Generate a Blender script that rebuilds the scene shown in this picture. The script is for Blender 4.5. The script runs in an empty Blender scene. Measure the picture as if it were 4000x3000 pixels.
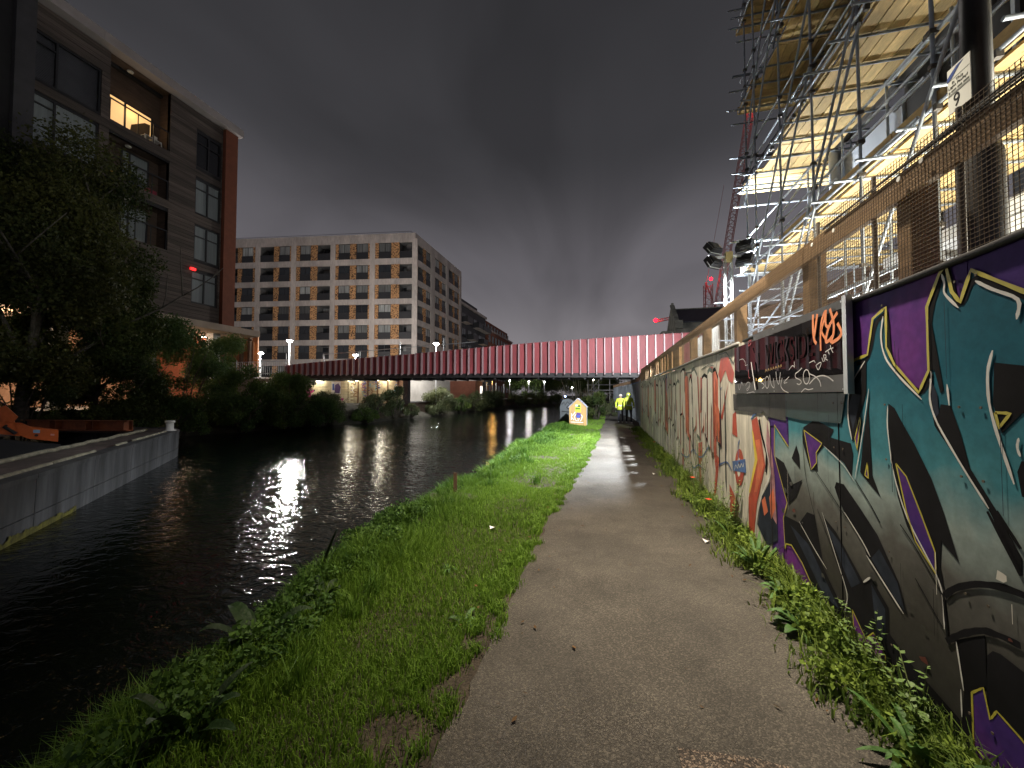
import bpy, bmesh, math, random
import numpy as np
from mathutils import Vector, Matrix
random.seed(7); RNG = np.random.default_rng(11)
S = bpy.context.scene
COL = S.collection
R = math.radians

# ---------------------------------------------------------------- camera
cam = bpy.data.cameras.new('camera'); cam.lens = 13.5; cam.sensor_width = 36; cam.clip_start = .05; cam.clip_end = 4000
co = bpy.data.objects.new('camera', cam); COL.objects.link(co)
co.location = (0, 0, 1.6); co.rotation_euler = (R(90 + 1.72), 0, R(13.82)); S.camera = co

# ---------------------------------------------------------------- night sky (overcast, lit from below by the city)
W = bpy.data.worlds.new('World'); S.world = W; W.use_nodes = True
nt = W.node_tree; nt.nodes.clear()
def wn(t, **k):
    n = nt.nodes.new(t)
    for a, b in k.items(): setattr(n, a, b)
    return n
wo = wn('ShaderNodeOutputWorld'); wb = wn('ShaderNodeBackground'); tc = wn('ShaderNodeTexCoord'); sx = wn('ShaderNodeSeparateXYZ')
nt.links.new(tc.outputs['Generated'], sx.inputs[0])
rp = wn('ShaderNodeValToRGB'); nt.links.new(sx.outputs['Z'], rp.inputs[0])
cr = rp.color_ramp; cr.interpolation = 'EASE'
for i, (p, c) in enumerate([(0.0, (.120, .109, .117)), (.10, (.106, .099, .106)), (.30, (.062, .0585, .065)), (.55, (.024, .0235, .026)), (1., (.010, .010, .011))]):
    e = cr.elements[i] if i < 2 else cr.elements.new(p)
    e.position = p; e.color = (*c, 1)
# cloud layer: project the direction on a flat ceiling so that the streaks run with perspective
dv = wn('ShaderNodeVectorMath', operation='DIVIDE'); ad = wn('ShaderNodeMath', operation='ADD'); ad.inputs[1].default_value = .62
mx_ = wn('ShaderNodeMath', operation='MAXIMUM'); mx_.inputs[1].default_value = 0
nt.links.new(sx.outputs['Z'], mx_.inputs[0]); nt.links.new(mx_.outputs[0], ad.inputs[0])
cb = wn('ShaderNodeCombineXYZ')
for i in range(3): nt.links.new(ad.outputs[0], cb.inputs[i])
nt.links.new(tc.outputs['Generated'], dv.inputs[0]); nt.links.new(cb.outputs[0], dv.inputs[1])
mp = wn('ShaderNodeMapping'); mp.inputs['Rotation'].default_value = (0, 0, R(35)); mp.inputs['Scale'].default_value = (1.15, .75, 1)
nt.links.new(dv.outputs[0], mp.inputs[0])
no = wn('ShaderNodeTexNoise'); no.inputs['Scale'].default_value = 1.9; no.inputs['Detail'].default_value = 4; no.inputs['Roughness'].default_value = .45; no.inputs['Distortion'].default_value = .8
nt.links.new(mp.outputs[0], no.inputs['Vector'])
cl = wn('ShaderNodeMapRange'); cl.inputs['From Min'].default_value = .33; cl.inputs['From Max'].default_value = .68; cl.inputs['To Min'].default_value = .74; cl.inputs['To Max'].default_value = 1.22
nt.links.new(no.outputs[0], cl.inputs[0])
mu = wn('ShaderNodeMix', data_type='RGBA', blend_type='MULTIPLY'); mu.inputs[0].default_value = 1
nt.links.new(rp.outputs[0], mu.inputs[6]); nt.links.new(cl.outputs[0], mu.inputs[7])
nt.links.new(mu.outputs[2], wb.inputs[0]); wb.inputs[1].default_value = 1.0
nt.links.new(wb.outputs[0], wo.inputs[0])

S.view_settings.view_transform = 'Standard'; S.view_settings.look = 'None'; S.view_settings.exposure = 1.0; S.view_settings.gamma = 1
S.render.engine = 'CYCLES'
S.cycles.use_denoising = True; S.cycles.denoiser = 'OPENIMAGEDENOISE'
S.cycles.max_bounces = 6; S.cycles.diffuse_bounces = 2; S.cycles.glossy_bounces = 3; S.cycles.transmission_bounces = 4; S.cycles.transparent_max_bounces = 8
S.cycles.sample_clamp_indirect = 3; S.cycles.caustics_reflective = False; S.cycles.caustics_refractive = False

# ---------------------------------------------------------------- materials
MATS = {}
def M(name, col, rough=.75, metal=0., var=.18, scale=2.5, bump=0., bscale=25., objvar=0., spec=.5, stretch=(1, 1, 1), fine=0., col2=None, trans=0., detail=5.):
    if name in MATS: return MATS[name]
    m = bpy.data.materials.new(name); m.use_nodes = True; t = m.node_tree; b = t.nodes['Principled BSDF']
    b.inputs['Roughness'].default_value = rough; b.inputs['Metallic'].default_value = metal; b.inputs['Specular IOR Level'].default_value = spec
    g = t.nodes.new('ShaderNodeNewGeometry'); mp = t.nodes.new('ShaderNodeMapping'); mp.inputs['Scale'].default_value = stretch
    t.links.new(g.outputs['Position'], mp.inputs[0])
    n = t.nodes.new('ShaderNodeTexNoise'); n.inputs['Scale'].default_value = scale; n.inputs['Detail'].default_value = detail; n.inputs['Roughness'].default_value = .6
    t.links.new(mp.outputs[0], n.inputs['Vector'])
    rp = t.nodes.new('ShaderNodeValToRGB'); c2 = col2 or tuple(min(1, c * (1 + var)) for c in col); c1 = tuple(c * (1 - var) for c in col)
    rp.color_ramp.elements[0].position = .32; rp.color_ramp.elements[1].position = .68
    rp.color_ramp.elements[0].color = (*c1, 1); rp.color_ramp.elements[1].color = (*c2, 1)
    t.links.new(n.outputs[0], rp.inputs[0]); out = rp.outputs[0]
    if fine:
        f = t.nodes.new('ShaderNodeTexNoise'); f.inputs['Scale'].default_value = bscale; f.inputs['Detail'].default_value = 2
        t.links.new(mp.outputs[0], f.inputs['Vector'])
        mr = t.nodes.new('ShaderNodeMapRange'); mr.inputs['From Min'].default_value = .35; mr.inputs['From Max'].default_value = .65
        mr.inputs['To Min'].default_value = 1 - fine; mr.inputs['To Max'].default_value = 1 + fine; t.links.new(f.outputs[0], mr.inputs[0])
        x = t.nodes.new('ShaderNodeMix'); x.data_type = 'RGBA'; x.blend_type = 'MULTIPLY'; x.inputs[0].default_value = 1
        t.links.new(out, x.inputs[6]); t.links.new(mr.outputs[0], x.inputs[7]); out = x.outputs[2]
    if objvar:
        oi = t.nodes.new('ShaderNodeObjectInfo'); mr = t.nodes.new('ShaderNodeMapRange')
        mr.inputs['To Min'].default_value = 1 - objvar; mr.inputs['To Max'].default_value = 1 + objvar; t.links.new(oi.outputs['Random'], mr.inputs[0])
        x = t.nodes.new('ShaderNodeMix'); x.data_type = 'RGBA'; x.blend_type = 'MULTIPLY'; x.inputs[0].default_value = 1
        t.links.new(out, x.inputs[6]); t.links.new(mr.outputs[0], x.inputs[7]); out = x.outputs[2]
    t.links.new(out, b.inputs['Base Color'])
    if bump:
        f = t.nodes.new('ShaderNodeTexNoise'); f.inputs['Scale'].default_value = bscale; f.inputs['Detail'].default_value = 4
        t.links.new(mp.outputs[0], f.inputs['Vector']); bp = t.nodes.new('ShaderNodeBump'); bp.inputs['Strength'].default_value = bump; bp.inputs['Distance'].default_value = .02
        t.links.new(f.outputs[0], bp.inputs['Height']); t.links.new(bp.outputs[0], b.inputs['Normal'])
    MATS[name] = m; return m
def EM(name, col, strength):
    if name in MATS: return MATS[name]
    m = bpy.data.materials.new(name); m.use_nodes = True; b = m.node_tree.nodes['Principled BSDF']
    b.inputs['Base Color'].default_value = (*col, 1); b.inputs['Emission Color'].default_value = (*col, 1); b.inputs['Emission Strength'].default_value = strength
    MATS[name] = m; return m
def LEAF(name, col, var=.35, hue=.03, trans=.25, rough=.6):
    """foliage: colour from a per-leaf attribute, a little light passes through"""
    if name in MATS: return MATS[name]
    m = bpy.data.materials.new(name); m.use_nodes = True; t = m.node_tree; b = t.nodes['Principled BSDF']
    at = t.nodes.new('ShaderNodeAttribute'); at.attribute_name = 'tint'
    rp = t.nodes.new('ShaderNodeValToRGB'); e = rp.color_ramp.elements
    e[0].color = (col[0] * (1 - var), col[1] * (1 - var), col[2] * (1 - var), 1)
    e[1].color = (min(1, col[0] * (1 + var) + hue), min(1, col[1] * (1 + var)), col[2] * (1 + .3 * var), 1)
    t.links.new(at.outputs['Fac'], rp.inputs[0]); t.links.new(rp.outputs[0], b.inputs['Base Color'])
    b.inputs['Roughness'].default_value = rough; b.inputs['Specular IOR Level'].default_value = .25
    tr = t.nodes.new('ShaderNodeBsdfTranslucent'); t.links.new(rp.outputs[0], tr.inputs[0])
    mx = t.nodes.new('ShaderNodeMixShader'); mx.inputs[0].default_value = trans
    t.links.new(b.outputs[0], mx.inputs[1]); t.links.new(tr.outputs[0], mx.inputs[2])
    t.links.new(mx.outputs[0], t.nodes['Material Output'].inputs[0])
    MATS[name] = m; return m

# ---------------------------------------------------------------- mesh helpers
class MB:
    def __init__(s): s.v = []; s.f = []; s.m = []
    def quad(s, *p, mi=0):
        i = len(s.v); s.v += [tuple(q) for q in p]; s.f.append(tuple(range(i, i + len(p)))); s.m.append(mi); return s
    def box(s, a, b, mi=0):
        x0, y0, z0 = a; x1, y1, z1 = b; i = len(s.v)
        s.v += [(x0, y0, z0), (x1, y0, z0), (x1, y1, z0), (x0, y1, z0), (x0, y0, z1), (x1, y0, z1), (x1, y1, z1), (x0, y1, z1)]
        for f in ((3, 2, 1, 0), (4, 5, 6, 7), (0, 1, 5, 4), (1, 2, 6, 5), (2, 3, 7, 6), (3, 0, 4, 7)):
            s.f.append(tuple(i + k for k in f)); s.m.append(mi)
        return s
    def bar(s, p, q, w, h, up=(0, 0, 1), mi=0):
        p = Vector(p); q = Vector(q); d = (q - p).normalized(); u = Vector(up)
        if abs(d.dot(u)) > .98: u = Vector((1, 0, 0))
        r = d.cross(u).normalized(); u = r.cross(d); i = len(s.v)
        for c in (p, q):
            for a, b in ((-1, -1), (1, -1), (1, 1), (-1, 1)): s.v.append(tuple(c + r * (a * w / 2) + u * (b * h / 2)))
        for f in ((0, 1, 2, 3), (7, 6, 5, 4), (0, 4, 5, 1), (1, 5, 6, 2), (2, 6, 7, 3), (3, 7, 4, 0)):
            s.f.append(tuple(i + k for k in f)); s.m.append(mi)
        return s
    def tube(s, pts, r, n=8, cap=True, mi=0):
        pts = [Vector(p) for p in pts]; rs = r if isinstance(r, (list, tuple)) else [r] * len(pts); i0 = len(s.v); u = None
        for k, p in enumerate(pts):
            d = (pts[min(k + 1, len(pts) - 1)] - pts[max(k - 1, 0)]).normalized()
            a = Vector((0, 0, 1)) if abs(d.z) < .95 else Vector((1, 0, 0))
            if u is not None and (u - d * u.dot(d)).length > .1: a = u
            u = (a - d * a.dot(d)).normalized(); w = d.cross(u)
            for j in range(n):
                t = 2 * math.pi * j / n; s.v.append(tuple(p + (u * math.cos(t) + w * math.sin(t)) * rs[k]))
        for k in range(len(pts) - 1):
            for j in range(n):
                a = i0 + k * n + j; b = i0 + k * n + (j + 1) % n; s.f.append((a, b, b + n, a + n)); s.m.append(mi)
        if cap:
            s.f.append(tuple(i0 + j for j in reversed(range(n)))); s.m.append(mi)
            e = i0 + (len(pts) - 1) * n; s.f.append(tuple(e + j for j in range(n))); s.m.append(mi)
        return s
    def lathe(s, c, prof, n=12, mi=0):
        i0 = len(s.v)
        for r, z in prof:
            for j in range(n):
                t = 2 * math.pi * j / n; s.v.append((c[0] + r * math.cos(t), c[1] + r * math.sin(t), c[2] + z))
        for k in range(len(prof) - 1):
            for j in range(n):
                a = i0 + k * n + j; b = i0 + k * n + (j + 1) % n; s.f.append((a, b, b + n, a + n)); s.m.append(mi)
        s.f.append(tuple(i0 + j for j in reversed(range(n)))); s.m.append(mi)
        e = i0 + (len(prof) - 1) * n; s.f.append(tuple(e + j for j in range(n))); s.m.append(mi)
        return s
    def prism(s, poly, fn, d, mi=0):
        """poly: 2-D outline; fn(u, v, t) -> 3-D point, extruded from t=0 to t=d"""
        i = len(s.v); n = len(poly)
        s.v += [tuple(fn(u, v, 0)) for u, v in poly] + [tuple(fn(u, v, d)) for u, v in poly]
        s.f.append(tuple(range(i, i + n))); s.m.append(mi); s.f.append(tuple(range(i + 2 * n - 1, i + n - 1, -1))); s.m.append(mi)
        for k in range(n): s.f.append((i + k, i + n + k, i + n + (k + 1) % n, i + (k + 1) % n)); s.m.append(mi)
        return s
def wloc(o):
    v = Vector((0, 0, 0))
    while o is not None: v += o.location; o = o.parent
    return v
def tag(o, label=None, cat=None, group=None, kind=None):
    if label: o['label'] = label
    if cat: o['category'] = cat
    if group: o['group'] = group
    if kind: o['kind'] = kind
    return o
def thing(name, label, cat, loc=(0, 0, 0), group=None):
    o = bpy.data.objects.new(name, None); COL.objects.link(o); o.location = loc; o.empty_display_size = .2
    return tag(o, label, cat, group)
def mesh(name, mb, mats, smooth=False):
    me = bpy.data.meshes.new(name); me.from_pydata(mb.v, [], mb.f)
    for m in (mats if isinstance(mats, (list, tuple)) else [mats]): me.materials.append(m)
    if any(mb.m): me.polygons.foreach_set('material_index', mb.m)
    if smooth: me.polygons.foreach_set('use_smooth', [True] * len(me.polygons))
    me.update(); return me
def fixn(me):
    b = bmesh.new(); b.from_mesh(me); bmesh.ops.recalc_face_normals(b, faces=b.faces); b.to_mesh(me); b.free(); return me
def obj(name, mb, mats, parent=None, smooth=False, **tags):
    """one mesh object from world-space vertices"""
    off = wloc(parent)
    if off.length: mb.v = [(x - off.x, y - off.y, z - off.z) for x, y, z in mb.v]
    o = bpy.data.objects.new(name, fixn(mesh(name, mb, mats, smooth))); COL.objects.link(o); o.parent = parent
    return tag(o, **tags)
def link(name, me, loc, parent=None, rot=(0, 0, 0), scale=None, **tags):
    """an object that shares mesh data; loc in world space"""
    o = bpy.data.objects.new(name, me); COL.objects.link(o); o.parent = parent
    o.location = Vector(loc) - wloc(parent); o.rotation_euler = rot
    if scale is not None: o.scale = scale
    return tag(o, **tags)
_unit = {}
def ubox(m):
    k = ('b', m.name)
    if k not in _unit: _unit[k] = mesh('block', MB().box((-.5, -.5, -.5), (.5, .5, .5)), m)
    return _unit[k]
def utube(m, n=10):
    k = ('t', m.name, n)
    if k not in _unit:
        me = mesh('rod', MB().tube([(0, 0, -.5), (0, 0, .5)], 1, n), m); 
        for p in me.polygons: p.use_smooth = len(p.vertices) == 4
        _unit[k] = me
    return _unit[k]
def block(name, a, b, m, parent=None, rot=(0, 0, 0), **tags):
    c = [(a[i] + b[i]) / 2 for i in range(3)]; d = [abs(b[i] - a[i]) for i in range(3)]
    return link(name, ubox(m), c, parent, rot, d, **tags)
def rod(name, p, q, r, m, parent=None, n=10, **tags):
    p = Vector(p); q = Vector(q); d = q - p
    o = link(name, utube(m, n), (p + q) / 2, parent, (0, 0, 0), (r, r, d.length), **tags)
    o.rotation_euler = d.to_track_quat('Z', 'Y').to_euler(); return o
def copy_tree(o, loc=None, parent=None, rotz=None, **tags):
    c = o.copy(); COL.objects.link(c); c.parent = parent
    if loc is not None: c.location = loc
    if rotz is not None: c.rotation_euler.z = rotz
    for ch in list(o.children): copy_tree(ch, None, c)
    return tag(c, **tags)
def lamp(name, kind, loc, energy, col, parent=None, radius=.1, target=None, angle=90, blend=.5):
    l = bpy.data.lights.new(name, kind); l.energy = energy; l.color = col; l.shadow_soft_size = radius
    if kind == 'SPOT': l.spot_size = R(angle); l.spot_blend = blend
    o = bpy.data.objects.new(name, l); COL.objects.link(o); o.parent = parent; o.location = Vector(loc) - wloc(parent)
    if target: o.rotation_euler = (Vector(target) - Vector(loc)).to_track_quat('-Z', 'Y').to_euler()
    return o
def rmesh(name, V, F, mats, tint=None):
    """big mesh from numpy arrays; F is (n,3) or (n,4); tint per face"""
    V = np.asarray(V, np.float32); F = np.asarray(F, np.int32); n, k = F.shape
    me = bpy.data.meshes.new(name); me.vertices.add(len(V)); me.vertices.foreach_set('co', V.ravel())
    me.loops.add(n * k); me.loops.foreach_set('vertex_index', F.ravel()); me.polygons.add(n)
    me.polygons.foreach_set('loop_start', np.arange(0, n * k, k, dtype=np.int32))
    try: me.polygons.foreach_set('loop_total', np.full(n, k, np.int32))
    except Exception: pass
    me.materials.append(mats)
    if tint is not None:
        a = me.attributes.new('tint', 'FLOAT', 'FACE'); a.data.foreach_set('value', np.asarray(tint, np.float32))
    me.update(calc_edges=True); return me
def stuff(name, me, parent=None, loc=(0, 0, 0), **tags):
    o = bpy.data.objects.new(name, me); COL.objects.link(o); o.parent = parent; o.location = Vector(loc) - wloc(parent) if parent else loc
    return tag(o, **tags)
# ================================================================ the setting: ground, towpath, canal, far bank
def interp(tab, y):
    return float(np.interp(y, [a for a, b in tab], [b for a, b in tab]))
def near_edge(y): return -2.95 + .20 * max(0, min(2.6, 3.1 - y)) + .13 * math.sin(y * .9) + .08 * math.sin(y * 2.3 + 1) - .35 * max(0, min(1, (y - 21) / 10)) + .9 * max(0, min(1, (y - 40) / 60))
PL = [(-5, -.70), (2, -.74), (5, -.75), (9, -.52), (15, -.32), (21, -.2), (30, .2), (60, 1.4)]
BK = [(-80, -24), (5, -22), (14, -20.5), (20, -19.5), (25, -17.4), (33, -16.8), (53, -17), (76, -13.6), (90, -10.8), (115, -6.5)]
def far_edge(y): return interp(BK, y)

def asphalt(name, dark, light, tone):
    m = bpy.data.materials.new(name); m.use_nodes = True; t = m.node_tree; b = t.nodes['Principled BSDF']
    g = t.nodes.new('ShaderNodeNewGeometry'); v = t.nodes.new('ShaderNodeTexVoronoi'); v.inputs['Scale'].default_value = 150
    t.links.new(g.outputs['Position'], v.inputs['Vector'])
    sc = t.nodes.new('ShaderNodeSeparateColor'); t.links.new(v.outputs['Color'], sc.inputs[0])
    rp = t.nodes.new('ShaderNodeValToRGB'); e = rp.color_ramp.elements; e[0].position = .25; e[0].color = (*dark, 1); e[1].position = .95; e[1].color = (*light, 1)
    k = e.new(.7); k.color = (*tone, 1); t.links.new(sc.outputs[0], rp.inputs[0])
    n = t.nodes.new('ShaderNodeTexNoise'); n.inputs['Scale'].default_value = 1.3; n.inputs['Detail'].default_value = 6; n.inputs['Roughness'].default_value = .65
    t.links.new(g.outputs['Position'], n.inputs['Vector'])
    mr = t.nodes.new('ShaderNodeMapRange'); mr.inputs['From Min'].default_value = .3; mr.inputs['From Max'].default_value = .7; mr.inputs['To Min'].default_value = .58; mr.inputs['To Max'].default_value = 1.34
    t.links.new(n.outputs[0], mr.inputs[0])
    n5 = t.nodes.new('ShaderNodeTexNoise'); n5.inputs['Scale'].default_value = .55; n5.inputs['Detail'].default_value = 4; t.links.new(g.outputs['Position'], n5.inputs['Vector'])
    m5 = t.nodes.new('ShaderNodeMapRange'); m5.inputs['From Min'].default_value = .38; m5.inputs['From Max'].default_value = .62; m5.inputs['To Min'].default_value = .42; m5.inputs['To Max'].default_value = .78; t.links.new(n5.outputs[0], m5.inputs[0]); t.links.new(m5.outputs[0], b.inputs['Roughness'])
    x = t.nodes.new('ShaderNodeMix'); x.data_type = 'RGBA'; x.blend_type = 'MULTIPLY'; x.inputs[0].default_value = 1
    t.links.new(rp.outputs[0], x.inputs[6]); t.links.new(mr.outputs[0], x.inputs[7]); t.links.new(x.outputs[2], b.inputs['Base Color'])
    bp = t.nodes.new('ShaderNodeBump'); bp.inputs['Strength'].default_value = .9; bp.inputs['Distance'].default_value = .006
    iv = t.nodes.new('ShaderNodeMath'); iv.operation = 'SUBTRACT'; iv.inputs[0].default_value = 1; t.links.new(v.outputs['Distance'], iv.inputs[1])
    t.links.new(iv.outputs[0], bp.inputs['Height']); t.links.new(bp.outputs[0], b.inputs['Normal'])
    b.inputs['Roughness'].default_value = .62; b.inputs['Specular IOR Level'].default_value = .45
    return m
m_path = asphalt('asphalt_chippings', (.044, .039, .033), (.125, .110, .090), (.068, .060, .050))
m_patch = asphalt('asphalt_patch', (.035, .028, .024), (.30, .23, .175), (.10, .075, .058))
m_soil = M('soil', (.045, .034, .024), .95, var=.4, scale=6, bump=.8, bscale=60, fine=.35)
m_bank = M('bank_earth', (.030, .028, .018), .95, var=.4, scale=2, bump=.6, bscale=20)
m_conc = M('concrete', (.30, .285, .265), .85, var=.16, scale=.8, bump=.15, bscale=14, fine=.08)
m_paving = M('paving', (.25, .24, .22), .8, var=.15, scale=.7, bump=.1, bscale=9)
m_dirtbrick = M('quay_brick', (.10, .065, .045), .9, var=.35, scale=2.2, bump=.5, bscale=9, stretch=(1, 1, 3))

# ground on the towpath side: one sheet out to the horizon, sloping into the canal along its edge
ys = list(np.arange(-60, 0, 6.)) + list(np.arange(0, 26, .35)) + list(np.arange(26, 120, 3.)) + [150, 250, 500, 1500]
mb = MB(); prof = []
for y in ys:
    e = near_edge(min(y, 110)); row = []
    h = .035 * math.sin(y * 1.7) + .03 * math.sin(y * .63 + 2)
    for dx, z in ((-.5, -1.3), (-.12, -.50), (0, -.32), (.22, -.13 + h * .6), (.55, -.05 + h), (1.2, -.012 + h * .5), (2.05, -.014)):
        row.append((e + dx, y, z))
    row += [(1.55, y, -.014), (4, y, -.03), (40, y, -.03), (1500, y, -.03)]; prof.append(row)
for a, b in zip(prof, prof[1:]):
    for k in range(len(a) - 1): mb.quad(a[k], a[k + 1], b[k + 1], b[k])
obj('ground', mb, m_soil, None, True, kind='structure')
mb = MB(); yy = list(np.arange(-6, 0, .5)) + list(np.arange(0, 10, .09)) + list(np.arange(10, 24, .3)) + list(np.arange(24, 100, 4.)); rj = random.Random(12); JT = {float(y): (.012 * math.sin(y * 3.1) + .012 * math.sin(y * 7.3) + .012 * math.sin(y * 17.1) + rj.uniform(-.012, .012)) for y in yy}
for y0, y1 in zip(yy, yy[1:]):
    j0 = JT[float(y0)]; j1 = JT[float(y1)]
    a0, a1 = interp(PL, y0) + j0, interp(PL, y1) + j1; xs0 = np.linspace(a0, 1.42, 5); xs1 = np.linspace(a1, 1.42, 5)
    c = lambda k: (0, .008, .012, .008, 0)[k]
    for k in range(4): mb.quad((xs0[k], y0, c(k)), (xs0[k + 1], y0, c(k + 1)), (xs1[k + 1], y1, c(k + 1)), (xs1[k], y1, c(k)))
obj('towpath', mb, m_path, None, True, kind='structure')
mb = MB(); pol = [(.30, -3), (.30, 1.905), (.62, 1.93), (1.0, 1.90), (1.38, 1.915), (1.38, -3)]
mb.f.append(tuple(range(len(pol)))); mb.v += [(x, y, .0175) for x, y in pol]; mb.m.append(0)
obj('path_patch', mb, m_patch, None, kind='structure')
# trodden mud at the path's edge (wear, with shapes of its own)
m_mud = M('trodden_mud', (.062, .050, .038), .9, var=.3, scale=5, bump=.4, bscale=55, fine=.25)

# water
mw = bpy.data.materials.new('canal_water'); mw.use_nodes = True; t = mw.node_tree; b = t.nodes['Principled BSDF']
b.inputs['Base Color'].default_value = (.004, .006, .005, 1); b.inputs['Roughness'].default_value = .05; b.inputs['IOR'].default_value = 1.33
g = t.nodes.new('ShaderNodeNewGeometry'); mp = t.nodes.new('ShaderNodeMapping'); mp.inputs['Scale'].default_value = (.75, 1.15, 1); mp.inputs['Rotation'].default_value = (0, 0, R(14))
t.links.new(g.outputs['Position'], mp.inputs[0])
n1 = t.nodes.new('ShaderNodeTexNoise'); n1.inputs['Scale'].default_value = 5.5; n1.inputs['Detail'].default_value = 3; n1.inputs['Roughness'].default_value = .55; n1.inputs['Distortion'].default_value = .6
n2 = t.nodes.new('ShaderNodeTexNoise'); n2.inputs['Scale'].default_value = .45; n2.inputs['Detail'].default_value = 2
t.links.new(mp.outputs[0], n1.inputs['Vector']); t.links.new(mp.outputs[0], n2.inputs['Vector'])
mm = t.nodes.new('ShaderNodeMath'); mm.operation = 'MULTIPLY'; t.links.new(n1.outputs[0], mm.inputs[0]); t.links.new(n2.outputs[0], mm.inputs[1])
bp = t.nodes.new('ShaderNodeBump'); bp.inputs['Strength'].default_value = 1; bp.inputs['Distance'].default_value = .042
t.links.new(mm.outputs[0], bp.inputs['Height']); t.links.new(bp.outputs[0], b.inputs['Normal'])
obj('canal_water', MB().quad((-60, -60, -.45), (3, -60, -.45), (3, 140, -.45), (-60, 140, -.45)), mw, None, kind='structure')

# far bank
ys = list(np.arange(-80, 0, 10.)) + list(np.arange(0, 60, 2.)) + list(np.arange(60, 116, 6.)) + [115, 200, 500, 1500]
mb = MB(); prof = []
for y in ys:
    e = far_edge(min(y, 115)) + .25 * math.sin(y * .8)
    f = max(0, min(1, (y - 27) / 3))            # beyond the bridge the bank is walled
    row = [(e + .5, y, -1.4), (e, y, -.6), (e - .25 - .0 * f, y, -.30), (e - 1.2 + .4 * f, y, .35 - .4 * f), (e - 2.6 + .5 * f, y, .85 - .4 * f * 0), (e - 8, y, .92), (-60, y, .92), (-1500, y, .92)]
    prof.append(row)
for a, b in zip(prof, prof[1:]):
    for k in range(len(a) - 1): mb.quad(a[k], a[k + 1], b[k + 1], b[k])
obj('far_bank', mb, m_bank, None, True, kind='structure')
# land that closes the view where the canal bends away
obj('canal_bend_bank', MB().box((-40, 124, -1.2), (30, 160, .4)), M('dark_bank', (.010, .010, .008), .95), None, kind='structure')
# paved quay in front of the apartment blocks, its wall standing in the water
qy = list(np.arange(31.5, 90, 4.)); mb = MB(); cp = MB()
for a, b in zip(qy, qy[1:]):
    xa, xb = far_edge(a) - .75, far_edge(b) - .75
    mb.quad((xa, a, -1.2), (xb, b, -1.2), (xb, b, .95), (xa, a, .95)); mb.quad((xa - .45, a, .95), (xa, a, .95), (xb, b, .95), (xb - .45, b, .95))
    cp.quad((-32, a, .96), (xa - .45, a, .96), (xb - .45, b, .96), (-32, b, .96))
mb.quad((-30, qy[0], -1.2), (far_edge(qy[0]) - .75, qy[0], -1.2), (far_edge(qy[0]) - .75, qy[0], .95), (-30, qy[0], .95))
obj('quay_wall', mb, m_dirtbrick, None, kind='structure'); obj('quay_paving', cp, m_paving, None, kind='structure')
for a, b in zip(qy[:10], qy[1:]):
    xa, xb = far_edge(a) - .72, far_edge(b) - .72
    obj('coping_stone', MB().prism([(xa + .05, a + .01), (xb + .05, b - .01), (xb - .5, b - .01), (xa - .5, a + .01)], lambda u, v, t: (u, v, .955 + t), .12), m_conc, bpy.data.objects['quay_wall'])
# ================================================================ the footbridge
m_red = M('red_bridge_paint', (.26, .052, .058), .55, var=.2, scale=1.3, bump=.08, bscale=6, spec=.4, stretch=(1, 1, .25), objvar=.09, fine=.08)
m_litrib = M('lit_rib_red', (.40, .27, .28), .3, var=.08, scale=2)  # rib colour lightened to stand for the strong light on the ribs
m_dksteel = M('dark_steel', (.03, .026, .027), .55, metal=.3, var=.2, scale=2)
m_rail = M('galvanised_steel', (.33, .35, .36), .42, metal=.55, var=.12, scale=6, objvar=.1)
BT = [(-25.4, 4.07), (-23.4, 4.21), (-18.7, 4.48), (-14.4, 4.67), (-11.2, 4.88), (-9, 5.0), (-5.1, 5.23), (-.5, 5.4), (3.7, 5.53), (8, 5.6)]
BB = [(-25.4, 3.30), (-22, 3.27), (-11, 3.2), (-5, 3.15), (2.7, 3.06), (8, 3.0)]
br = thing('footbridge', 'long red steel footbridge with upright ribs crossing the canal', 'bridge', (-25.4, 26, 3))
step = .525; xs = np.arange(-25.3, 7.2, step)
for i, x in enumerate(xs[:-1]):
    x1 = xs[i + 1]; b0, b1, t0, t1 = interp(BB, x), interp(BB, x1), interp(BT, x), interp(BT, x1)
    p = MB(); y0, y1 = 26.0, 26.03
    for s in (0,):
        a = [(x + .012, y0, b0), (x1 - .012, y0, b1), (x1 - .012, y0, t1), (x + .012, y0, t0)]; c = [(q[0], y1, q[2]) for q in a]
        p.quad(*a); p.quad(*reversed(c))
        for k in range(4): p.quad(a[k], c[k], c[(k + 1) % 4], a[(k + 1) % 4])
    obj('web_panel', p, m_red, br)
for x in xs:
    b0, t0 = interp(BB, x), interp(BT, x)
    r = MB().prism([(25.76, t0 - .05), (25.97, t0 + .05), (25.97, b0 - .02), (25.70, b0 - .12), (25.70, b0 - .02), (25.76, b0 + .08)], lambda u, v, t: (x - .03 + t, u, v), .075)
    obj('rib', r, m_litrib, br)
f = MB(); g = MB(); dk = MB(); bk = MB()
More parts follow.
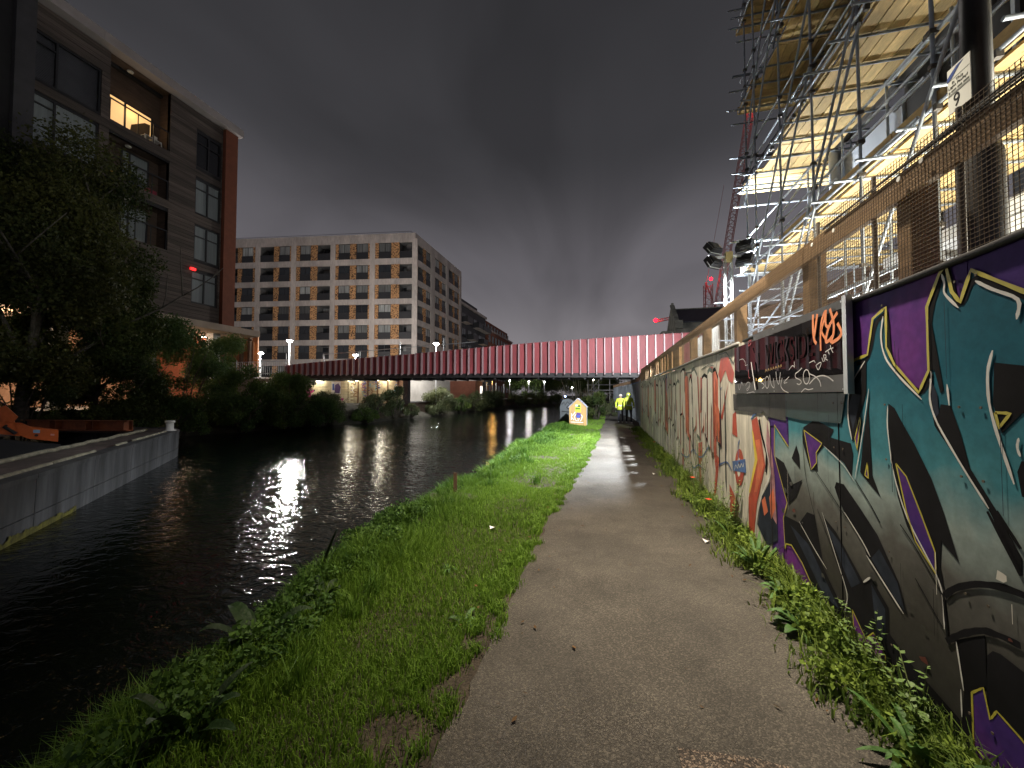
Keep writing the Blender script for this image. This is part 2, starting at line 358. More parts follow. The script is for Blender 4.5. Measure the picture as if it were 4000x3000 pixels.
for a, b in zip(xs, xs[1:]):
    for A in (f,):   # top chord
        f.quad((a, 25.96, interp(BT, a)), (b, 25.96, interp(BT, b)), (b, 26.16, interp(BT, b)), (a, 26.16, interp(BT, a)))
        f.quad((a, 25.96, interp(BT, a) - .03), (b, 25.96, interp(BT, b) - .03), (b, 25.96, interp(BT, b)), (a, 25.96, interp(BT, a)))
    z0, z1 = interp(BB, a), interp(BB, b)
    dk.quad((a, 26.0, z0 - .30), (b, 26.0, z1 - .30), (b, 26.0, z1 - .005), (a, 26.0, z0 - .005)); dk.quad((a, 26.0, z0 - .30), (b, 26.0, z1 - .30), (b, 29.4, z1 - .30), (a, 29.4, z0 - .30))
    dk.quad((a, 26.05, z0 + .12), (b, 26.05, z1 + .12), (b, 29.4, z1 + .12), (a, 29.4, z0 + .12))
    bk.quad((a, 29.4, z0 - .30), (b, 29.4, z1 - .30), (b, 29.4, z1 + .75), (a, 29.4, z0 + .75))
obj('top_chord', f, m_red, br); obj('deck', dk, m_dksteel, br); obj('rear_parapet', bk, m_red, br)
for x in np.arange(-24.5, 7, 1.05): block('floor_beam', (x - .05, 26.1, interp(BB, x) - .42), (x + .05, 29.3, interp(BB, x) - .31), m_dksteel, br)
# handrail on its far side
hr = MB()
for a, b in zip(range(-24, -10, 1), range(-23, -9, 1)): hr.bar((a, 28.6, 5.2 + (a + 24) * .045), (b, 28.6, 5.2 + (b + 24) * .045), .05, .05)
obj('handrail', hr, m_rail, br)
for x in (-24, -20.4, -16.6, -12.7): rod('rail_post', (x, 28.6, 3.4), (x, 28.6, 5.25 + (x + 24) * .045 + (.45 if x > -17 else 0)), .05, m_rail, br)
ab = thing('bridge_abutment', 'pale concrete abutment ledge under the low end of the red bridge', 'abutment', (-27, 27, .9))
block('bearing_shelf', (-30.5, 25.2, 2.55), (-25.6, 29.6, 2.95), m_conc, ab); block('abutment_wall', (-30, 25.8, .6), (-26.4, 29.2, 2.55), m_conc, ab)
block('bearing', (-26.4, 25.7, 2.96), (-25.9, 26.2, 3.25), m_rail, ab)
block('pier', (3.2, 26.3, -.1), (4.1, 29, 2.68), m_conc, ab)

# ================================================================ cream painted wall with graffiti, carrying the raised landing
m_cream = M('cream_painted_brick', (.62, .55, .37), .8, var=.12, scale=1.2, bump=.2, bscale=18)
cw = thing('graffiti_wall', 'cream painted brick wall with graffiti under the bridge', 'wall', (-24, 31, .9))
block('wall_core', (-33, 31.12, .8), (-17.7, 31.4, 3.3), M('mortar', (.33, .29, .2), .95), cw)
bw, bh = .62, .155
bm_ = mesh('brick', MB().box((-bw / 2 + .008, -.06, -bh / 2 + .008), (bw / 2 - .008, .06, bh / 2 - .008)), M('cream_brick', (.62, .55, .37), .8, var=.12, scale=3, objvar=.13))
nb = 0
for r in range(15):
    for c in range(17):
        x = -29.9 + c * bw + (bw / 2 if r % 2 else 0)
        if x < -22.9: link('brick', bm_, (x, 31.06, 1.0 + r * bh), cw); nb += 1
gm = {k: M('spray_' + k, v, .6, var=.1, scale=8) for k, v in dict(pink=(.50, .06, .22), black=(.012, .012, .014), white=(.72, .72, .72), blue=(.04, .10, .42), purple=(.10, .05, .20), red=(.42, .05, .03), brown=(.20, .09, .04), cyan=(.12, .40, .50)).items()}
def decal(name, pts, m, parent, y=30.99, **k):
    return obj(name, MB().prism(pts, lambda u, v, t: (u, y - t, v), .003), m, parent, **k)
def stroke(pts, w):
    """flat ribbon outline around a polyline"""
    P = [Vector((a, b)) for a, b in pts]; L = []; Rr = []
    for i, p in enumerate(P):
        d = (P[min(i + 1, len(P) - 1)] - P[max(i - 1, 0)]); d = d.normalized() if d.length else Vector((1, 0)); n = Vector((-d.y, d.x)) * w / 2
        L.append(tuple(p + n)); Rr.append(tuple(p - n))
    return L + Rr[::-1]
def ribbon(mb, pts, w, fn, t=.002):
    P = [Vector((a, b)) for a, b in pts]; L = []
    for i, p in enumerate(P):
        d = (P[min(i + 1, len(P) - 1)] - P[max(i - 1, 0)]); d = d.normalized() if d.length else Vector((1, 0)); n = Vector((-d.y, d.x)) * w / 2
        L.append((p + n, p - n))
    for (a, b), (c, d) in zip(L, L[1:]): mb.quad(fn(*a, t), fn(*b, t), fn(*d, t), fn(*c, t))
fig = [(-27.95, 1.12), (-27.72, 1.55), (-27.80, 1.80), (-28.28, 2.08), (-28.2, 1.90), (-27.82, 1.62), (-27.9, 1.4)]
fig = [(-28.0, 1.1), (-27.76, 1.1), (-27.6, 1.33), (-27.42, 1.1), (-27.18, 1.1), (-27.4, 1.62), (-27.38, 1.8), (-27.0, 2.0), (-27.06, 2.16), (-27.42, 2.04), (-27.42, 2.2), (-27.38, 2.42), (-27.52, 2.24), (-27.66, 2.24), (-27.8, 2.42), (-27.76, 2.18), (-27.76, 2.04), (-28.16, 2.16), (-28.2, 2.0), (-27.8, 1.8), (-27.78, 1.6)]
decal('painted_figure', [((x + 27.6) * 1.14 - 27.6, (z - 1.7) * 1.1 + 1.7) for x, z in fig], gm['black'], cw, 30.995); decal('painted_figure_fill', [((x + 27.6) * .96 - 27.6, (z - 1.7) * .96 + 1.7) for x, z in fig], gm['pink'], cw, 30.989)
decal('painted_panel', [(-25.1, 1.75), (-24.1, 1.75), (-24.1, 2.9), (-25.1, 2.9)], gm['white'], cw, 30.995)
decal('painted_face', [(-24.75, 1.85), (-24.2, 1.8), (-24.1, 2.4), (-24.35, 2.75), (-24.7, 2.6)], gm['purple'], cw, 30.988); decal('painted_face', [(-25.0, 2.1), (-24.75, 2.1), (-24.8, 2.7), (-25.0, 2.7)], gm['blue'], cw, 30.988)
random.seed(5)
for k in range(26):
    x = random.uniform(-23.6, -18.2); z = random.uniform(1.3, 2.9); w = random.uniform(.1, .35)
    pts = [(x + math.sin(j * 1.9 + k) * w, z + (j - 3) * .11 + random.uniform(-.1, .1)) for j in range(7)]
    s = MB(); ribbon(s, pts, random.uniform(.03, .08), lambda a, b, t: (a, 31.045 - t - .0006 * k, b))
    obj('spray_tag', s, gm[random.choice(['black', 'blue', 'red', 'white', 'brown', 'cyan', 'purple', 'red'])], cw)
for i, x in enumerate(np.arange(-23.3, -17.8, 1.02)):
    block('timber_upright', (x - .05, 31.0, .9), (x + .05, 31.05, 3.2), M('brown_timber', (.16, .09, .045), .8, var=.3, scale=4), cw)
    block('boarding', (x + .055, 31.06, .9), (x + .96, 31.11, 3.2), M('painted_boarding', (.50, .42, .27), .8, var=.35, scale=2.2, objvar=.25), cw)
s = MB(); ribbon(s, [(-28.9, 2.75), (-28.5, 2.95), (-28.7, 2.55), (-28.2, 2.9), (-28.1, 2.5), (-27.7, 2.92), (-27.6, 2.55), (-27.2, 2.8)], .05, lambda a, b, t: (a, 30.99 - t, b)); obj('spray_tag', s, gm['red'], cw)
hp = [(-23.9 + .16 * 16 * math.sin(a) ** 3 / 16, 1.25 + .16 * (13 * math.cos(a) - 5 * math.cos(2 * a) - 2 * math.cos(3 * a) - math.cos(4 * a)) / 16) for a in np.linspace(0, 2 * math.pi, 20)[:-1]]
decal('painted_heart', hp, gm['pink'], cw, 30.98)
block('corner_post', (-17.66, 31.0, .8), (-17.2, 31.5, 3.3), m_dksteel, cw)
pod = thing('raised_landing', 'raised landing with low brick parapet at the low end of the bridge', 'landing', (-34, 38, .9))
block('landing_block', (-62, 31.45, .7), (-19.5, 46, 3.45), m_conc, pod); block('ramp_block', (-62, 26.6, .7), (-30.6, 31.42, 3.3), m_conc, pod)
block('parapet', (-29.5, 31.5, 3.45), (-19.6, 31.75, 4.35), M('parapet_brick', (.25, .11, .08), .85, var=.2, scale=5), pod)

# ================================================================ concrete framed apartment block
m_frame = M('cast_concrete', (.43, .385, .355), .85, var=.22, scale=.55, bump=.15, bscale=5, fine=.10, stretch=(1, 1, .3), objvar=.07)
m_brick = M('multi_brick', (.34, .15, .055), .85, var=.0, scale=4.6, col2=(.50, .27, .12), stretch=(1, 1, 1.6), bump=.3, bscale=8, objvar=.12, detail=2)
e = m_brick.node_tree.nodes['Color Ramp'].color_ramp.elements; e[0].color = (.055, .03, .016, 1); e[0].position = .40; e[1].position = .52
m_wframe = M('window_frame_dark', (.018, .019, .021), .4, var=.1)
def glass(name, col, rough=.08, objvar=.6):
    m = M(name, col, rough, var=.25, scale=.5, objvar=objvar, spec=.6); return m
m_pane = glass('dark_window_glass', (.022, .026, .030)); m_curt = M('curtained_window', (.20, .21, .205), .3, var=.45, scale=1.2, stretch=(6, 6, .3), objvar=.75)
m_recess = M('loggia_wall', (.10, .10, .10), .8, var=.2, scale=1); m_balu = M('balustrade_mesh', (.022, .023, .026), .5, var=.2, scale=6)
def win_mesh(w, h, t=.06, mull=1):
    f = MB(); f.box((-w / 2, -.05, -h / 2), (-w / 2 + t, .05, h / 2)); f.box((w / 2 - t, -.05, -h / 2), (w / 2, .05, h / 2)); f.box((-w / 2 + t, -.05, h / 2 - t), (w / 2 - t, .05, h / 2)); f.box((-w / 2 + t, -.05, -h / 2), (w / 2 - t, .05, -h / 2 + t))
    for k in range(mull):
        x = -w / 2 + w * (k + 1) / (mull + 1); f.box((x - t / 2, -.05, -h / 2 + t), (x + t / 2, .05, h / 2 - t))
    return f
def facade(root, o, ang, bays, rows, top, length, depth, col_z0, seed, plinth=True):
    """o: corner; local x runs along the facade (ang), outward is local -y; bays: (kind, s0, s1)"""
    rnd = random.Random(seed); ca, sa = math.cos(ang), math.sin(ang)
    def P(s, d, z): return (o[0] + ca * s + sa * d, o[1] + sa * s - ca * d, z)      # d: outwards
    cache = {}
    def bl(name, s0, s1, d0, d1, z0, z1, m, parent=root):
        c = P((s0 + s1) / 2, (d0 + d1) / 2, (z0 + z1) / 2); return link(name, ubox(m), c, parent, (0, 0, ang), (abs(s1 - s0), abs(d1 - d0), abs(z1 - z0)))
    for ri, (z0, z1) in enumerate(rows):
        nz = rows[ri + 1][1] if ri + 1 < len(rows) else col_z0
        if z0 > nz: bl('floor_band', 0.003, length - .003, -.25, .02, nz + .003, z0 - .003, m_frame)
        for kind, s0, s1 in bays:
            if kind == 'col': continue
            w, h = s1 - s0, z1 - z0
            if kind == 'brick': bl('brick_panel', s0 + .004, s1 - .004, -.25, -.10, z0, z1, m_brick)
            elif kind == 'win':
                lit = rnd.random(); key = (round(w, 1), round(h, 1))
                if key not in cache: cache[key] = (mesh('window', win_mesh(w, h), m_wframe), mesh('pane', MB().box((-w / 2 + .05, -.01, -h / 2 + .05), (w / 2 - .05, .012, h / 2 - .05)), m_pane), mesh('pane', MB().box((-w / 2 + .05, -.01, -h / 2 + .05), (w / 2 - .05, .012, h / 2 - .05)), m_curt), mesh('balustrade', MB().box((-w / 2 + .02, -.02, -h / 2), (w / 2 - .02, .02, -h / 2 + 1.05)), m_balu))
                a = cache[key]; wo_ = link('window', a[0], P((s0 + s1) / 2, -.20, (z0 + z1) / 2), root, (0, 0, ang))
                pn = bpy.data.objects.new('pane', a[2] if lit < .62 else a[1]); COL.objects.link(pn); pn.parent = wo_
                bb = bpy.data.objects.new('balustrade', a[3]); COL.objects.link(bb); bb.parent = wo_; bb.location = (0, -.14, 0)
            else:
                key = ('l', round(w, 1), round(h, 1))
                if key not in cache:
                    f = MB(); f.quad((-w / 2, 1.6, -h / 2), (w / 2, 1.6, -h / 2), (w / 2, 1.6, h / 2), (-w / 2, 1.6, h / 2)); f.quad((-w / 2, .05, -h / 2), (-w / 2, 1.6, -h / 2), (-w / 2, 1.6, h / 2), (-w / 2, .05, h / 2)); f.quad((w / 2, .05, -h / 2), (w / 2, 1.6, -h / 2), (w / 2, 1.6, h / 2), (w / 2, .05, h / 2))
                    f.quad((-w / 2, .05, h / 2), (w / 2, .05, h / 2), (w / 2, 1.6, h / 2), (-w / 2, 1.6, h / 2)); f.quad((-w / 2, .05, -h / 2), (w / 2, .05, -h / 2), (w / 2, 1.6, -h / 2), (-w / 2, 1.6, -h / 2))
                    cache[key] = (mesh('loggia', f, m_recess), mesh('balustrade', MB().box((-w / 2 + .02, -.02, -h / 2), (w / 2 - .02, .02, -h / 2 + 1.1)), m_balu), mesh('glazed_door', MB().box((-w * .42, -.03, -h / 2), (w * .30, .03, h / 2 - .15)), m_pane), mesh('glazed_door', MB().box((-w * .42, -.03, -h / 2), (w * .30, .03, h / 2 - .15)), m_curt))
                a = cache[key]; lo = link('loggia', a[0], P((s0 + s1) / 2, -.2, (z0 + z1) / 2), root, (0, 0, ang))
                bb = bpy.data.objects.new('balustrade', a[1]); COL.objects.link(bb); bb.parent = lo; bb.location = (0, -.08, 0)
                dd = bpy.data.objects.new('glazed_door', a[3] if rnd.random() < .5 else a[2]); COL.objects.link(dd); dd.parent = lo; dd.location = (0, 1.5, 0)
    for kind, s0, s1 in bays:
        if kind == 'col': bl('column', s0, s1, -.25, .055, col_z0, top - .9, m_frame)
    bl('parapet', 0.003, length - .003, -.4, .025, rows[0][1] + .003, top, m_frame)
    return P, bl
ap = thing('apartment_block', 'pale concrete framed apartment block with orange brick panels behind the bridge', 'building', (-28, 52.4, .9))
rows = [(22.5, 24.95), (19.37, 21.6), (16.3, 18.5), (13.25, 15.47), (10.15, 12.35), (7.2, 9.3), (4.1, 6.2)]
LB = [('col', -.35, .45), ('log', .45, 2.5), ('brick', 2.5, 3.78), ('win', 3.78, 5.75), ('brick', 5.75, 6.3), ('col', 6.3, 7.1), ('brick', 7.1, 7.42), ('win', 7.42, 9.32), ('brick', 9.32, 10.33), ('win', 10.33, 12.15), ('brick', 12.15, 12.65), ('col', 12.65, 13.4), ('log', 13.4, 15.6), ('brick', 15.6, 16.68), ('win', 16.68, 18.42), ('brick', 18.42, 19.03), ('col', 19.03, 19.8), ('brick', 19.8, 20.1), ('win', 20.1, 21.85), ('brick', 21.85, 22.75), ('log', 22.75, 25.02), ('col', 25.02, 25.72), ('brick', 25.72, 26.2), ('win', 26.2, 28.05), ('brick', 28.05, 28.8), ('log', 28.8, 31.), ('col', 31., 31.8), ('brick', 31.8, 32.2), ('win', 32.2, 34)]
# mirror: local x must run from far left towards the corner so that outward is local -y
LL = 34.0; LBm = [(k, LL - b, LL - a) for k, a, b in LB if b <= LL]; LBm = [(k, a, min(b, LL + .35)) for k, a, b in LBm]
dvec = Vector((-28.4, -4.5, 0)).normalized(); a_left = math.atan2(-dvec.y, -dvec.x)
o_left = Vector((-28, 52.4, 0)) + dvec * LL
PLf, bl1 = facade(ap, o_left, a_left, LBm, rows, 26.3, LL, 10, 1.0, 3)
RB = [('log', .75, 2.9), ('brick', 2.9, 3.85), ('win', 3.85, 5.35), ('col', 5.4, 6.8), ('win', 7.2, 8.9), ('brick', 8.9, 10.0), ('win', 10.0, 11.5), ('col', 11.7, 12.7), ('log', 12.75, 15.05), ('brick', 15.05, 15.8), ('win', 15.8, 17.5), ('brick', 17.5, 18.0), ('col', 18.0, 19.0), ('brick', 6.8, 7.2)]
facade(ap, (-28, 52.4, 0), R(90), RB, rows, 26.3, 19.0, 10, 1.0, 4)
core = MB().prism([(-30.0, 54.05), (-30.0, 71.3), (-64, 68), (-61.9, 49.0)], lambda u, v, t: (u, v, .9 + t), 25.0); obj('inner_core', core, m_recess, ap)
obj('roof_slab', MB().prism([(-28.3, 52.6), (-28.3, 71.3), (-64, 68), (-61.4, 47.4)], lambda u, v, t: (u, v, 25.95 + t), .2), m_frame, ap)
rr = MB()
for z in (26.85, 26.6): rr.bar((-29, 52.9, z), (-61, 48.2, z), .04, .04); rr.bar((-29, 52.9, z), (-29, 71, z), .04, .04)
obj('roof_rail', rr, m_dksteel, ap)
# the ground storey: glazed shop fronts between white piers
for y in np.arange(52.6, 71, 3.1):
    block('shopfront_glass', (-27.95, y + .5, 1.0), (-27.9, y + 3.0, 3.9), m_pane, ap); block('pier', (-28.0, y - .1, .95), (-27.5, y + .45, 4.05), M('white_pier', (.62, .62, .60), .7, var=.08), ap)
for x in (-30.4, -33.4, -36.4, -39.4): block('shopfront_glass', (x, 51.0, 1.0), (x + 2.5, 51.1, 3.9), m_pane, ap)

# ================================================================ blocks further along the canal
m_dkclad = M('dark_cladding', (.05, .052, .058), .7, var=.2, scale=.5); m_rbrick = M('red_brick_far', (.20, .075, .045), .9, var=.18, scale=1.2, bump=.2, bscale=6)
b2 = thing('balcony_block', 'dark flat roofed apartment block with hanging balconies beyond the concrete one', 'building', (-28, 80, .9))
block('wall', (-46, 71.8, .9), (-28.4, 88.4, 20.0), m_dkclad, b2); block('top_storey', (-45, 73, 20.0), (-30, 87, 22.4), m_dkclad, b2); block('roof_edge', (-46, 71.7, 20.0), (-28.0, 88.5, 20.5), m_frame, b2)
wm = mesh('window', win_mesh(2.2, 1.9), m_wframe); pm = mesh('pane', MB().box((-1.05, -.01, -.9), (1.05, .012, .9)), m_pane); pc = mesh('pane', MB().box((-1.05, -.01, -.9), (1.05, .012, .9)), m_curt); pw = mesh('pane', MB().box((-1.05, -.01, -.9), (1.05, .012, .9)), EM('lit_room', (1, .62, .25), .55))
bal = mesh('balcony', MB().box((-1.5, -1.5, 0), (1.5, 0, .15)).box((-1.5, -1.5, .15), (1.5, -1.44, 1.15)).box((-1.5, -1.44, .15), (-1.44, 0, 1.15)).box((1.44, -1.44, .15), (1.5, 0, 1.15)), m_balu); sl = mesh('balcony_slab', MB().box((-1.45, -1.4, -.06), (1.45, 0, -.01)), m_frame)
for r, z in enumerate((17.6, 14.5, 11.4, 8.3, 5.2)):
    for c, y in enumerate((73.8, 77.3, 80.8, 84.3, 87)):
        w_ = link('window', wm, (-28.36, y, z), b2, (0, 0, R(90))); q = bpy.data.objects.new('pane', pw if (r, c) == (2, 3) else (pc if (r * 3 + c * 5) % 4 == 0 else pm)); COL.objects.link(q); q.parent = w_
        if (r + c) % 2 == 0 or c == 3:
            b_ = link('balcony', bal, (-28.38, y, z - 1.15), b2, (0, 0, R(90))); q = bpy.data.objects.new('balcony_slab', sl); COL.objects.link(q); q.parent = b_
b3 = thing('brick_block', 'red brick apartment block farthest along the far bank', 'building', (-28, 101, .9))
block('wall', (-46, 88.9, .9), (-28, 114, 17.6), m_rbrick, b3); block('top_storey', (-45, 90, 17.6), (-29.2, 112.8, 20.4), m_rbrick, b3); block('cornice', (-46, 88.8, 17.6), (-27.8, 114.1, 17.95), m_frame, b3)
for z in (18.9, 15.7, 12.6, 9.5, 6.4, 3.3):
    for y in np.arange(90.5, 113, 2.8):
        x = -29.17 if z > 18 else -27.97; w_ = link('window', wm, (x, y, z), b3, (0, 0, R(90)), (.72, 1, .95)); q = bpy.data.objects.new('pane', pc if random.random() < .3 else pm); COL.objects.link(q); q.parent = w_
b4 = thing('brick_bay', 'low red brick bay with a bright doorway on the quay', 'building', (-22, 60, .95))
block('wall', (-27, 59.5, .95), (-20.8, 63.2, 4.0), m_rbrick, b4); block('bright_doorway', (-20.78, 61.9, 1.0), (-20.72, 62.9, 3.2), EM('bright_door', (1, .93, .8), 1.2), b4); block('roof_edge', (-27.1, 59.4, 4.0), (-20.6, 63.3, 4.2), m_frame, b4)
for y in (66, 72, 78): block('canopy_post', (-21.1, y, .95), (-20.9, y + .2, 4.0), m_rail, b4)
b5 = thing('white_pier_front', 'white piers and dark shop glass of a canal side pavilion', 'building', (-22, 42, .95))
for i, y in enumerate((36.2, 39.6, 43, 46.4)):
    block('pier', (-21.3, y, .95), (-20.9, y + .7, 3.6), M('white_pier', (.62, .62, .6)), b5); 
    if i < 3: block('glass', (-21.15, y + .72, 1.0), (-21.1, y + 3.38, 3.3), m_pane, b5)
block('lintel', (-26, 36, 3.6), (-20.8, 47.2, 3.95), m_frame, b5); block('side_glass', (-26, 36.3, 1.0), (-21.3, 36.35, 3.5), m_pane, b5)

# ================================================================ street lamps on the far bank
m_post = M('lamp_post_paint', (.45, .46, .47), .45, metal=.2, var=.08)
m_glow = EM('lamp_glow', (1.0, .97, .93), 60)
def street_lamp(x, y, z0, z1, label, power=260, col=(1, .96, .90)):
    t_ = thing('street_lamp', label, 'street lamp', (x, y, z0), 'street lamps on the far bank')
    obj('post', MB().tube([(x, y, z0), (x, y, z0 + .9), (x, y, z0 + 1.0), (x, y, z1 - .12)], [.075, .075, .05, .04], 10), m_post, t_, True)
    hd = obj('lantern', MB().lathe((x, y, z1), [(.05, -.14), (.30, -.02), (.32, .03), (.18, .13), (.02, .16)], 14), m_post, t_, True)
    obj('lamp_glass', MB().lathe((x, y, z1), [(.02, -.20), (.20, -.16), (.28, -.03)], 14), m_glow, hd, True)
    lamp('lamp_light', 'POINT', (x, y, z1 - .42), power, col, t_, .22)
street_lamp(-30.6, 31.7, 3.45, 7.1, 'tallest bright street lamp standing behind the low end of the bridge', 1900)
street_lamp(-34.5, 32.0, 3.45, 6.0, 'shorter street lamp behind the railings near the timber hut', 550, (1, .93, .97))
street_lamp(-26.5, 36.4, 3.45, 6.05, 'street lamp just above the parapet in front of the apartment windows', 1200)
street_lamp(-17.0, 36.4, .95, 7.0, 'street lamp on the quay beside the corner of the apartment block', 2400)

sl_ = thing('strip_light', 'fluorescent strip light under the bridge end with an added one on each side', 'strip light', (-22.6, 30.8, 3.1))
for x in (-26.5, -22.6, -19.5):  # only the middle strip is seen; the outer two are added to carry lights
    obj('housing', MB().box((x - .7, 30.75, 3.0), (x + .7, 30.95, 3.08)), m_rail, sl_); obj('tube', MB().tube([(x - .65, 30.85, 2.97), (x + .65, 30.85, 2.97)], .03, 8), EM('strip_glow', (1, .93, .72), 12), sl_)
    lamp('strip_glow_light', 'POINT', (x, 30.2, 2.75), 26, (1, .92, .72), sl_, .2)
# ================================================================ timber clad apartment building on the far bank
m_clad = M('weathered_cedar', (.085, .068, .058), .85, var=.40, scale=1.6, stretch=(1, .35, 9), bump=.3, bscale=30, objvar=.30)
m_ora = M('rust_brick', (.17, .052, .026), .85, var=.15, scale=3, bump=.3, bscale=22)
m_blk = M('black_render', (.016, .016, .018), .8, var=.2)
m_soffit = M('pale_fascia', (.34, .31, .30), .7, var=.12, scale=1)
tb = thing('timber_building', 'weathered timber clad apartment building with recessed balconies on the far bank', 'building', (-23.5, 15, .9))
FX = -23.5; RECY = (13.12, 15.8)
OP = [(10.43, 12.8, 15.1, 17.25), (10.43, 12.75, 12.4, 14.55), (10.43, 12.75, 9.65, 11.75), (13.12, 15.8, 15.15, 18.45), (13.12, 15.8, 12.38, 14.5), (13.12, 15.8, 9.62, 11.75), (17.2, 18.72, 15.2, 17.35), (17.2, 18.72, 12.4, 14.5), (17.2, 18.72, 9.62, 11.72), (17.1, 18.65, 7.05, 8.95)]
z = 6.0; pitch = .205
while z < 18.42:
    z1 = min(z + pitch - .012, 18.44); cuts = []
    for a, b, c, d in OP:
        if c - .03 < z1 and d + .0 > z: cuts.append((a, b))
    cuts.sort(); y = 10.44
    for a, b in cuts + [(18.79, 18.79)]:
        if a - y > .05: block('cladding_board', (FX - .02, y, z), (FX + .02 + random.uniform(0, .012), a, z1), m_clad, tb)
        y = max(y, b)
    z += pitch
def panel_with_holes(xa, xb):
    pass
# backing wall, with the openings left free
bw_ = MB(); ycuts = sorted({10.0, 18.79, *[o[0] for o in OP], *[o[1] for o in OP]}); zc = sorted({5.9, 18.45, *[o[2] for o in OP], *[o[3] for o in OP]})
for y0, y1 in zip(ycuts, ycuts[1:]):
    for z0, z1 in zip(zc, zc[1:]):
        cy, cz = (y0 + y1) / 2, (z0 + z1) / 2
        if not any(a < cy < b and c < cz < d for a, b, c, d in OP): bw_.box((FX - .2, y0, z0), (FX - .03, y1, z1))
obj('backing_wall', bw_, m_blk, tb)
block('corner_fin', (FX - .3, 9.85, 5.9), (FX + .45, 10.42, 18.4), M('dark_grey_fin', (.045, .045, .05), .7, var=.15), tb)
block('stair_bay', (FX - .6, 3.0, 5.9), (FX + .25, 9.84, 18.3), m_blk, tb)
obj('brick_pier', MB().box((FX - .4, 18.82, 5.7), (FX + .24, 19.62, 18.6)), m_ora, tb)
for k, (a, b) in enumerate(zip(np.arange(3., 19.5, 2.4), np.arange(5.4, 22, 2.4))): block('roof_fascia', (FX - .6, a, 18.48), (FX + .5, min(b, 19.9) - .012, 18.95), m_soffit, tb)
block('end_wall', (-40, 19.2, .9), (FX - .42, 19.7, 18.4), m_ora, tb); block('roof', (-40, 3, 18.3), (FX - .6, 19.6, 18.9), m_blk, tb); block('rear_core', (-40, 3, 5.9), (FX - 1.0, 19.1, 18.2), m_blk, tb)
m_tpane = M('dim_curtain', (.20, .23, .235), .2, var=.12, scale=2, stretch=(1, 9, .2)); m_tdark = M('dark_glass', (.012, .013, .015), .08, var=.1)
m_blind = M('blind_slats', (.055, .058, .068), .5, var=.1)
def twin(y0, y1, z0, z1, kinds, hbar=.72, mull=.5, label=None):
    w_ = MB(); t_ = .07; ym = y0 + (y1 - y0) * mull; zh = z0 + (z1 - z0) * hbar; X0, X1 = FX - .12, FX - .02
    for a, b, c, d in ((y0, y0 + t_, z0, z1), (y1 - t_, y1, z0, z1), (y0 + t_, y1 - t_, z1 - t_, z1), (y0 + t_, y1 - t_, z0, z0 + t_), (ym - t_ / 2, ym + t_ / 2, z0 + t_, z1 - t_)): w_.box((X0, a, c), (X1, b, d))
    w_.box((X0 + .005, y0 + t_, zh - .03), (X1 - .005, ym - t_ / 2, zh + .03)); 
    if mull > .4: w_.box((X0 + .005, ym + t_ / 2, zh - .03), (X1 - .005, y1 - t_, zh + .03))
    o = obj('window', w_, m_wframe, tb)
    for (a, b), m in zip(((y0 + t_, ym - t_ / 2), (ym + t_ / 2, y1 - t_)), kinds):
        if m == 'blind':
            s_ = MB()
            for zz in np.arange(z0 + t_ + .03, z1 - t_ - .02, .07): s_.box((X0 - .05, a, zz), (X0 - .02, b, zz + .058))
            obj('blind', s_, m_blind, o); obj('pane', MB().box((X0 - .12, a, z0 + t_), (X0 - .10, b, z1 - t_)), m_tdark, o)
        else: obj('pane', MB().box((X0 + .02, a, z0 + t_), (X0 + .035, b, z1 - t_)), m, o)
    return o
twin(*OP[0], ('blind', 'blind'), .78, .36); twin(*OP[1], (m_tpane, m_tpane), .8, .36); twin(*OP[2], (m_tpane, m_tdark), .8, .36)
twin(*OP[6], (m_tdark, m_tdark), .7); twin(*OP[7], (m_tpane, m_tpane), .72); twin(*OP[8], (m_tpane, m_tpane), .68); twin(*OP[9], (m_tpane, m_tpane), .76)
m_warm = EM('lit_apartment', (1.0, .62, .26), .42)
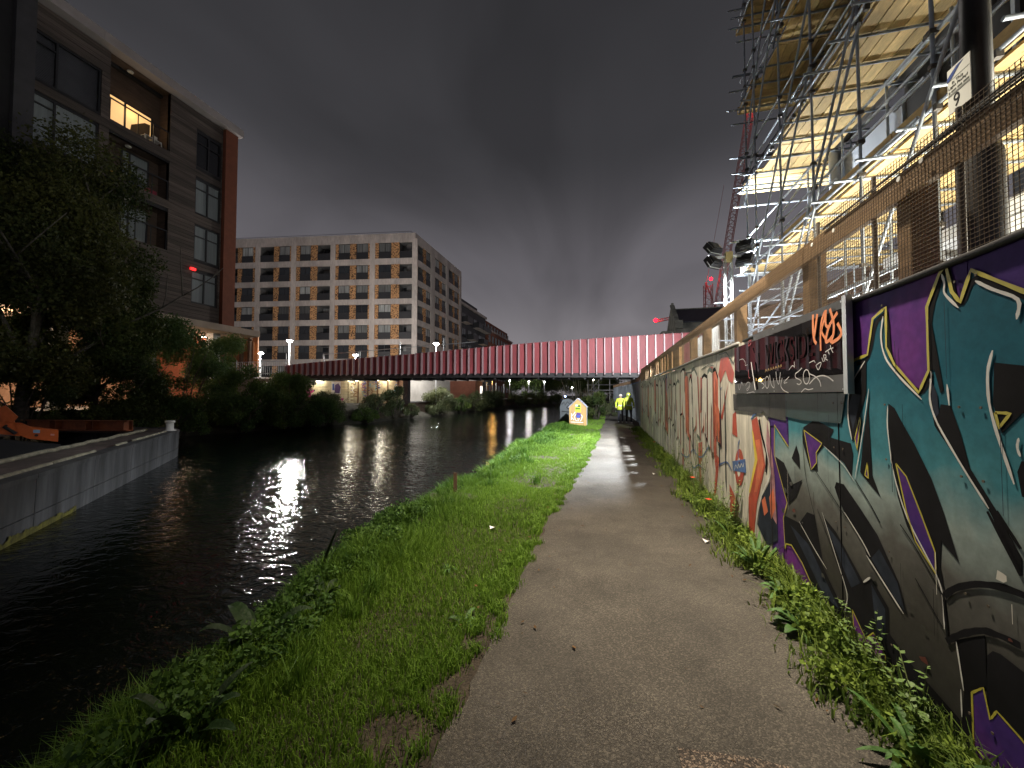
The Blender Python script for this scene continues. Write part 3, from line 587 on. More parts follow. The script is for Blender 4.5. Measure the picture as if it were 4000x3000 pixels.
for i, (y0, y1, z0, z1) in enumerate(OP[3:6]):
    XB = FX - .8
    rc = MB(); rc.quad((XB, y0, z0), (XB, y1, z0), (XB, y1, z1), (XB, y0, z1)); rc.quad((XB, y0, z0), (FX - .03, y0, z0), (FX - .03, y0, z1), (XB, y0, z1)); rc.quad((XB, y1, z0), (FX - .03, y1, z0), (FX - .03, y1, z1), (XB, y1, z1))
    rc.quad((XB, y0, z0), (FX - .03, y0, z0), (FX - .03, y1, z0), (XB, y1, z0)); rc.quad((XB, y0, z1), (FX - .03, y0, z1), (FX - .03, y1, z1), (XB, y1, z1))
    lg = obj('balcony_recess', rc, M('recess_boards', (.075, .05, .036), .85, var=.3, scale=2, stretch=(1, 1, 6)), tb)
    obj('slab_edge', MB().box((FX - .02, y0, z0 - .22), (FX + .03, y1, z0 - .01)), m_clad, lg)
    rl = MB(); rl.box((FX - .05, y0 + .02, z0 + 1.03), (FX, y1 - .02, z0 + 1.09))
    for yy in (y0 + .03, (y0 + y1) / 2 - .15, (y0 + y1) / 2 + .55, y1 - .06): rl.box((FX - .04, yy, z0 + .02), (FX - .01, yy + .035, z0 + 1.03))
    obj('balcony_rail', rl, m_wframe, lg)
    link('downlight', mesh('downlight', MB().lathe((0, 0, 0), [(.12, -.05), (.13, 0)], 12), M('lamp_opal', (.6, .58, .5), .5)), (FX - .4, (y0 + y1) / 2 - .3, z1 - .02), tb)
    g0, g1, gz = XB + .03, XB + .07, z0 + (1.75 if i == 0 else 2.0)
    ya, yb = (y0 + .35, y0 + 2.3) if i == 0 else (y0 + .95, y0 + 2.2)
    fr = MB()
    for a, b, c, d in ((ya, ya + .07, z0, gz), (yb - .07, yb, z0, gz), (ya + .07, yb - .07, gz - .07, gz), ((ya + yb) / 2 - .3, (ya + yb) / 2 - .22, z0, gz - .07)): fr.box((g0, a, c), (g1, b, d))
    fo = obj('sliding_door', fr, m_wframe, lg); obj('pane', MB().box((g0 - .01, ya + .07, z0), (g0 + .01, yb - .07, gz - .07)), m_warm if i == 0 else m_tpane, fo)
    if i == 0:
        obj('room_shadow', MB().prism([(ya + .9, z0), (yb - .1, z0), (yb - .1, z0 + 1.3), (yb - .35, z0 + 1.25), (ya + 1.0, z0 + .75)], lambda u, v, t: (g0 + .012 + t, u, v), .006), M('room_shadow_brown', (.11, .075, .045), .8), fo)  # flat dark wedge painted as shaded furniture against the lit pane
        lamp('room_light', 'POINT', (FX - .45, y0 + 1.3, z0 + 1.3), 5, (1, .68, .34), tb, .3)
ch = thing('garden_chairs', 'tangle of white garden chairs on the lit balcony', 'chair', (FX - .5, 15.2, 15.16))
c_ = MB()
for dy in (-.3, .12):
    for q in ((0, 0), (.4, 0), (0, .38), (.4, .38)): c_.bar((FX - .8 + q[0], 15.2 + dy + q[1], 15.17), (FX - .8 + q[0] * .9, 15.2 + dy + q[1] * .9, 15.65), .04, .04)
    c_.box((FX - .8, 15.2 + dy, 15.6), (FX - .42, 15.57 + dy, 15.64)); c_.box((FX - .8, 15.2 + dy, 15.64), (FX - .76, 15.57 + dy, 16.0))
obj('frame', c_, M('white_plastic', (.7, .7, .68), .5), ch)
bk_ = thing('hanging_basket', 'yellow basket on the darker balcony below the lit one', 'basket', (FX - .3, 13.3, 12.4)); obj('bowl', MB().lathe((FX - .25, 13.33, 12.45), [(.08, 0), (.17, .12), (.2, .22)], 10), M('yellow_basket', (.5, .3, .04), .7), bk_); obj('hanger', MB().tube([(FX - .25, 13.2, 12.66), (FX - .25, 13.26, 13.1)], .012, 6), M('yellow_basket', (.5, .3, .04)), bk_)
tp = thing('covered_bundle', 'dark blue bundle with red cloth on the second balcony', 'bundle', (FX - .4, 14.6, 12.4)); obj('cover', MB().lathe((FX - .5, 14.5, 12.39), [(.45, 0), (.42, .35), (.25, .62), (.05, .7)], 9), M('navy_cover', (.03, .03, .08), .8, var=.3), tp); obj('cloth', MB().box((FX - .4, 14.75, 12.39), (FX - .1, 15.3, 12.62)), M('red_cloth', (.22, .02, .04), .8), tp)
al = thing('alarm_light', 'small red light box beside the lowest window of the timber building', 'light', (FX + .05, 17.05, 9.0)); obj('lens', MB().box((FX + .03, 17.0, 8.93), (FX + .12, 17.28, 9.06)), EM('red_lens', (1, .02, .02), 1.6), al)

# open, lit ground storey below it
m_ceil = M('warm_soffit', (.42, .33, .26), .8, var=.15, scale=1)
gs = thing('lit_undercroft', 'warmly lit open ground storey under the timber building', 'undercroft', (-25, 14, .9))
block('canopy', (-33, 6, 5.35), (-21.6, 20.0, 5.72), m_ceil, gs); block('back_wall', (-31, 4, .9), (-30.6, 21, 5.33), M('peach_brick', (.42, .26, .17), .85, var=.2, scale=3), gs); block('end_wall', (-31, 19.4, .9), (-24.2, 19.8, 5.33), M('peach_brick', (.42, .26, .17)), gs); block('paving', (-31, 4, .93), (-22.5, 21, .97), m_paving, gs)
for y in (8.3, 11.2, 14.6, 18.0): block('column', (-23.4, y, .95), (-22.9, y + .45, 5.34), M('white_pier', (.62, .62, .6)), gs)
dl = mesh('ceiling_light', MB().lathe((0, 0, 0), [(.14, -.04), (.16, 0)], 12), EM('ceiling_glow', (1, .86, .70), 45))
for (x, y) in ((-24.2, 9.6), (-24.5, 11.9), (-26.3, 9.4), (-26.6, 12.6), (-24.3, 14.2), (-26, 15.8), (-24.4, 17.2), (-27.6, 11.1), (-25, 19.0)): link('ceiling_light', dl, (x, y, 5.33), gs)
for (x, y, e_) in ((-25.5, 10.4, 110), (-26.3, 14.4, 110), (-25.4, 17.6, 80)): lamp('undercroft_light', 'POINT', (x, y, 4.9), e_, (1, .66, .40), gs, .3)
ar = thing('steel_arch', 'pale curved steel cycle stand by the undercroft', 'arch', (-19.8, 7.2, .9))
obj('hoop', MB().tube([(-20.6, 6.9, .9), (-20.6, 6.9, 1.6), (-20.4, 7.05, 2.0), (-20.0, 7.25, 2.12), (-19.5, 7.5, 2.05)], .07, 8), m_rail, ar, True)
for k in range(4): obj('bar', MB().tube([(-20.2 + .16 * k, 7.2 + .08 * k, .9), (-20.2 + .16 * k, 7.2 + .08 * k, 1.5)], .03, 6), m_rail, ar)

# timber hut and railings at the end of the landing
m_ply = M('hut_plywood', (.33, .16, .07), .8, var=.25, scale=1.5, objvar=.15); m_beam = M('hut_beam', (.13, .085, .055), .85, var=.25, scale=3)
ht = thing('timber_hut', 'rough timber hut frame with plywood panels at the end of the landing', 'hut', (-32, 27, 3.3))
for k, (x, h) in enumerate(((-33.4, 7.5), (-32.3, 7.55), (-31.1, 7.2), (-30.2, 6.9))): block('post', (x - .12, 26.85, 3.3), (x + .12, 27.1, h), m_beam, ht)
for x in (-33.3, -32.2, -31.0): block('plywood_panel', (x + .02, 27.12, 3.9), (x + 1.05, 27.16, 6.3), m_ply, ht)
obj('top_beam', MB().bar((-33.8, 26.95, 7.4), (-29.6, 26.95, 6.75), .1, .22), m_beam, ht); obj('mid_beam', MB().bar((-33.6, 26.83, 6.55), (-29.8, 26.83, 6.4), .08, .16), m_beam, ht); obj('leaning_prop', MB().bar((-34.6, 26.7, 3.6), (-33.5, 26.8, 7.5), .1, .1), m_beam, ht); block('rear_panel', (-36.5, 28.5, 3.3), (-31, 28.6, 7.3), m_ply, ht)
rg = thing('guard_railing', 'thin steel railing in front of the landing left of the bridge', 'railing', (-28, 26.4, 3.3))
for i, x in enumerate(np.arange(-33.5, -25.6, .22)): rod('baluster', (x, 26.3, 3.3), (x, 26.3, 4.45), .014, m_rail, rg, 6)
for z in (4.45, 3.45): rod('top_rail' if z > 4 else 'bottom_rail', (-33.6, 26.3, z), (-25.6, 26.3, z), .025, m_rail, rg, 8)
for x in (-33.5, -30.8, -28.2, -25.7): rod('post', (x, 26.3, 2.9), (x, 26.3, 5.1 if x > -27 else 4.6), .035, m_rail, rg, 8)
# ================================================================ concrete work barge with an orange digger arm
m_bconc = M('barge_concrete', (.052, .053, .056), .85, var=.7, scale=1.7, stretch=(1, 1, .16), bump=.3, bscale=12, fine=.15)
m_bdeck = M('barge_deck', (.11, .082, .072), .9, var=.5, scale=1.6, stretch=(.6, .6, 1), bump=.4, bscale=16, fine=.2)
m_rope = M('pale_rubbing_strip', (.28, .26, .19), .85, var=.4, scale=7, bump=.5, bscale=40)
bg = thing('work_barge', 'grey concrete work barge moored across the near water', 'barge', (-14, 4, -.45))
A, B, Cb, D, E_ = (-4.3, -.35), (-13.75, 9.65), (-14.9, 10.45), (-20.2, 9.95), (-20.2, -.4)
def lerp(p, q, t): return (p[0] + (q[0] - p[0]) * t, p[1] + (q[1] - p[1]) * t)
out = Vector((10, 9.45)).normalized()   # outward normal of the side seen
path = [lerp(A, B, k / 7) for k in range(8)] + [(-14.25, 10.1), Cb, (-15.6, 10.65), (-17.2, 10.5), D]
for k, (p, q) in enumerate(zip(path, path[1:])):     # hull plates with narrow joints
    d = Vector((q[0] - p[0], q[1] - p[1])).normalized(); p2 = (p[0] + d.x * .006, p[1] + d.y * .006); q2 = (q[0] - d.x * .006, q[1] - d.y * .006); n = Vector((d.y, -d.x))
    h = MB()
    for (z0, z1, o0, o1) in ((-1.2, -.18, -.03, 0.0), (-.165, .36, 0.0, .015), (.36, .43, .03, .03)):
        a0, a1, b0, b1 = [(c[0] + n.x * o, c[1] + n.y * o, z) for o, z in ((o0, z0), (o1, z1)) for c in (p2, q2)]
        i0, i1, j0, j1 = [(c[0] - n.x * .25, c[1] - n.y * .25, z) for z in (z0, z1) for c in (p2, q2)]
        h.quad(a0, a1, b1, b0); h.quad(b0, b1, j1, j0); h.quad(a0, a1, i1, i0); h.quad(a0, b0, j0, i0); h.quad(a1, b1, j1, i1)
    obj('hull_plate', h, m_bconc, bg)
inn = [(-6.6, -.35), (-10.23, 4.38), (-15.0, 9.62)]
for (p, q, r_, s_) in ((A, lerp(A, B, .33), lerp(inn[0], inn[1], .5), inn[0]), (lerp(A, B, .33), lerp(A, B, .66), lerp(inn[1], inn[2], .35), lerp(inn[0], inn[1], .5)), (lerp(A, B, .66), B, inn[2], lerp(inn[1], inn[2], .35))):
    obj('side_deck', MB().prism([p, q, r_, s_], lambda u, v, t: (u, v, .41 - t), .1), m_bdeck, bg)
obj('bow_deck', MB().prism([B, (-14.25, 10.1), Cb, (-15.6, 10.65), (-17.2, 10.5), D, (-20.2, 9.2), (-15.6, 9.62), inn[2]], lambda u, v, t: (u, v, .412 - t), .1), m_bdeck, bg)
obj('hold_floor', MB().prism([inn[0], inn[1], inn[2], (-20.1, 9.3), (-20.1, -.35)], lambda u, v, t: (u, v, -.5 + t), .05), M('hold_mud', (.022, .019, .016), .9, var=.3), bg)
obj('hold_side', MB().quad((*inn[0], -.5), (*inn[1], -.5), (*inn[1], .33), (*inn[0], .33)).quad((*inn[1], -.5), (*inn[2], -.5), (*inn[2], .33), (*inn[1], .33)), m_bconc, bg)
c_ = MB(); random.seed(3)
pts = [lerp(inn[0], inn[1], k / 20) for k in range(20)] + [lerp(inn[1], inn[2], k / 30) for k in range(31)]
c_.tube([(x + random.uniform(-.012, .012), y, .45 + random.uniform(-.01, .012)) for x, y in pts], .045, 7); obj('coaming', c_, m_rope, bg, True)
for t0, t1 in ((.10, .36), (.37, .50), (.505, .62), (.70, .745), (.78, .92), (.93, .985)):
    s_ = MB(); s_.tube([(lerp(A, B, t0 + (t1 - t0) * k / 8)[0] - .17, lerp(A, B, t0 + (t1 - t0) * k / 8)[1] - .15, .435 + random.uniform(-.005, .008)) for k in range(9)], .04, 7); obj('rubbing_strip', s_, m_rope, bg, True)
# weed line along the waterline
wl = MB()
HH = [.05 + .13 * (1 - k / 170) * (.5 + .5 * math.sin(k * .31) * math.sin(k * .113 + 1)) + .05 * random.random() for k in range(161)]
for k in range(160):
    t0, t1 = .20 + k * .002, .20 + (k + 1) * .002; h, h2 = HH[k], HH[k + 1]
    p, q = lerp(A, B, t0), lerp(A, B, t1); o = .012; wl.quad((p[0] + out.x * o - .004, p[1] + out.y * o, -.5), (q[0] + out.x * o - .004, q[1] + out.y * o, -.5), (q[0] + out.x * (o + .004), q[1] + out.y * (o + .004), -.45 + h2), (p[0] + out.x * (o + .004), p[1] + out.y * (o + .004), -.45 + h))
obj('algae_strip', wl, M('yellow_algae', (.085, .078, .012), .85, var=.6, scale=9), bg)
def bollard(x, y, z, label):
    b_ = thing('bollard', label, 'bollard', (x, y, z), 'bollards on the barge')
    obj('post', MB().lathe((x, y, z), [(.17, 0), (.17, .03), (.105, .04), (.10, .27)], 14), M('bollard_paint', (.62, .60, .56), .6, var=.12), b_, True); obj('cap', MB().lathe((x, y, z), [(.11, .268), (.135, .285), (.135, .34), (.11, .35)], 14), M('bollard_paint', (.62, .6, .56)), b_, True)
bollard(-14.15, 9.75, .42, 'white bollard at the bow of the barge')
bollard(-19.1, 8.1, .42, 'dim white bollard on the far side of the barge hold'); block('bollard_shelf', (-20.2, 7.4, .3), (-18.6, 9.2, .41), m_bdeck, bg)
m_wal = M('rusty_orange_steel', (.26, .075, .025), .7, var=.4, scale=3, bump=.2, bscale=20)
wb_ = thing('steel_waling_beam', 'rusty orange steel beam lying across the barge bow', 'beam', (-17, 9.4, .42))
p, q = Vector((-19.4, 8.9, .60)), Vector((-15.35, 9.45, .60)); mbm = MB(); mbm.bar(p, q, .02, .30); mbm.bar(p + Vector((0, -.08, .16)), q + Vector((0, -.08, .16)), .20, .025); mbm.bar(p + Vector((0, -.08, -.16)), q + Vector((0, -.08, -.16)), .20, .025); obj('beam_section', mbm, m_wal, wb_)
for t0 in (.28, .34, .62, .69, .97): block('stiffener', (p.x + (q.x - p.x) * t0 - .015, p.y + (q.y - p.y) * t0 - .17, .46), (p.x + (q.x - p.x) * t0 + .015, p.y + (q.y - p.y) * t0 - .02, .745), m_wal, wb_)
# digger arm resting in the hold
m_dig = M('orange_digger_paint', (.52, .10, .015), .45, var=.18, scale=4, bump=.05, bscale=30)
ex = thing('digger_arm', 'orange digger arm lying in the hold of the barge', 'digger arm', (-13, 5.6, -.4))
org = Vector((-12.68, 6.33, 0)); du = Vector((.40, .915, 0)); 
def AR(u, v, t): q_ = org + du * u + Vector((-.915, .40, 0)) * t; return (q_.x, q_.y, v)
obj('dipper', MB().prism([(0, .50), (0, .78), (-.42, .88), (-.55, .97), (-.66, .98), (-.62, .74), (-.46, .62)], AR, .32), m_dig, ex)
obj('boom', MB().prism([(-.56, .68), (-.64, 1.0), (-.78, 1.22), (-.95, 1.30), (-2.2, 1.62), (-2.2, 1.2), (-1.2, .84)], AR, .30), m_dig, ex)
obj('link_plate', MB().prism([(-.66, 1.0), (-.60, 1.12), (-.78, 1.38), (-.90, 1.30), (-.80, 1.05)], lambda u, v, t: AR(u, v, t - .05), .40), m_dig, ex)
obj('ram', MB().tube([AR(-.72, 1.0, .15), AR(-.78, .9, -.03), AR(-.62, .74, -.03)], .035, 8), m_blk, ex)
obj('hose', MB().tube([AR(-.75, 1.35, .15), AR(-.85, 1.45, .15), AR(-1.1, 1.5, .15), AR(-1.4, 1.46, .15)], .02, 6), m_blk, ex)
obj('sticker', MB().prism([(-.38, .74), (-.28, .73), (-.28, .80), (-.38, .81)], lambda u, v, t: AR(u, v, -.002 - t), .002), M('blue_sticker', (.25, .4, .6), .5), ex); obj('sticker', MB().prism([(-.12, .66), (-.06, .65), (-.06, .69), (-.12, .70)], lambda u, v, t: AR(u, v, -.002 - t), .002), M('white_sticker', (.6, .3, .3), .5), ex)
obj('bucket_bolt', MB().tube([AR(-.33, .68, -.01), AR(-.33, .68, .33)], .03, 10), m_blk, ex); obj('support_cradle', MB().prism([(-1.6, -.45), (.1, -.45), (.05, .42), (-.3, .5), (-1.5, .8)], lambda u, v, t: AR(u, v, t + .03), .24), m_blk, ex)
# paint on the hoarding: (fill or stroke, colour, coat, outline traced from image pixels, projected onto the fence plane and baked to metres along the fence and above the path, stroke width)
PAINT = [
    ('p', 'body', 1, [(2.91,1.758),(2.805,1.821),(2.689,1.84),(2.634,2.043),(2.525,2.086),(2.531,1.866),(2.475,1.768),(2.315,1.615),(2.25,1.721),(2.25,2.024),(2.15,2.203),(2.135,2.177),(2.111,2.062),(2.072,2.004),(2.016,2.128),(1.819,1.989),(1.694,1.899),(1.559,1.742),(1.389,1.365),(1.354,0.962),(1.397,0.442),(1.746,-0.102),(1.95,-0.124),(2.224,-0.084),(2.521,-0.042),(2.611,0.006),(2.894,-0.083),(3.055,-0.05),(3.276,0.088),(3.537,0.277),(3.715,0.35),(3.815,0.323),(3.832,0.272),(3.858,0.528),(3.778,0.683),(4.02,1.054),(4.0,1.331),(3.732,1.168),(3.734,1.606)], 0),
    ('s', 'yellow', 5, [(2.91,1.758),(2.805,1.821),(2.689,1.84),(2.634,2.043),(2.525,2.086),(2.531,1.866),(2.475,1.768),(2.315,1.615),(2.25,1.721),(2.25,2.024),(2.15,2.203),(2.135,2.177),(2.111,2.062),(2.072,2.004),(2.016,2.128),(1.819,1.989),(1.694,1.899)], 0.017),
    ('s', 'yellow', 5, [(3.055,-0.05),(3.276,0.088),(3.537,0.277),(3.715,0.35),(3.815,0.323),(3.832,0.272),(3.858,0.528),(3.778,0.683),(4.02,1.054)], 0.013),
    ('s', 'yellow', 5, [(4.02,1.054),(4.0,1.331),(3.732,1.168)], 0.013),
    ('s', 'black', 2, [(2.794,1.794),(2.679,1.813),(2.624,2.017),(2.517,2.06),(2.522,1.841),(2.467,1.744),(2.308,1.593),(2.244,1.7),(2.244,2.002),(2.144,2.181),(2.129,2.155),(2.106,2.041),(2.067,1.984),(2.012,2.108),(1.815,1.972),(1.691,1.883)], 0.03),
    ('p', 'black', 3, [(2.529,1.557),(2.484,1.533),(2.443,1.474),(2.354,1.357),(2.258,1.208),(2.195,1.067),(2.124,0.87),(2.213,0.928),(2.225,0.817),(2.201,0.703),(2.241,0.754),(2.374,0.869),(2.422,0.93),(2.481,1.064),(2.514,1.229),(2.537,1.435)], 0),
    ('p', 'black', 3, [(2.704,1.814),(2.817,1.719),(2.884,1.604),(2.887,1.447),(2.857,1.314),(2.825,1.337),(2.775,1.473),(2.712,1.622)], 0),
    ('p', 'black', 3, [(3.475,1.352),(3.3,1.422),(3.056,1.369),(3.104,1.312),(2.873,1.298),(2.853,1.238),(2.874,1.09),(2.952,1.164),(3.184,1.244),(3.291,1.163),(3.274,1.053),(3.384,1.038),(3.492,1.241)], 0),
    ('p', 'black', 3, [(2.677,1.64),(2.696,1.513),(2.678,1.139),(2.612,1.027),(2.701,1.08),(2.789,1.135),(2.744,1.373)], 0),
    ('p', 'black', 3, [(2.245,1.706),(2.227,1.701),(2.242,1.603),(2.202,1.517),(2.192,1.56),(2.139,1.555),(2.094,1.435),(2.056,1.295),(1.943,1.141),(1.856,0.996),(1.862,0.925),(1.975,1.132),(2.099,1.301),(2.23,1.458),(2.248,1.567)], 0),
    ('p', 'black', 3, [(2.252,2.017),(2.228,1.946),(2.2,1.789),(2.173,1.624),(2.19,1.61),(2.22,1.719),(2.25,1.724)], 0),
    ('p', 'black', 3, [(1.933,1.731),(1.772,1.701),(1.754,1.548),(1.836,1.534),(1.913,1.453),(1.945,1.566)], 0),
    ('p', 'black', 3, [(3.044,1.019),(2.958,1.023),(2.792,0.911),(2.646,0.805),(2.489,0.61),(2.436,0.471),(2.538,0.497),(2.746,0.652),(2.772,0.697),(2.934,0.812),(3.03,0.925),(3.064,0.979)], 0),
    ('p', 'black', 3, [(3.226,0.745),(3.059,0.681),(2.781,0.473),(2.793,0.193),(2.902,0.254),(2.985,0.19),(2.931,0.322),(3.033,0.467)], 0),
    ('p', 'black', 3, [(2.789,0.47),(2.71,0.533),(2.576,0.436),(2.579,0.218),(2.605,0.16),(2.703,0.228),(2.774,0.15),(2.793,0.193)], 0),
    ('p', 'black', 3, [(3.848,0.558),(3.572,0.579),(3.386,0.489),(2.994,0.196),(2.995,-0.042),(3.055,-0.044),(3.276,0.094),(3.536,0.283),(3.715,0.352),(3.835,0.326)], 0),
    ('p', 'black', 3, [(3.332,0.712),(3.24,0.433),(3.193,0.377),(3.572,0.579),(3.445,0.702)], 0),
    ('p', 'black', 3, [(2.581,0.3),(2.41,0.232),(2.136,0.179),(2.13,-0.064),(2.463,-0.316),(2.515,-0.039),(2.611,0.005),(2.605,0.16),(2.579,0.218)], 0),
    ('p', 'black', 3, [(2.149,0.521),(2.014,0.621),(2.015,0.417),(2.082,0.346),(2.086,-0.022),(2.138,-0.071),(2.135,0.199),(2.119,0.323)], 0),
    ('p', 'black', 3, [(2.007,0.545),(1.983,0.578),(1.952,0.586),(1.872,0.576),(1.721,0.573),(1.731,0.314),(1.882,0.322),(1.973,0.351),(2.001,0.294),(2.016,0.404)], 0),
    ('p', 'black', 3, [(3.997,1.043),(3.826,1.016),(3.664,0.866),(3.506,0.937),(3.615,0.777),(3.755,0.676),(3.867,0.793)], 0),
    ('p', 'black', 3, [(3.681,1.079),(3.595,1.198),(3.547,1.124),(3.54,1.015)], 0),
    ('p', 'black', 3, [(1.845,1.356),(1.861,1.313),(1.848,1.225),(1.791,1.218),(1.761,1.359)], 0),
    ('p', 'dusk', 3.6, [(2.239,1.676),(2.207,1.603),(2.202,1.517),(2.229,1.487),(2.243,1.581)], 0),
    ('p', 'dusk', 3.6, [(2.887,1.526),(2.82,1.652),(2.743,1.715),(2.779,1.548),(2.846,1.383)], 0),
    ('p', 'dusk', 3.6, [(2.637,0.73),(2.5,0.605),(2.456,0.483),(2.537,0.522),(2.705,0.651)], 0),
    ('p', 'dusk', 3.6, [(3.208,0.706),(3.026,0.632),(2.811,0.459),(2.904,0.387)], 0),
    ('p', 'dusk', 3.6, [(2.712,0.497),(2.6,0.414),(2.602,0.237),(2.682,0.258)], 0),
    ('p', 'dusk', 3.6, [(3.735,0.514),(3.433,0.46),(3.045,0.178),(3.232,0.176)], 0),
    ('p', 'purple', 4, [(2.483,1.239),(2.412,1.184),(2.329,1.029),(2.247,0.866),(2.247,0.765),(2.364,0.873),(2.419,1.002)], 0),
    ('s', 'yellow', 5, [(2.483,1.239),(2.412,1.184),(2.329,1.029),(2.247,0.866),(2.247,0.765),(2.364,0.873),(2.419,1.002),(2.483,1.239)], 0.009),
    ('p', 'purple', 4, [(3.459,1.331),(3.204,1.258),(3.286,1.18),(3.283,1.108),(3.361,1.042)], 0),
    ('s', 'yellow', 5, [(3.459,1.331),(3.204,1.258),(3.286,1.18),(3.283,1.108),(3.361,1.042),(3.459,1.331)], 0.009),
    ('p', 'purple', 4, [(2.771,1.468),(2.769,1.436),(2.809,1.263),(2.825,1.337)], 0),
    ('s', 'yellow', 5, [(2.771,1.468),(2.769,1.436),(2.809,1.263),(2.825,1.337),(2.771,1.468)], 0.009),
    ('p', 'purple', 4, [(2.716,1.203),(2.71,1.114),(2.74,1.126)], 0),
    ('s', 'yellow', 5, [(2.716,1.203),(2.71,1.114),(2.74,1.126),(2.716,1.203)], 0.009),
    ('p', 'purple', 4, [(2.898,0.252),(2.774,0.15),(2.703,0.226),(2.608,0.157),(2.611,0.009),(2.748,-0.048),(2.864,-0.091)], 0),
    ('s', 'yellow', 5, [(2.898,0.252),(2.774,0.15),(2.703,0.226),(2.608,0.157),(2.611,0.009),(2.748,-0.048),(2.864,-0.091),(2.898,0.252)], 0.009),
    ('p', 'purple', 4, [(2.08,0.343),(2.027,0.402),(2.002,0.294),(1.973,0.35),(1.882,0.321),(1.801,0.273),(1.945,-0.004),(2.081,-0.08)], 0),
    ('s', 'yellow', 5, [(2.08,0.343),(2.027,0.402),(2.002,0.294),(1.973,0.35),(1.882,0.321),(1.801,0.273),(1.945,-0.004),(2.081,-0.08),(2.08,0.343)], 0.009),
    ('s', 'yellow', 5, [(1.934,1.533),(1.875,1.532),(1.921,1.473),(1.934,1.533)], 0.012),
    ('s', 'yellow', 5, [(2.611,0.006),(2.521,-0.042),(2.402,-0.065)], 0.01),
    ('s', 'white', 5, [(2.548,2.04),(2.571,1.949),(2.565,1.87),(2.532,1.79),(2.434,1.692),(2.297,1.581)], 0.012),
    ('s', 'white', 5, [(2.16,2.156),(2.145,2.106),(2.155,2.066),(2.08,1.982)], 0.012),
    ('s', 'white', 5, [(1.998,2.077),(1.928,2.022),(1.82,1.959),(1.839,1.885)], 0.015),
    ('s', 'white', 5, [(1.935,1.78),(1.961,1.696),(1.96,1.572),(1.931,1.451),(1.871,1.265)], 0.013),
    ('s', 'white', 5, [(2.711,1.805),(2.817,1.709),(2.884,1.604),(2.894,1.447),(2.857,1.324)], 0.01),
    ('s', 'white', 5, [(2.237,1.716),(2.237,1.683),(2.252,1.581),(2.22,1.481),(2.078,1.278),(1.974,1.144)], 0.011),
    ('s', 'white', 5, [(2.532,1.545),(2.543,1.435),(2.51,1.189),(2.421,0.97),(2.24,0.761),(2.211,0.691),(2.209,0.532)], 0.009),
    ('s', 'white', 5, [(3.572,0.591),(3.344,0.459),(3.183,0.382)], 0.008),
    ('s', 'white', 5, [(3.225,0.766),(3.049,0.49),(2.936,0.323),(2.977,0.205)], 0.007),
    ('s', 'white', 5, [(2.957,0.844),(2.771,0.715),(2.712,0.657)], 0.009),
    ('s', 'white', 5, [(2.746,0.652),(2.595,0.552),(2.46,0.465)], 0.01),
    ('s', 'white', 5, [(2.781,0.478),(2.717,0.535)], 0.014),
    ('s', 'white', 5, [(2.149,0.517),(2.119,0.323)], 0.008),
    ('s', 'white', 5, [(2.134,0.318),(2.133,0.201)], 0.007),
    ('s', 'white', 5, [(2.684,1.64),(2.751,1.373),(2.836,1.088)], 0.007),
    ('s', 'white', 5, [(3.184,1.244),(2.952,1.154),(2.845,1.067)], 0.006),
    ('s', 'white', 5, [(2.151,1.652),(2.143,1.555)], 0.01),
    ('s', 'white', 5, [(1.848,1.442),(1.856,1.406),(1.845,1.373)], 0.01),
    ('s', 'black', 5.5, [(2.202,0.686),(2.143,0.751),(2.04,0.817),(1.936,0.854),(1.861,0.863),(1.779,0.861)], 0.028),
    ('s', 'black', 5.5, [(2.197,0.484),(2.121,0.564),(2.02,0.64),(1.937,0.661),(1.869,0.668)], 0.026),
    ('s', 'black', 5.5, [(2.21,0.692),(2.193,0.487)], 0.012),
    ('s', 'black', 5.5, [(2.836,1.079),(2.705,0.972),(2.618,0.883)], 0.008),
    ('s', 'black', 5.5, [(2.465,0.924),(2.375,0.854),(2.21,0.684)], 0.007),
    ('s', 'black', 5.5, [(2.372,0.687),(2.216,0.535)], 0.007),
    ('s', 'black', 5.5, [(1.981,1.132),(1.859,0.93)], 0.014),
    ('s', 'black', 5.5, [(1.943,1.144),(1.855,1.03)], 0.014),
    ('s', 'black', 5.5, [(3.317,1.056),(3.085,0.911),(2.934,0.812)], 0.007),
    ('s', 'black', 5.5, [(3.487,1.351),(3.467,1.005),(3.332,0.712)], 0.006),
    ('s', 'black', 5.5, [(3.287,0.77),(3.172,0.632),(3.001,0.411)], 0.005),
    ('p', 'overblack', 6, [(5.17,1.617),(4.159,1.621),(4.281,1.424),(5.152,1.422)], 0),
    ('p', 'overblack', 6, [(4.582,1.623),(3.769,1.612),(3.765,1.381),(4.17,1.399)], 0),
    ('p', 'overteal', 6, [(3.769,1.615),(2.907,1.619),(2.966,1.417),(3.485,1.405),(3.763,1.421)], 0),
    ('p', 'purple', 2, [(4.152,1.393),(3.749,1.408),(3.732,1.168),(4.0,1.324),(4.103,1.316)], 0),
    ('p', 'red', 1, [(6.843,1.895),(6.662,1.887),(6.804,1.331),(6.894,1.31)], 0),
    ('p', 'red', 1, [(6.274,1.772),(5.868,1.82),(6.172,1.452),(6.272,1.498)], 0),
    ('p', 'red', 1, [(5.726,1.303),(5.36,1.773),(5.459,1.609),(5.643,1.279)], 0),
    ('p', 'red', 1, [(5.211,1.371),(5.088,1.416),(5.058,1.105),(5.245,1.131)], 0),
    ('p', 'red', 1, [(7.063,0.802),(6.782,0.853),(6.881,0.077),(7.049,0.038)], 0),
    ('p', 'red', 1, [(6.121,0.813),(5.814,0.738),(6.013,0.234),(6.143,0.133),(6.013,0.538)], 0),
    ('p', 'red', 1, [(5.386,0.487),(5.031,0.309),(5.146,-0.049),(5.376,-0.114)], 0),
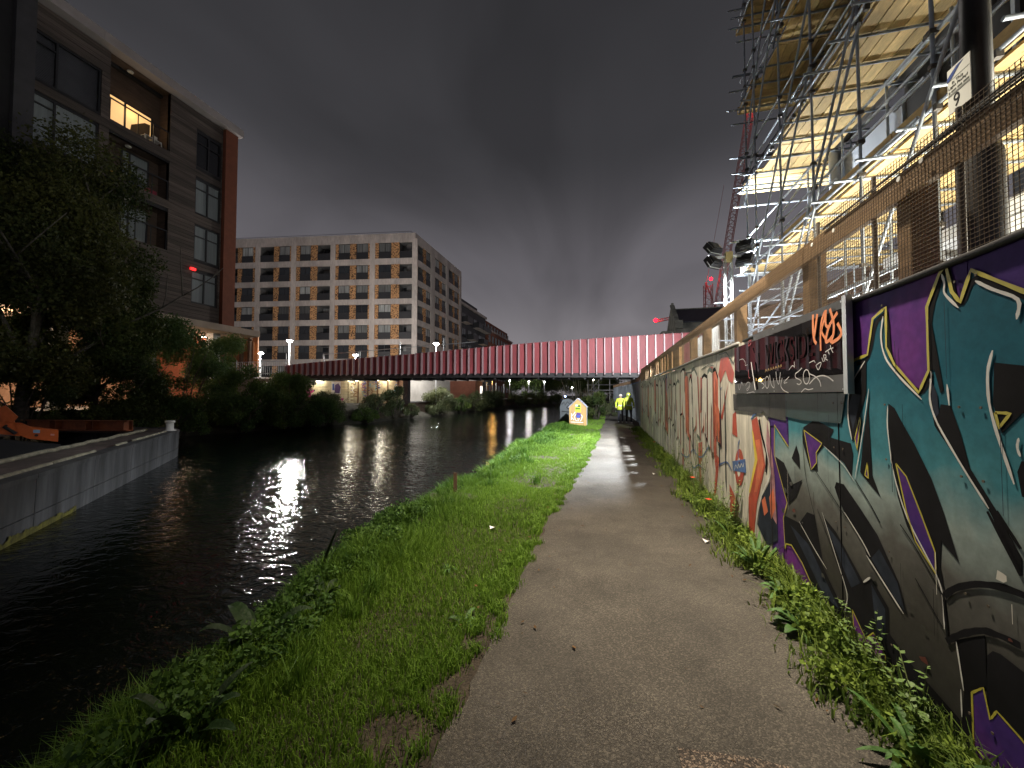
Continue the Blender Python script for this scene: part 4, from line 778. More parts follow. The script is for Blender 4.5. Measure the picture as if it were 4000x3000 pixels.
    ('p', 'red', 1, [(4.585,1.332),(4.431,1.386),(4.329,1.176),(4.242,0.924),(4.476,0.496),(4.568,0.151),(4.726,0.125),(4.714,0.49),(4.484,0.915)], 0),
    ('p', 'red', 1, [(8.486,0.512),(8.337,0.553),(8.398,0.155),(8.488,0.16)], 0),
    ('p', 'red', 1, [(8.459,1.571),(8.204,1.7),(8.06,1.467),(8.423,1.428)], 0),
    ('p', 'yellowfill', 2, [(4.58,1.241),(4.544,1.221),(4.433,0.945),(4.672,0.547),(4.704,0.551),(4.513,0.932)], 0),
    ('p', 'redlight', 2, [(4.488,1.137),(4.371,1.161),(4.274,0.918),(4.47,0.608),(4.545,0.589),(4.427,0.902)], 0),
    ('p', 'darkred', 2, [(5.14,0.433),(5.031,0.309),(5.126,-0.035),(5.207,-0.07)], 0),
    ('p', 'darkred', 2, [(6.856,1.683),(6.706,1.75),(6.765,1.368),(6.847,1.347)], 0),
    ('p', 'red', 2, [(4.84,0.793),(4.851,0.727),(4.875,0.664),(4.912,0.609),(4.957,0.569),(5.008,0.548),(5.058,0.547),(5.103,0.568),(5.138,0.609),(5.159,0.667),(5.164,0.734),(5.152,0.805),(5.124,0.871),(5.084,0.926),(5.036,0.964),(4.985,0.981),(4.936,0.977),(4.894,0.953),(4.862,0.911),(4.844,0.856)], 0),
    ('p', 'pale', 3, [(4.955,0.774),(4.96,0.74),(4.97,0.708),(4.984,0.681),(5.002,0.662),(5.021,0.652),(5.039,0.654),(5.056,0.666),(5.068,0.689),(5.075,0.718),(5.076,0.753),(5.072,0.788),(5.061,0.821),(5.046,0.848),(5.028,0.867),(5.009,0.875),(4.991,0.873),(4.975,0.859),(4.963,0.837),(4.956,0.808)], 0),
    ('p', 'blue', 4, [(5.242,0.795),(4.786,0.896),(4.774,0.745),(5.227,0.684)], 0),
    ('s', 'white', 5, [(5.166,0.698),(5.122,0.783),(5.047,0.733),(5.024,0.806),(4.971,0.759),(4.912,0.831),(4.868,0.784),(4.823,0.852)], 0.012),
    ('s', 'blue', 3, [(5.022,0.85),(5.031,1.025),(4.972,1.083)], 0.02),
    ('s', 'blue', 2, [(8.634,0.402),(7.978,0.395),(7.444,0.671),(7.237,0.586),(6.85,0.573),(6.426,0.804),(6.169,0.995),(5.883,1.1),(5.805,1.077)], 0.025),
    ('s', 'blue', 2, [(5.93,1.216),(5.832,1.06)], 0.02),
    ('s', 'blue', 2, [(7.688,0.381),(7.425,0.292),(7.086,0.445),(6.787,0.427)], 0.03),
    ('s', 'blue', 2, [(5.856,0.642),(5.46,0.766),(5.29,0.674)], 0.02),
    ('s', 'blue', 2, [(5.792,1.758),(5.746,1.668),(5.643,1.71)], 0.014),
    ('s', 'blue', 2, [(7.363,1.251),(7.271,1.368),(7.15,1.317)], 0.018),
    ('s', 'blue', 2, [(4.6,1.343),(4.535,1.392),(4.444,1.413)], 0.02),
    ('s', 'white', 3, [(4.29,1.415),(4.26,1.205),(4.121,0.914),(4.125,0.833),(4.372,0.588),(4.517,0.263),(4.528,0.037)], 0.02),
    ('s', 'black', 2, [(4.375,1.356),(4.314,1.199),(4.19,1.046),(4.225,0.854)], 0.045),
    ('p', 'pinkish', 2, [(4.174,1.369),(4.077,1.063),(4.028,0.862),(4.003,0.428),(4.142,0.485),(4.125,0.833),(4.213,1.085)], 0),
    ('p', 'dusk', 2, [(4.344,0.596),(4.127,0.792),(3.993,0.626),(3.987,0.289),(4.234,0.148),(4.472,0.277)], 0),
    ('p', 'redlight', 3, [(4.346,0.552),(4.262,0.616),(4.191,0.49),(4.285,0.421)], 0),
    ('p', 'redlight', 3, [(4.159,0.632),(4.057,0.747),(4.019,0.57),(4.12,0.441)], 0),
    ('p', 'red', 1, [(5.684,2.109),(5.361,2.094),(5.131,1.877),(5.198,1.745),(5.362,1.796),(5.473,1.929),(5.794,1.72),(6.193,1.438),(6.05,1.602),(5.782,1.923)], 0),
    ('p', 'red', 1, [(6.298,2.019),(6.078,2.021),(6.203,1.493),(6.293,1.51)], 0),
    ('p', 'red', 1, [(8.374,1.99),(8.036,2.01),(8.146,1.457),(8.479,1.426)], 0),
    ('p', 'red', 1, [(7.663,1.978),(7.504,1.992),(7.486,1.469),(7.643,1.466)], 0),
    ('p', 'red', 1, [(9.317,2.022),(9.124,2.04),(9.275,1.492),(9.386,1.518)], 0),
    ('p', 'red', 1, [(10.022,1.965),(9.745,1.984),(9.855,1.721),(10.045,1.663)], 0),
    ('s', 'darkgreen', 2, [(5.769,2.159),(5.434,2.157),(5.148,1.99),(5.049,2.129)], 0.02),
    ('s', 'darkgreen', 2, [(8.574,1.987),(8.18,2.042),(7.4,2.02),(7.436,1.47)], 0.02),
    ('s', 'darkgreen', 2, [(6.761,2.022),(6.296,2.065),(6.025,2.026),(6.097,1.924)], 0.016),
    ('s', 'white', 2, [(6.034,1.867),(5.962,2.004),(5.769,2.159)], 0.02),
    ('s', 'blue', 2, [(6.321,1.639),(6.045,1.69),(6.1,1.87),(5.968,1.899)], 0.02),
    ('s', 'blue', 2, [(6.801,1.362),(6.546,1.602),(6.319,1.676)], 0.02),
    ('s', 'red', 2, [(6.779,1.722),(6.465,1.678),(6.327,1.546),(6.222,1.529)], 0.012),
    ('s', 'red', 1, [(13.005,1.762),(12.387,1.791),(12.606,0.994)], 0.012),
    ('s', 'red', 1, [(10.746,1.798),(10.695,1.089)], 0.012),
]
SIGN_TAGS = [
    ('orange', 0.026, [(3.197,2.184),(3.205,2.075),(3.188,1.99),(3.159,1.97)]),
    ('orange', 0.026, [(3.14,2.177),(3.162,2.104),(3.187,2.026)]),
    ('orange', 0.02, [(3.106,1.912),(3.106,2.041),(3.086,2.126),(3.036,2.183),(3.042,2.135),(3.089,2.064),(3.09,2.038),(3.045,1.988)]),
    ('orange', 0.024, [(3.03,2.182),(3.041,2.082),(3.007,2.057),(2.98,2.071)]),
    ('orange', 0.024, [(2.982,2.18),(2.936,2.076),(2.947,1.999),(2.986,1.952)]),
    ('orange', 0.024, [(2.897,2.136),(2.988,2.077),(3.024,2.019),(3.046,1.96),(3.0,1.968),(2.954,1.995)]),
    ('orange', 0.024, [(2.9,2.069),(2.848,1.997),(2.892,1.965),(2.971,1.95)]),
    ('chalk', 0.007, [(3.175,1.816),(3.143,1.771),(3.096,1.83),(3.124,1.832),(3.173,1.814)]),
    ('chalk', 0.007, [(3.094,1.863),(3.075,1.832)]),
    ('chalk', 0.007, [(3.073,1.878),(3.056,1.833)]),
    ('chalk', 0.007, [(3.073,1.878),(3.042,1.879),(3.039,1.857),(3.06,1.855),(3.021,1.838)]),
    ('chalk', 0.007, [(3.049,1.897),(2.98,1.915)]),
    ('chalk', 0.007, [(3.018,1.907),(3.0,1.875)]),
    ('chalk', 0.007, [(2.986,1.937),(2.98,1.911),(2.956,1.883)]),
    ('chalk', 0.007, [(2.951,1.915),(2.98,1.911)]),
    ('chalk', 0.008, [(3.376,1.81),(3.437,1.784),(3.484,1.774),(3.485,1.739),(3.409,1.724),(3.381,1.701),(3.421,1.683),(3.461,1.694)]),
    ('chalk', 0.008, [(3.264,1.738),(3.269,1.718),(3.279,1.701),(3.295,1.689),(3.313,1.686),(3.33,1.69),(3.345,1.703),(3.355,1.721),(3.357,1.742),(3.353,1.763),(3.342,1.781),(3.326,1.791),(3.308,1.794),(3.29,1.789),(3.276,1.777),(3.267,1.759),(3.264,1.738)]),
    ('chalk', 0.008, [(3.274,1.763),(3.17,1.734),(3.122,1.697),(3.113,1.663)]),
    ('chalk', 0.008, [(3.268,1.685),(3.187,1.731),(3.087,1.741),(3.011,1.723),(2.96,1.695)]),
    ('chalk', 0.007, [(3.394,1.624),(3.335,1.656),(3.289,1.641),(3.217,1.65)]),
    ('chalk', 0.008, [(4.09,1.76),(4.175,1.755),(4.199,1.728),(4.115,1.713),(4.094,1.683),(4.156,1.666)]),
    ('chalk', 0.008, [(3.988,1.721),(3.994,1.697),(4.007,1.678),(4.026,1.668),(4.046,1.668),(4.065,1.68),(4.077,1.7),(4.08,1.724),(4.074,1.749),(4.06,1.768),(4.041,1.778),(4.021,1.777),(4.003,1.765),(3.991,1.745),(3.988,1.721)]),
    ('chalk', 0.008, [(3.973,1.79),(3.95,1.697),(3.871,1.655),(3.893,1.752)]),
    ('chalk', 0.008, [(3.837,1.811),(3.828,1.738),(3.78,1.681),(3.749,1.8)]),
    ('chalk', 0.008, [(3.715,1.75),(3.755,1.681),(3.696,1.642),(3.605,1.623)]),
    ('chalk', 0.006, [(3.623,1.709),(3.694,1.701),(3.657,1.726),(3.587,1.754)]),
    ('chalk', 0.006, [(4.601,1.708),(4.542,1.746),(4.452,1.73),(4.527,1.679),(4.584,1.667),(4.548,1.646),(4.471,1.698)]),
    ('chalk', 0.006, [(4.845,1.728),(4.807,1.642),(4.718,1.759),(4.68,1.71)]),
    ('chalk', 0.006, [(3.585,1.811),(3.517,1.847),(3.487,1.815),(3.495,1.871)]),
    ('chalk', 0.006, [(4.568,1.623),(4.368,1.641),(4.352,1.625)]),
    ('chalk', 0.006, [(4.788,1.997),(4.664,2.006),(4.589,1.952),(4.61,1.919),(4.533,1.927)]),
    ('chalk', 0.006, [(3.261,1.841),(3.19,1.854),(3.178,1.832)]),
    ('ochre', 0.005, [(4.073,1.819),(4.053,1.854),(4.031,1.826),(4.06,1.836)]),
    ('ochre', 0.005, [(4.014,1.823),(3.995,1.857),(3.974,1.829),(4.002,1.84)]),
    ('ochre', 0.005, [(3.958,1.826),(3.939,1.86),(3.919,1.832),(3.946,1.843)]),
    ('ochre', 0.005, [(3.903,1.83),(3.885,1.862),(3.865,1.836),(3.891,1.846)]),
    ('ochre', 0.005, [(3.849,1.833),(3.832,1.865),(3.813,1.839),(3.838,1.849)]),
    ('ochre', 0.005, [(3.798,1.836),(3.781,1.868),(3.762,1.842),(3.787,1.852)]),
    ('ochre', 0.005, [(3.748,1.839),(3.731,1.871),(3.713,1.845),(3.737,1.855)]),
    ('brightwhite', 0.016, [(4.426,1.945),(4.325,1.656)]),
    ('redtag', 0.01, [(4.496,2.117),(4.484,2.169),(4.411,2.175),(4.422,2.134),(4.496,2.117)]),
    ('redtag', 0.008, [(4.508,1.872),(4.503,1.785),(4.458,1.783)]),
]
SIGN_WEDGES = [[(4.442,2.09),(4.367,2.01),(4.328,1.943),(4.239,1.891),(4.249,2.023),(4.366,2.03),(4.398,2.092)],[(4.431,1.952),(4.336,1.943),(4.267,1.662),(4.317,1.656)]]
# ================================================================ painted hoarding along the towpath, mesh and timber rail on top
WX = 1.5
def zramp(name, stops, noise=.06, rough=.55):
    """spray-paint fade over the height of the board (a colour the paint itself has)"""
    m = bpy.data.materials.new(name); m.use_nodes = True; t = m.node_tree; b = t.nodes['Principled BSDF']; g = t.nodes.new('ShaderNodeNewGeometry'); s = t.nodes.new('ShaderNodeSeparateXYZ'); t.links.new(g.outputs['Position'], s.inputs[0])
    n = t.nodes.new('ShaderNodeTexNoise'); n.inputs['Scale'].default_value = 2.2; n.inputs['Detail'].default_value = 4; t.links.new(g.outputs['Position'], n.inputs['Vector'])
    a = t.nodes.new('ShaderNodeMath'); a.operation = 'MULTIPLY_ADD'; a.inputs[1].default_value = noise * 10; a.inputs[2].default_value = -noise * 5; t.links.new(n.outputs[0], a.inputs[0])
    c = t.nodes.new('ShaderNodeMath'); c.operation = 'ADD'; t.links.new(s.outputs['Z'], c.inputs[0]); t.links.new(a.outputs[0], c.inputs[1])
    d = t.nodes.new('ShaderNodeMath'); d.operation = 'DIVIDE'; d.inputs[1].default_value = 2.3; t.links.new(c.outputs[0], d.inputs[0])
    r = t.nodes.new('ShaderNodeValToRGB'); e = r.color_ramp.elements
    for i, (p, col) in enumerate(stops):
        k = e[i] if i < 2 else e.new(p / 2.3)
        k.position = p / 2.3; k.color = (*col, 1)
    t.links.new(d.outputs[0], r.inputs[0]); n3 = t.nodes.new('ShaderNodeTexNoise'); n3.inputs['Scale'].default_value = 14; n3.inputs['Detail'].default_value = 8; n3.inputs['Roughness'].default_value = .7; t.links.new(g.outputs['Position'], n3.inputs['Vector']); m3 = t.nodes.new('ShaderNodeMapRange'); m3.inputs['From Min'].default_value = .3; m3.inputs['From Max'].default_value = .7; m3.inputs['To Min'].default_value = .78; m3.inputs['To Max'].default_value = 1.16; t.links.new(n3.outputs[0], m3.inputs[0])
    x3 = t.nodes.new('ShaderNodeMix'); x3.data_type = 'RGBA'; x3.blend_type = 'MULTIPLY'; x3.inputs[0].default_value = 1; t.links.new(r.outputs[0], x3.inputs[6]); t.links.new(m3.outputs[0], x3.inputs[7]); t.links.new(x3.outputs[2], b.inputs['Base Color']); b.inputs['Roughness'].default_value = .68; b.inputs['Specular IOR Level'].default_value = .18
    return m
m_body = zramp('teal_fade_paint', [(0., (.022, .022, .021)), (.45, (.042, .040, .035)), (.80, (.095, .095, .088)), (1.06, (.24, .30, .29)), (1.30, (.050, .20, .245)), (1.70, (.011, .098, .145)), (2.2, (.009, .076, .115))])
m_purp = M('purple_paint', (.060, .026, .18), .65, var=.2, scale=1.1, col2=(.20, .036, .23), bump=.06, bscale=20, spec=.15, fine=.10)
e = m_purp.node_tree.nodes['Color Ramp'].color_ramp.elements; e[0].position = .45; e[1].position = .78
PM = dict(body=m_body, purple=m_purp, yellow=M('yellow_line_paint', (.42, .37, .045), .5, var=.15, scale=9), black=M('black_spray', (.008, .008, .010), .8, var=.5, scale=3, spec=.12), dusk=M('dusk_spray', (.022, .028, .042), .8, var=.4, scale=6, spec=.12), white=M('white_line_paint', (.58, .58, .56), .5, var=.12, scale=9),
          overblack=M('over_black', (.035, .034, .034), .6, var=.5, scale=5), overteal=M('over_teal', (.012, .035, .04), .5, var=.35, scale=4), red=M('red_spray', (.40, .055, .03), .5, var=.25, scale=6), redlight=M('orange_red_spray', (.55, .13, .06), .5, var=.25, scale=7), darkred=M('dark_red_spray', (.09, .018, .015), .5, var=.3, scale=6), yellowfill=M('yellow_spray', (.60, .45, .05), .5, var=.2, scale=5),
          pale=M('pale_spray', (.64, .62, .56), .6, var=.1, scale=6), blue=M('blue_spray', (.06, .13, .34), .5, var=.3, scale=9), pinkish=M('pink_collage', (.30, .15, .17), .6, var=.6, scale=7), darkgreen=M('dark_green_spray', (.04, .075, .05), .5, var=.3, scale=8))
m_old = M('old_painted_ply', (.50, .475, .41), .75, var=.38, scale=2.6, stretch=(1, 3.5, .30), bump=.25, bscale=30, fine=.16, objvar=.12)
m_oldfar = M('streaked_ply', (.44, .43, .38), .75, var=.55, scale=3.2, stretch=(1, 3, .16), bump=.3, bscale=30, fine=.2, objvar=.15)
m_tim = M('fence_timber', (.25, .16, .085), .8, var=.3, scale=3, stretch=(1, .3, 3), bump=.25, bscale=40, objvar=.15)
m_trim = M('black_edging', (.02, .02, .022), .6, var=.2); m_wire = M('rusty_wire_mesh', (.075, .050, .028), .7, var=.3, scale=30)
fe = thing('hoarding_fence', 'tall graffiti painted hoarding with wire mesh and timber rail on top', 'fence', (WX, 4, 0))
y = -1.35; k = 0
joints = [-1.6, -.4, .82, 2.04, 3.0, 4.1, 5.17, 6.39, 7.61, 8.83, 10.05, 11.27, 12.49, 13.71, 14.93, 16.15, 17.37, 18.4]
rp_ = random.Random(4)
for a, b in zip(joints, joints[1:]):
    m = m_purp if b <= 4.11 else (m_old if a < 8 else m_oldfar)
    dx = rp_.uniform(-.0005, .0005) if b < 9 else rp_.uniform(-.004, .004)
    nb = 1 if b < 9 else 6
    for j in range(nb):
        y0, y1 = a + (b - a) * j / nb, a + (b - a) * (j + 1) / nb; d2 = dx + (rp_.uniform(-.006, .006) if nb > 1 else 0)
        block('hoarding_panel' if nb == 1 else 'hoarding_board', (WX + d2, y0 + .0025, .015), (WX + .02 + d2, y1 - .0025, 2.2 - (0 if b < 9 else rp_.uniform(0, .05))), m, fe)
def fp(u, v, t): return (WX - t, u, v)
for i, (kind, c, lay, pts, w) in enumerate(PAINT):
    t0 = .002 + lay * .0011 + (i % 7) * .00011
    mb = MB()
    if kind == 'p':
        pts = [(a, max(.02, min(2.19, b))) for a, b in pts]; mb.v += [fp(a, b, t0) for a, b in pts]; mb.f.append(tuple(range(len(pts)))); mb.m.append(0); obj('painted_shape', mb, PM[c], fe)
    else:
        # smooth the stroke a little, keep it on the board
        P = [Vector((a, b)) for a, b in pts]; Q = []
        for p, q in zip(P, P[1:]):
            for s in range(4): Q.append(p.lerp(q, s / 4))
        Q.append(P[-1])
        if c in ('white', 'blue', 'black'):
            for _ in range(2): Q = [Q[0]] + [(Q[j - 1] + Q[j] * 2 + Q[j + 1]) / 4 for j in range(1, len(Q) - 1)] + [Q[-1]]
        Q = [q for q in Q if .01 < q.y < 2.195]
        if len(Q) > 1:
            rw = random.Random(i); L = []
            for j, q in enumerate(Q):
                d = (Q[min(j + 1, len(Q) - 1)] - Q[max(j - 1, 0)]); d = d.normalized() if d.length else Vector((1, 0)); n = Vector((-d.y, d.x)) * w * .5 * rw.uniform(.8, 1.15) * (.35 if c == 'white' and j in (0, len(Q) - 1) else 1); L.append((q + n, q - n))
            for (a, b), (c2, d2) in zip(L, L[1:]): mb.quad(fp(a.x, a.y, t0), fp(b.x, b.y, t0), fp(d2.x, d2.y, t0), fp(c2.x, c2.y, t0))
            obj('painted_line', mb, PM[c], fe)
# rows of old block letters on the pale boards
rl3 = random.Random(31); yy = 5.75; k = 0
while yy < 17.6:
    w = rl3.uniform(.26, .46); zb = rl3.uniform(.55, .95) if k % 3 else rl3.uniform(.9, 1.25); zt = rl3.uniform(1.85, 2.12); lean = rl3.uniform(-.12, .12); tq = rl3.uniform(.3, .6)
    shp = [(yy, zb), (yy + w * .42, zb + rl3.uniform(0, .15)), (yy + w * .5, zb + (zt - zb) * tq), (yy + w * .62, zb + rl3.uniform(.05, .2)), (yy + w, zb + rl3.uniform(0, .1)), (yy + w * .95 + lean, zt - rl3.uniform(0, .1)), (yy + w * .55 + lean, zt), (yy + w * .08 + lean, zt - rl3.uniform(0, .18))]
    cx, cz = yy + w / 2, (zb + zt) / 2
    for nm, col, sc2, ox, oz, lay in (('letter_shadow', 'red' if k % 4 else 'darkred', 1.0, -.075, -.03, .0058), ('letter_outline', 'darkgreen' if k % 2 else 'black', 1.09, 0, 0, .0064), ('letter_fill', 'pale' if k % 5 else 'redlight', .98, 0, 0, .0070)):
        mb = MB(); mb.v += [fp(cx + (a - cx) * (sc2 + (.05 if sc2 > 1 else 0)) + ox, min(2.15, cz + (b - cz) * sc2 + oz), lay + k * .00003) for a, b in shp]; mb.f.append(tuple(range(len(shp)))); mb.m.append(0); obj(nm, mb, PM[col], fe)
    yy += w * rl3.uniform(1.1, 1.5); k += 1
# joints between the near sheets, screws and paint drips
for yy in (.82, 3.0, 4.1): block('joint_bead', (WX - .0098, yy - .0010, .03), (WX + .001, yy + .0010, 2.18), M('joint_filler', (.02, .02, .022), .9), fe)
scw = mesh('screw_head', MB().tube([(0, 0, 0), (-.003, 0, 0)], .006, 8), M('rusty_screw', (.10, .08, .06), .6, metal=.4))
for yy in (.77, .87, 1.99, 2.09, 2.95, 3.05, 1.43, 2.55):
    for zz in (.25, .75, 1.25, 1.55, 2.1): link('screw_head', scw, (WX - .0095, yy, zz), fe)
rd_ = random.Random(77)
for k in range(46):
    yy = rd_.uniform(1.3, 4.2); z1 = rd_.uniform(.5, 2.1); L = rd_.uniform(.05, .35); w = rd_.uniform(.002, .005); mb = MB()
    mb.v += [fp(yy - w / 2, z1, .0102), fp(yy + w / 2, z1, .0102), fp(yy + w * .4, z1 - L, .0102), fp(yy - w * .4, z1 - L, .0102)]; mb.f.append((0, 1, 2, 3)); mb.m.append(0); obj('paint_drip', mb, PM[rd_.choice(['black', 'overteal', 'dusk', 'black', 'pale' if z1 < 1.3 else 'dusk'])], fe)
for k in range(26):
    yy = rd_.uniform(1.2, 8); zz = rd_.uniform(.06, .9); s_ = rd_.uniform(.008, .035); mb = MB(); n_ = 7
    mb.v += [fp(yy + s_ * math.cos(a) * rd_.uniform(.5, 1.3), zz + s_ * .7 * math.sin(a) * rd_.uniform(.5, 1.3), .0112 + k * .00002) for a in np.linspace(0, 6.28, n_ + 1)[:-1]]; mb.f.append(tuple(range(n_))); mb.m.append(0); obj('scuff_mark', mb, PM[rd_.choice(['overblack', 'pale', 'darkred', 'overblack'])], fe)
# vertical streaks and drips of older paint on the far boards
rs = random.Random(9)
for k in range(110):
    yy = rs.uniform(5.4, 18.2); z0 = rs.uniform(.15, 1.7); h = rs.uniform(.25, 1.1); w = rs.uniform(.02, .10); col = rs.choice(['pale', 'pale', 'darkgreen', 'darkred', 'red', 'overblack', 'white', 'blue', 'overblack', 'dusk'])
    if yy < 8.8 and col in ('white', 'blue'): continue
    if yy > 15.5: col = rs.choice(['pale', 'white', 'blue', 'dusk', 'white'])
    mb = MB(); pts = [(yy + rs.uniform(-.4, .4) * w, z0), (yy + w, z0 + h * rs.uniform(.1, .3)), (yy + w * rs.uniform(.6, 1.1), min(2.15, z0 + h)), (yy, min(2.12, z0 + h * .9))]
    mb.v += [fp(a, b, .0075 + k * .00004) for a, b in pts]; mb.f.append((0, 1, 2, 3)); mb.m.append(0); obj('paint_streak', mb, PM[col], fe)
# black edging and cap along the board tops
mb = MB(); pts = [(WX - .012, yy, 2.20 + .015 * math.sin(yy * 1.9) - (.02 if yy > 8 else 0)) for yy in np.arange(-1.5, 5.0, .25)]; mb.tube(pts, .017, 7); obj('edging_strip', mb, m_trim, fe, True)
mb = MB(); mb.tube([(WX - .008, yy, 2.205 + .006 * math.sin(yy * 2)) for yy in np.arange(4.95, 18.4, .4)], .026, 8); obj('cap_pipe', mb, M('grey_cap', (.20, .20, .195), .6, var=.2), fe, True)
# timber rail in lengths, posts behind
for a, b in ((-1.5, 1.3), (1.3, 3.5), (3.5, 6.9), (6.9, 10.6), (10.6, 14.4), (14.4, 18.4)):
    for z0, z1, x0 in ((2.645, 2.735, WX + .030), (2.742, 2.79, WX + .036)): block('rail_board', (x0, a + .004, z0), (x0 + .035, b - .004, z1), m_tim, fe)
for yy in (-.6, 1.05, 2.50, 3.55, 5.3, 6.95, 7.95, 9.3, 10.65, 12, 13.4, 14.8, 16.2, 17.6): block('post', (WX + .07, yy - .05, -.02), (WX + .19, yy + .05, 2.78), m_tim, fe)
for yy in (2.13, 2.70, 3.32): rod('mesh_post', (WX + .055, yy, 1.9), (WX + .055, yy, 2.9), .012, M('mesh_post_steel', (.12, .11, .10), .5, metal=.4), fe)
rb = random.Random(2); yy = 8.6
while yy < 18.2:
    w = rb.uniform(.10, .17)
    if rb.random() < .86: block('upper_slat', (WX + .012, yy, 2.19), (WX + .026, yy + w - .012, 2.645), m_tim, fe)
    yy += w
# wire mesh
mb = MB(); rm = random.Random(8)
for yy in np.arange(-1.2, 8.5, .0205):
    top = 2.862 + .006 * math.sin(yy * 2.1) if yy < 4.2 else 2.74
    mb.bar((WX + .013, yy, 2.14 + rm.uniform(-.03, .01)), (WX + .013 + rm.uniform(-.001, .001), yy, top + rm.uniform(0, .008)), .0021, .0021, (1, 0, 0))
for zz in np.arange(2.16, 2.86, .0205):
    for a, b in ((-1.2, 1.0), (1.0, 2.6), (2.6, 4.2), (4.2, 8.5)):
        if not (a > 4 and zz > 2.73): mb.bar((WX + .0105, a, zz), (WX + .0105, b, zz + .004), .0021, .0021)
obj('wire_mesh', mb, m_wire, fe, kind='stuff')
mb = MB(); 
for k in range(3): mb.tube([(WX + .028 + .006 * k, yy, 2.80 + .012 * k + .008 * math.sin(yy * 3 + k)) for yy in np.arange(-1.2, 3.4, .2)], .006, 6)
obj('cable_bundle', mb, m_trim, fe, True)
for yy, zz in ((2.27, 2.75), (2.42, 2.74), (3.02, 2.72), (3.3, 2.73)): obj('round_tag', MB().tube([(WX + .005, yy, zz), (WX + .001, yy, zz)], .013, 12), M('white_tag', (.6, .6, .58), .5), fe)

# ================================================================ black sign board on the hoarding
m_gloss = M('black_gloss_acrylic', (.010, .0095, .011), .02, var=.2, scale=5, spec=.5); m_glossl = M('gloss_letter', (.003, .003, .003), .03, var=0, spec=.9)
sb = thing('site_sign', 'glossy black WICKSIDE sign board covered in scrawled tags', 'sign', (1.47, 3.9, 1.6))
obj('board', MB().box((1.462, 2.83, 1.62), (1.476, 4.99, 2.155)), m_gloss, sb); obj('board_top', MB().box((1.465, 2.83, 2.157), (1.476, 4.4, 2.215)), M('sign_matt_black', (.03, .03, .03), .5, var=.4, scale=6), sb)
obj('edge_post', MB().box((1.44, 2.785, 1.61), (1.476, 2.826, 2.225)), m_rail, sb); obj('bottom_band', MB().box((1.4595, 2.84, 1.623), (1.4615, 4.98, 1.735)), M('sign_matt_black', (.03, .03, .03)), sb)
for yy in (2.87, 3.9, 4.95):
    for zz in (1.64, 2.2): obj('fixing_screw', MB().tube([(1.461, yy, zz), (1.457, yy, zz)], .006, 8), m_rail, sb)
tcu = bpy.data.curves.new('lettering', 'FONT'); tcu.body = 'WICKSIDE'; tcu.size = 1; tcu.extrude = .004
to = bpy.data.objects.new('lettering', tcu); COL.objects.link(to); bpy.context.view_layer.update()
dg = bpy.context.evaluated_depsgraph_get(); me = bpy.data.meshes.new_from_object(to.evaluated_get(dg)); bpy.data.objects.remove(to)
xs_ = [v.co.x for v in me.vertices]; zs_ = [v.co.y for v in me.vertices]; x0, x1, z0_, z1_ = min(xs_), max(xs_), min(zs_), max(zs_)
def place_text(me, ya, yb, za, zb, X, m, parent, name='lettering'):
    """fit a text mesh on a wall facing -X, reading from ya (left) to yb (right)"""
    xs_ = [v.co.x for v in me.vertices]; zs_ = [v.co.y for v in me.vertices]; x0, x1, z0_, z1_ = min(xs_), max(xs_), min(zs_), max(zs_)
    for v in me.vertices:
        u = (v.co.x - x0) / (x1 - x0); w = (v.co.y - z0_) / (z1_ - z0_); d = v.co.z
        v.co = (X - d - wloc(parent).x, ya + (yb - ya) * u - wloc(parent).y, za + (zb - za) * w - wloc(parent).z)
    me.materials.clear(); me.materials.append(m); o = bpy.data.objects.new(name, me); COL.objects.link(o); o.parent = parent; return o
def text_mesh(s, extrude=.001):
    c = bpy.data.curves.new('lettering', 'FONT'); c.body = s; c.extrude = extrude; o = bpy.data.objects.new('lettering', c); COL.objects.link(o); bpy.context.view_layer.update()
    m = bpy.data.meshes.new_from_object(o.evaluated_get(bpy.context.evaluated_depsgraph_get())); bpy.data.objects.remove(o); return m
place_text(me, 4.08, 3.215, 1.885, 2.077, 1.4575, m_glossl, sb)
SM = dict(orange=M('orange_spray', (.62, .19, .055), .5, var=.12, scale=8), chalk=M('chalk_tag', (.46, .45, .46), .6, var=.2, scale=9), ochre=M('ochre_tag', (.36, .24, .09), .6), brightwhite=M('bright_white_line', (.85, .87, .9), .4), redtag=M('red_tag', (.40, .05, .06), .5))
for i, (c, w, pts) in enumerate(SIGN_TAGS):
    P = [Vector(p) for p in pts]; Q = []
    for p, q in zip(P, P[1:]):
        for s in range(5): Q.append(p.lerp(q, s / 5))
    Q.append(P[-1])
    for _ in range(4): Q = [Q[0]] + [(Q[j - 1] + Q[j] * 2 + Q[j + 1]) / 4 for j in range(1, len(Q) - 1)] + [Q[-1]]
    mb = MB(); ribbon(mb, [(q.x, q.y) for q in Q], w, lambda u, v, t: (1.4525 - t - .00006 * i, u, v), 0); obj('scrawled_tag', mb, SM[c], sb)
for pts in SIGN_WEDGES:
    mb = MB(); mb.v += [(1.4545, a, b) for a, b in pts]; mb.f.append(tuple(range(len(pts)))); mb.m.append(0); obj('logo_wedge', mb, m_glossl, sb)

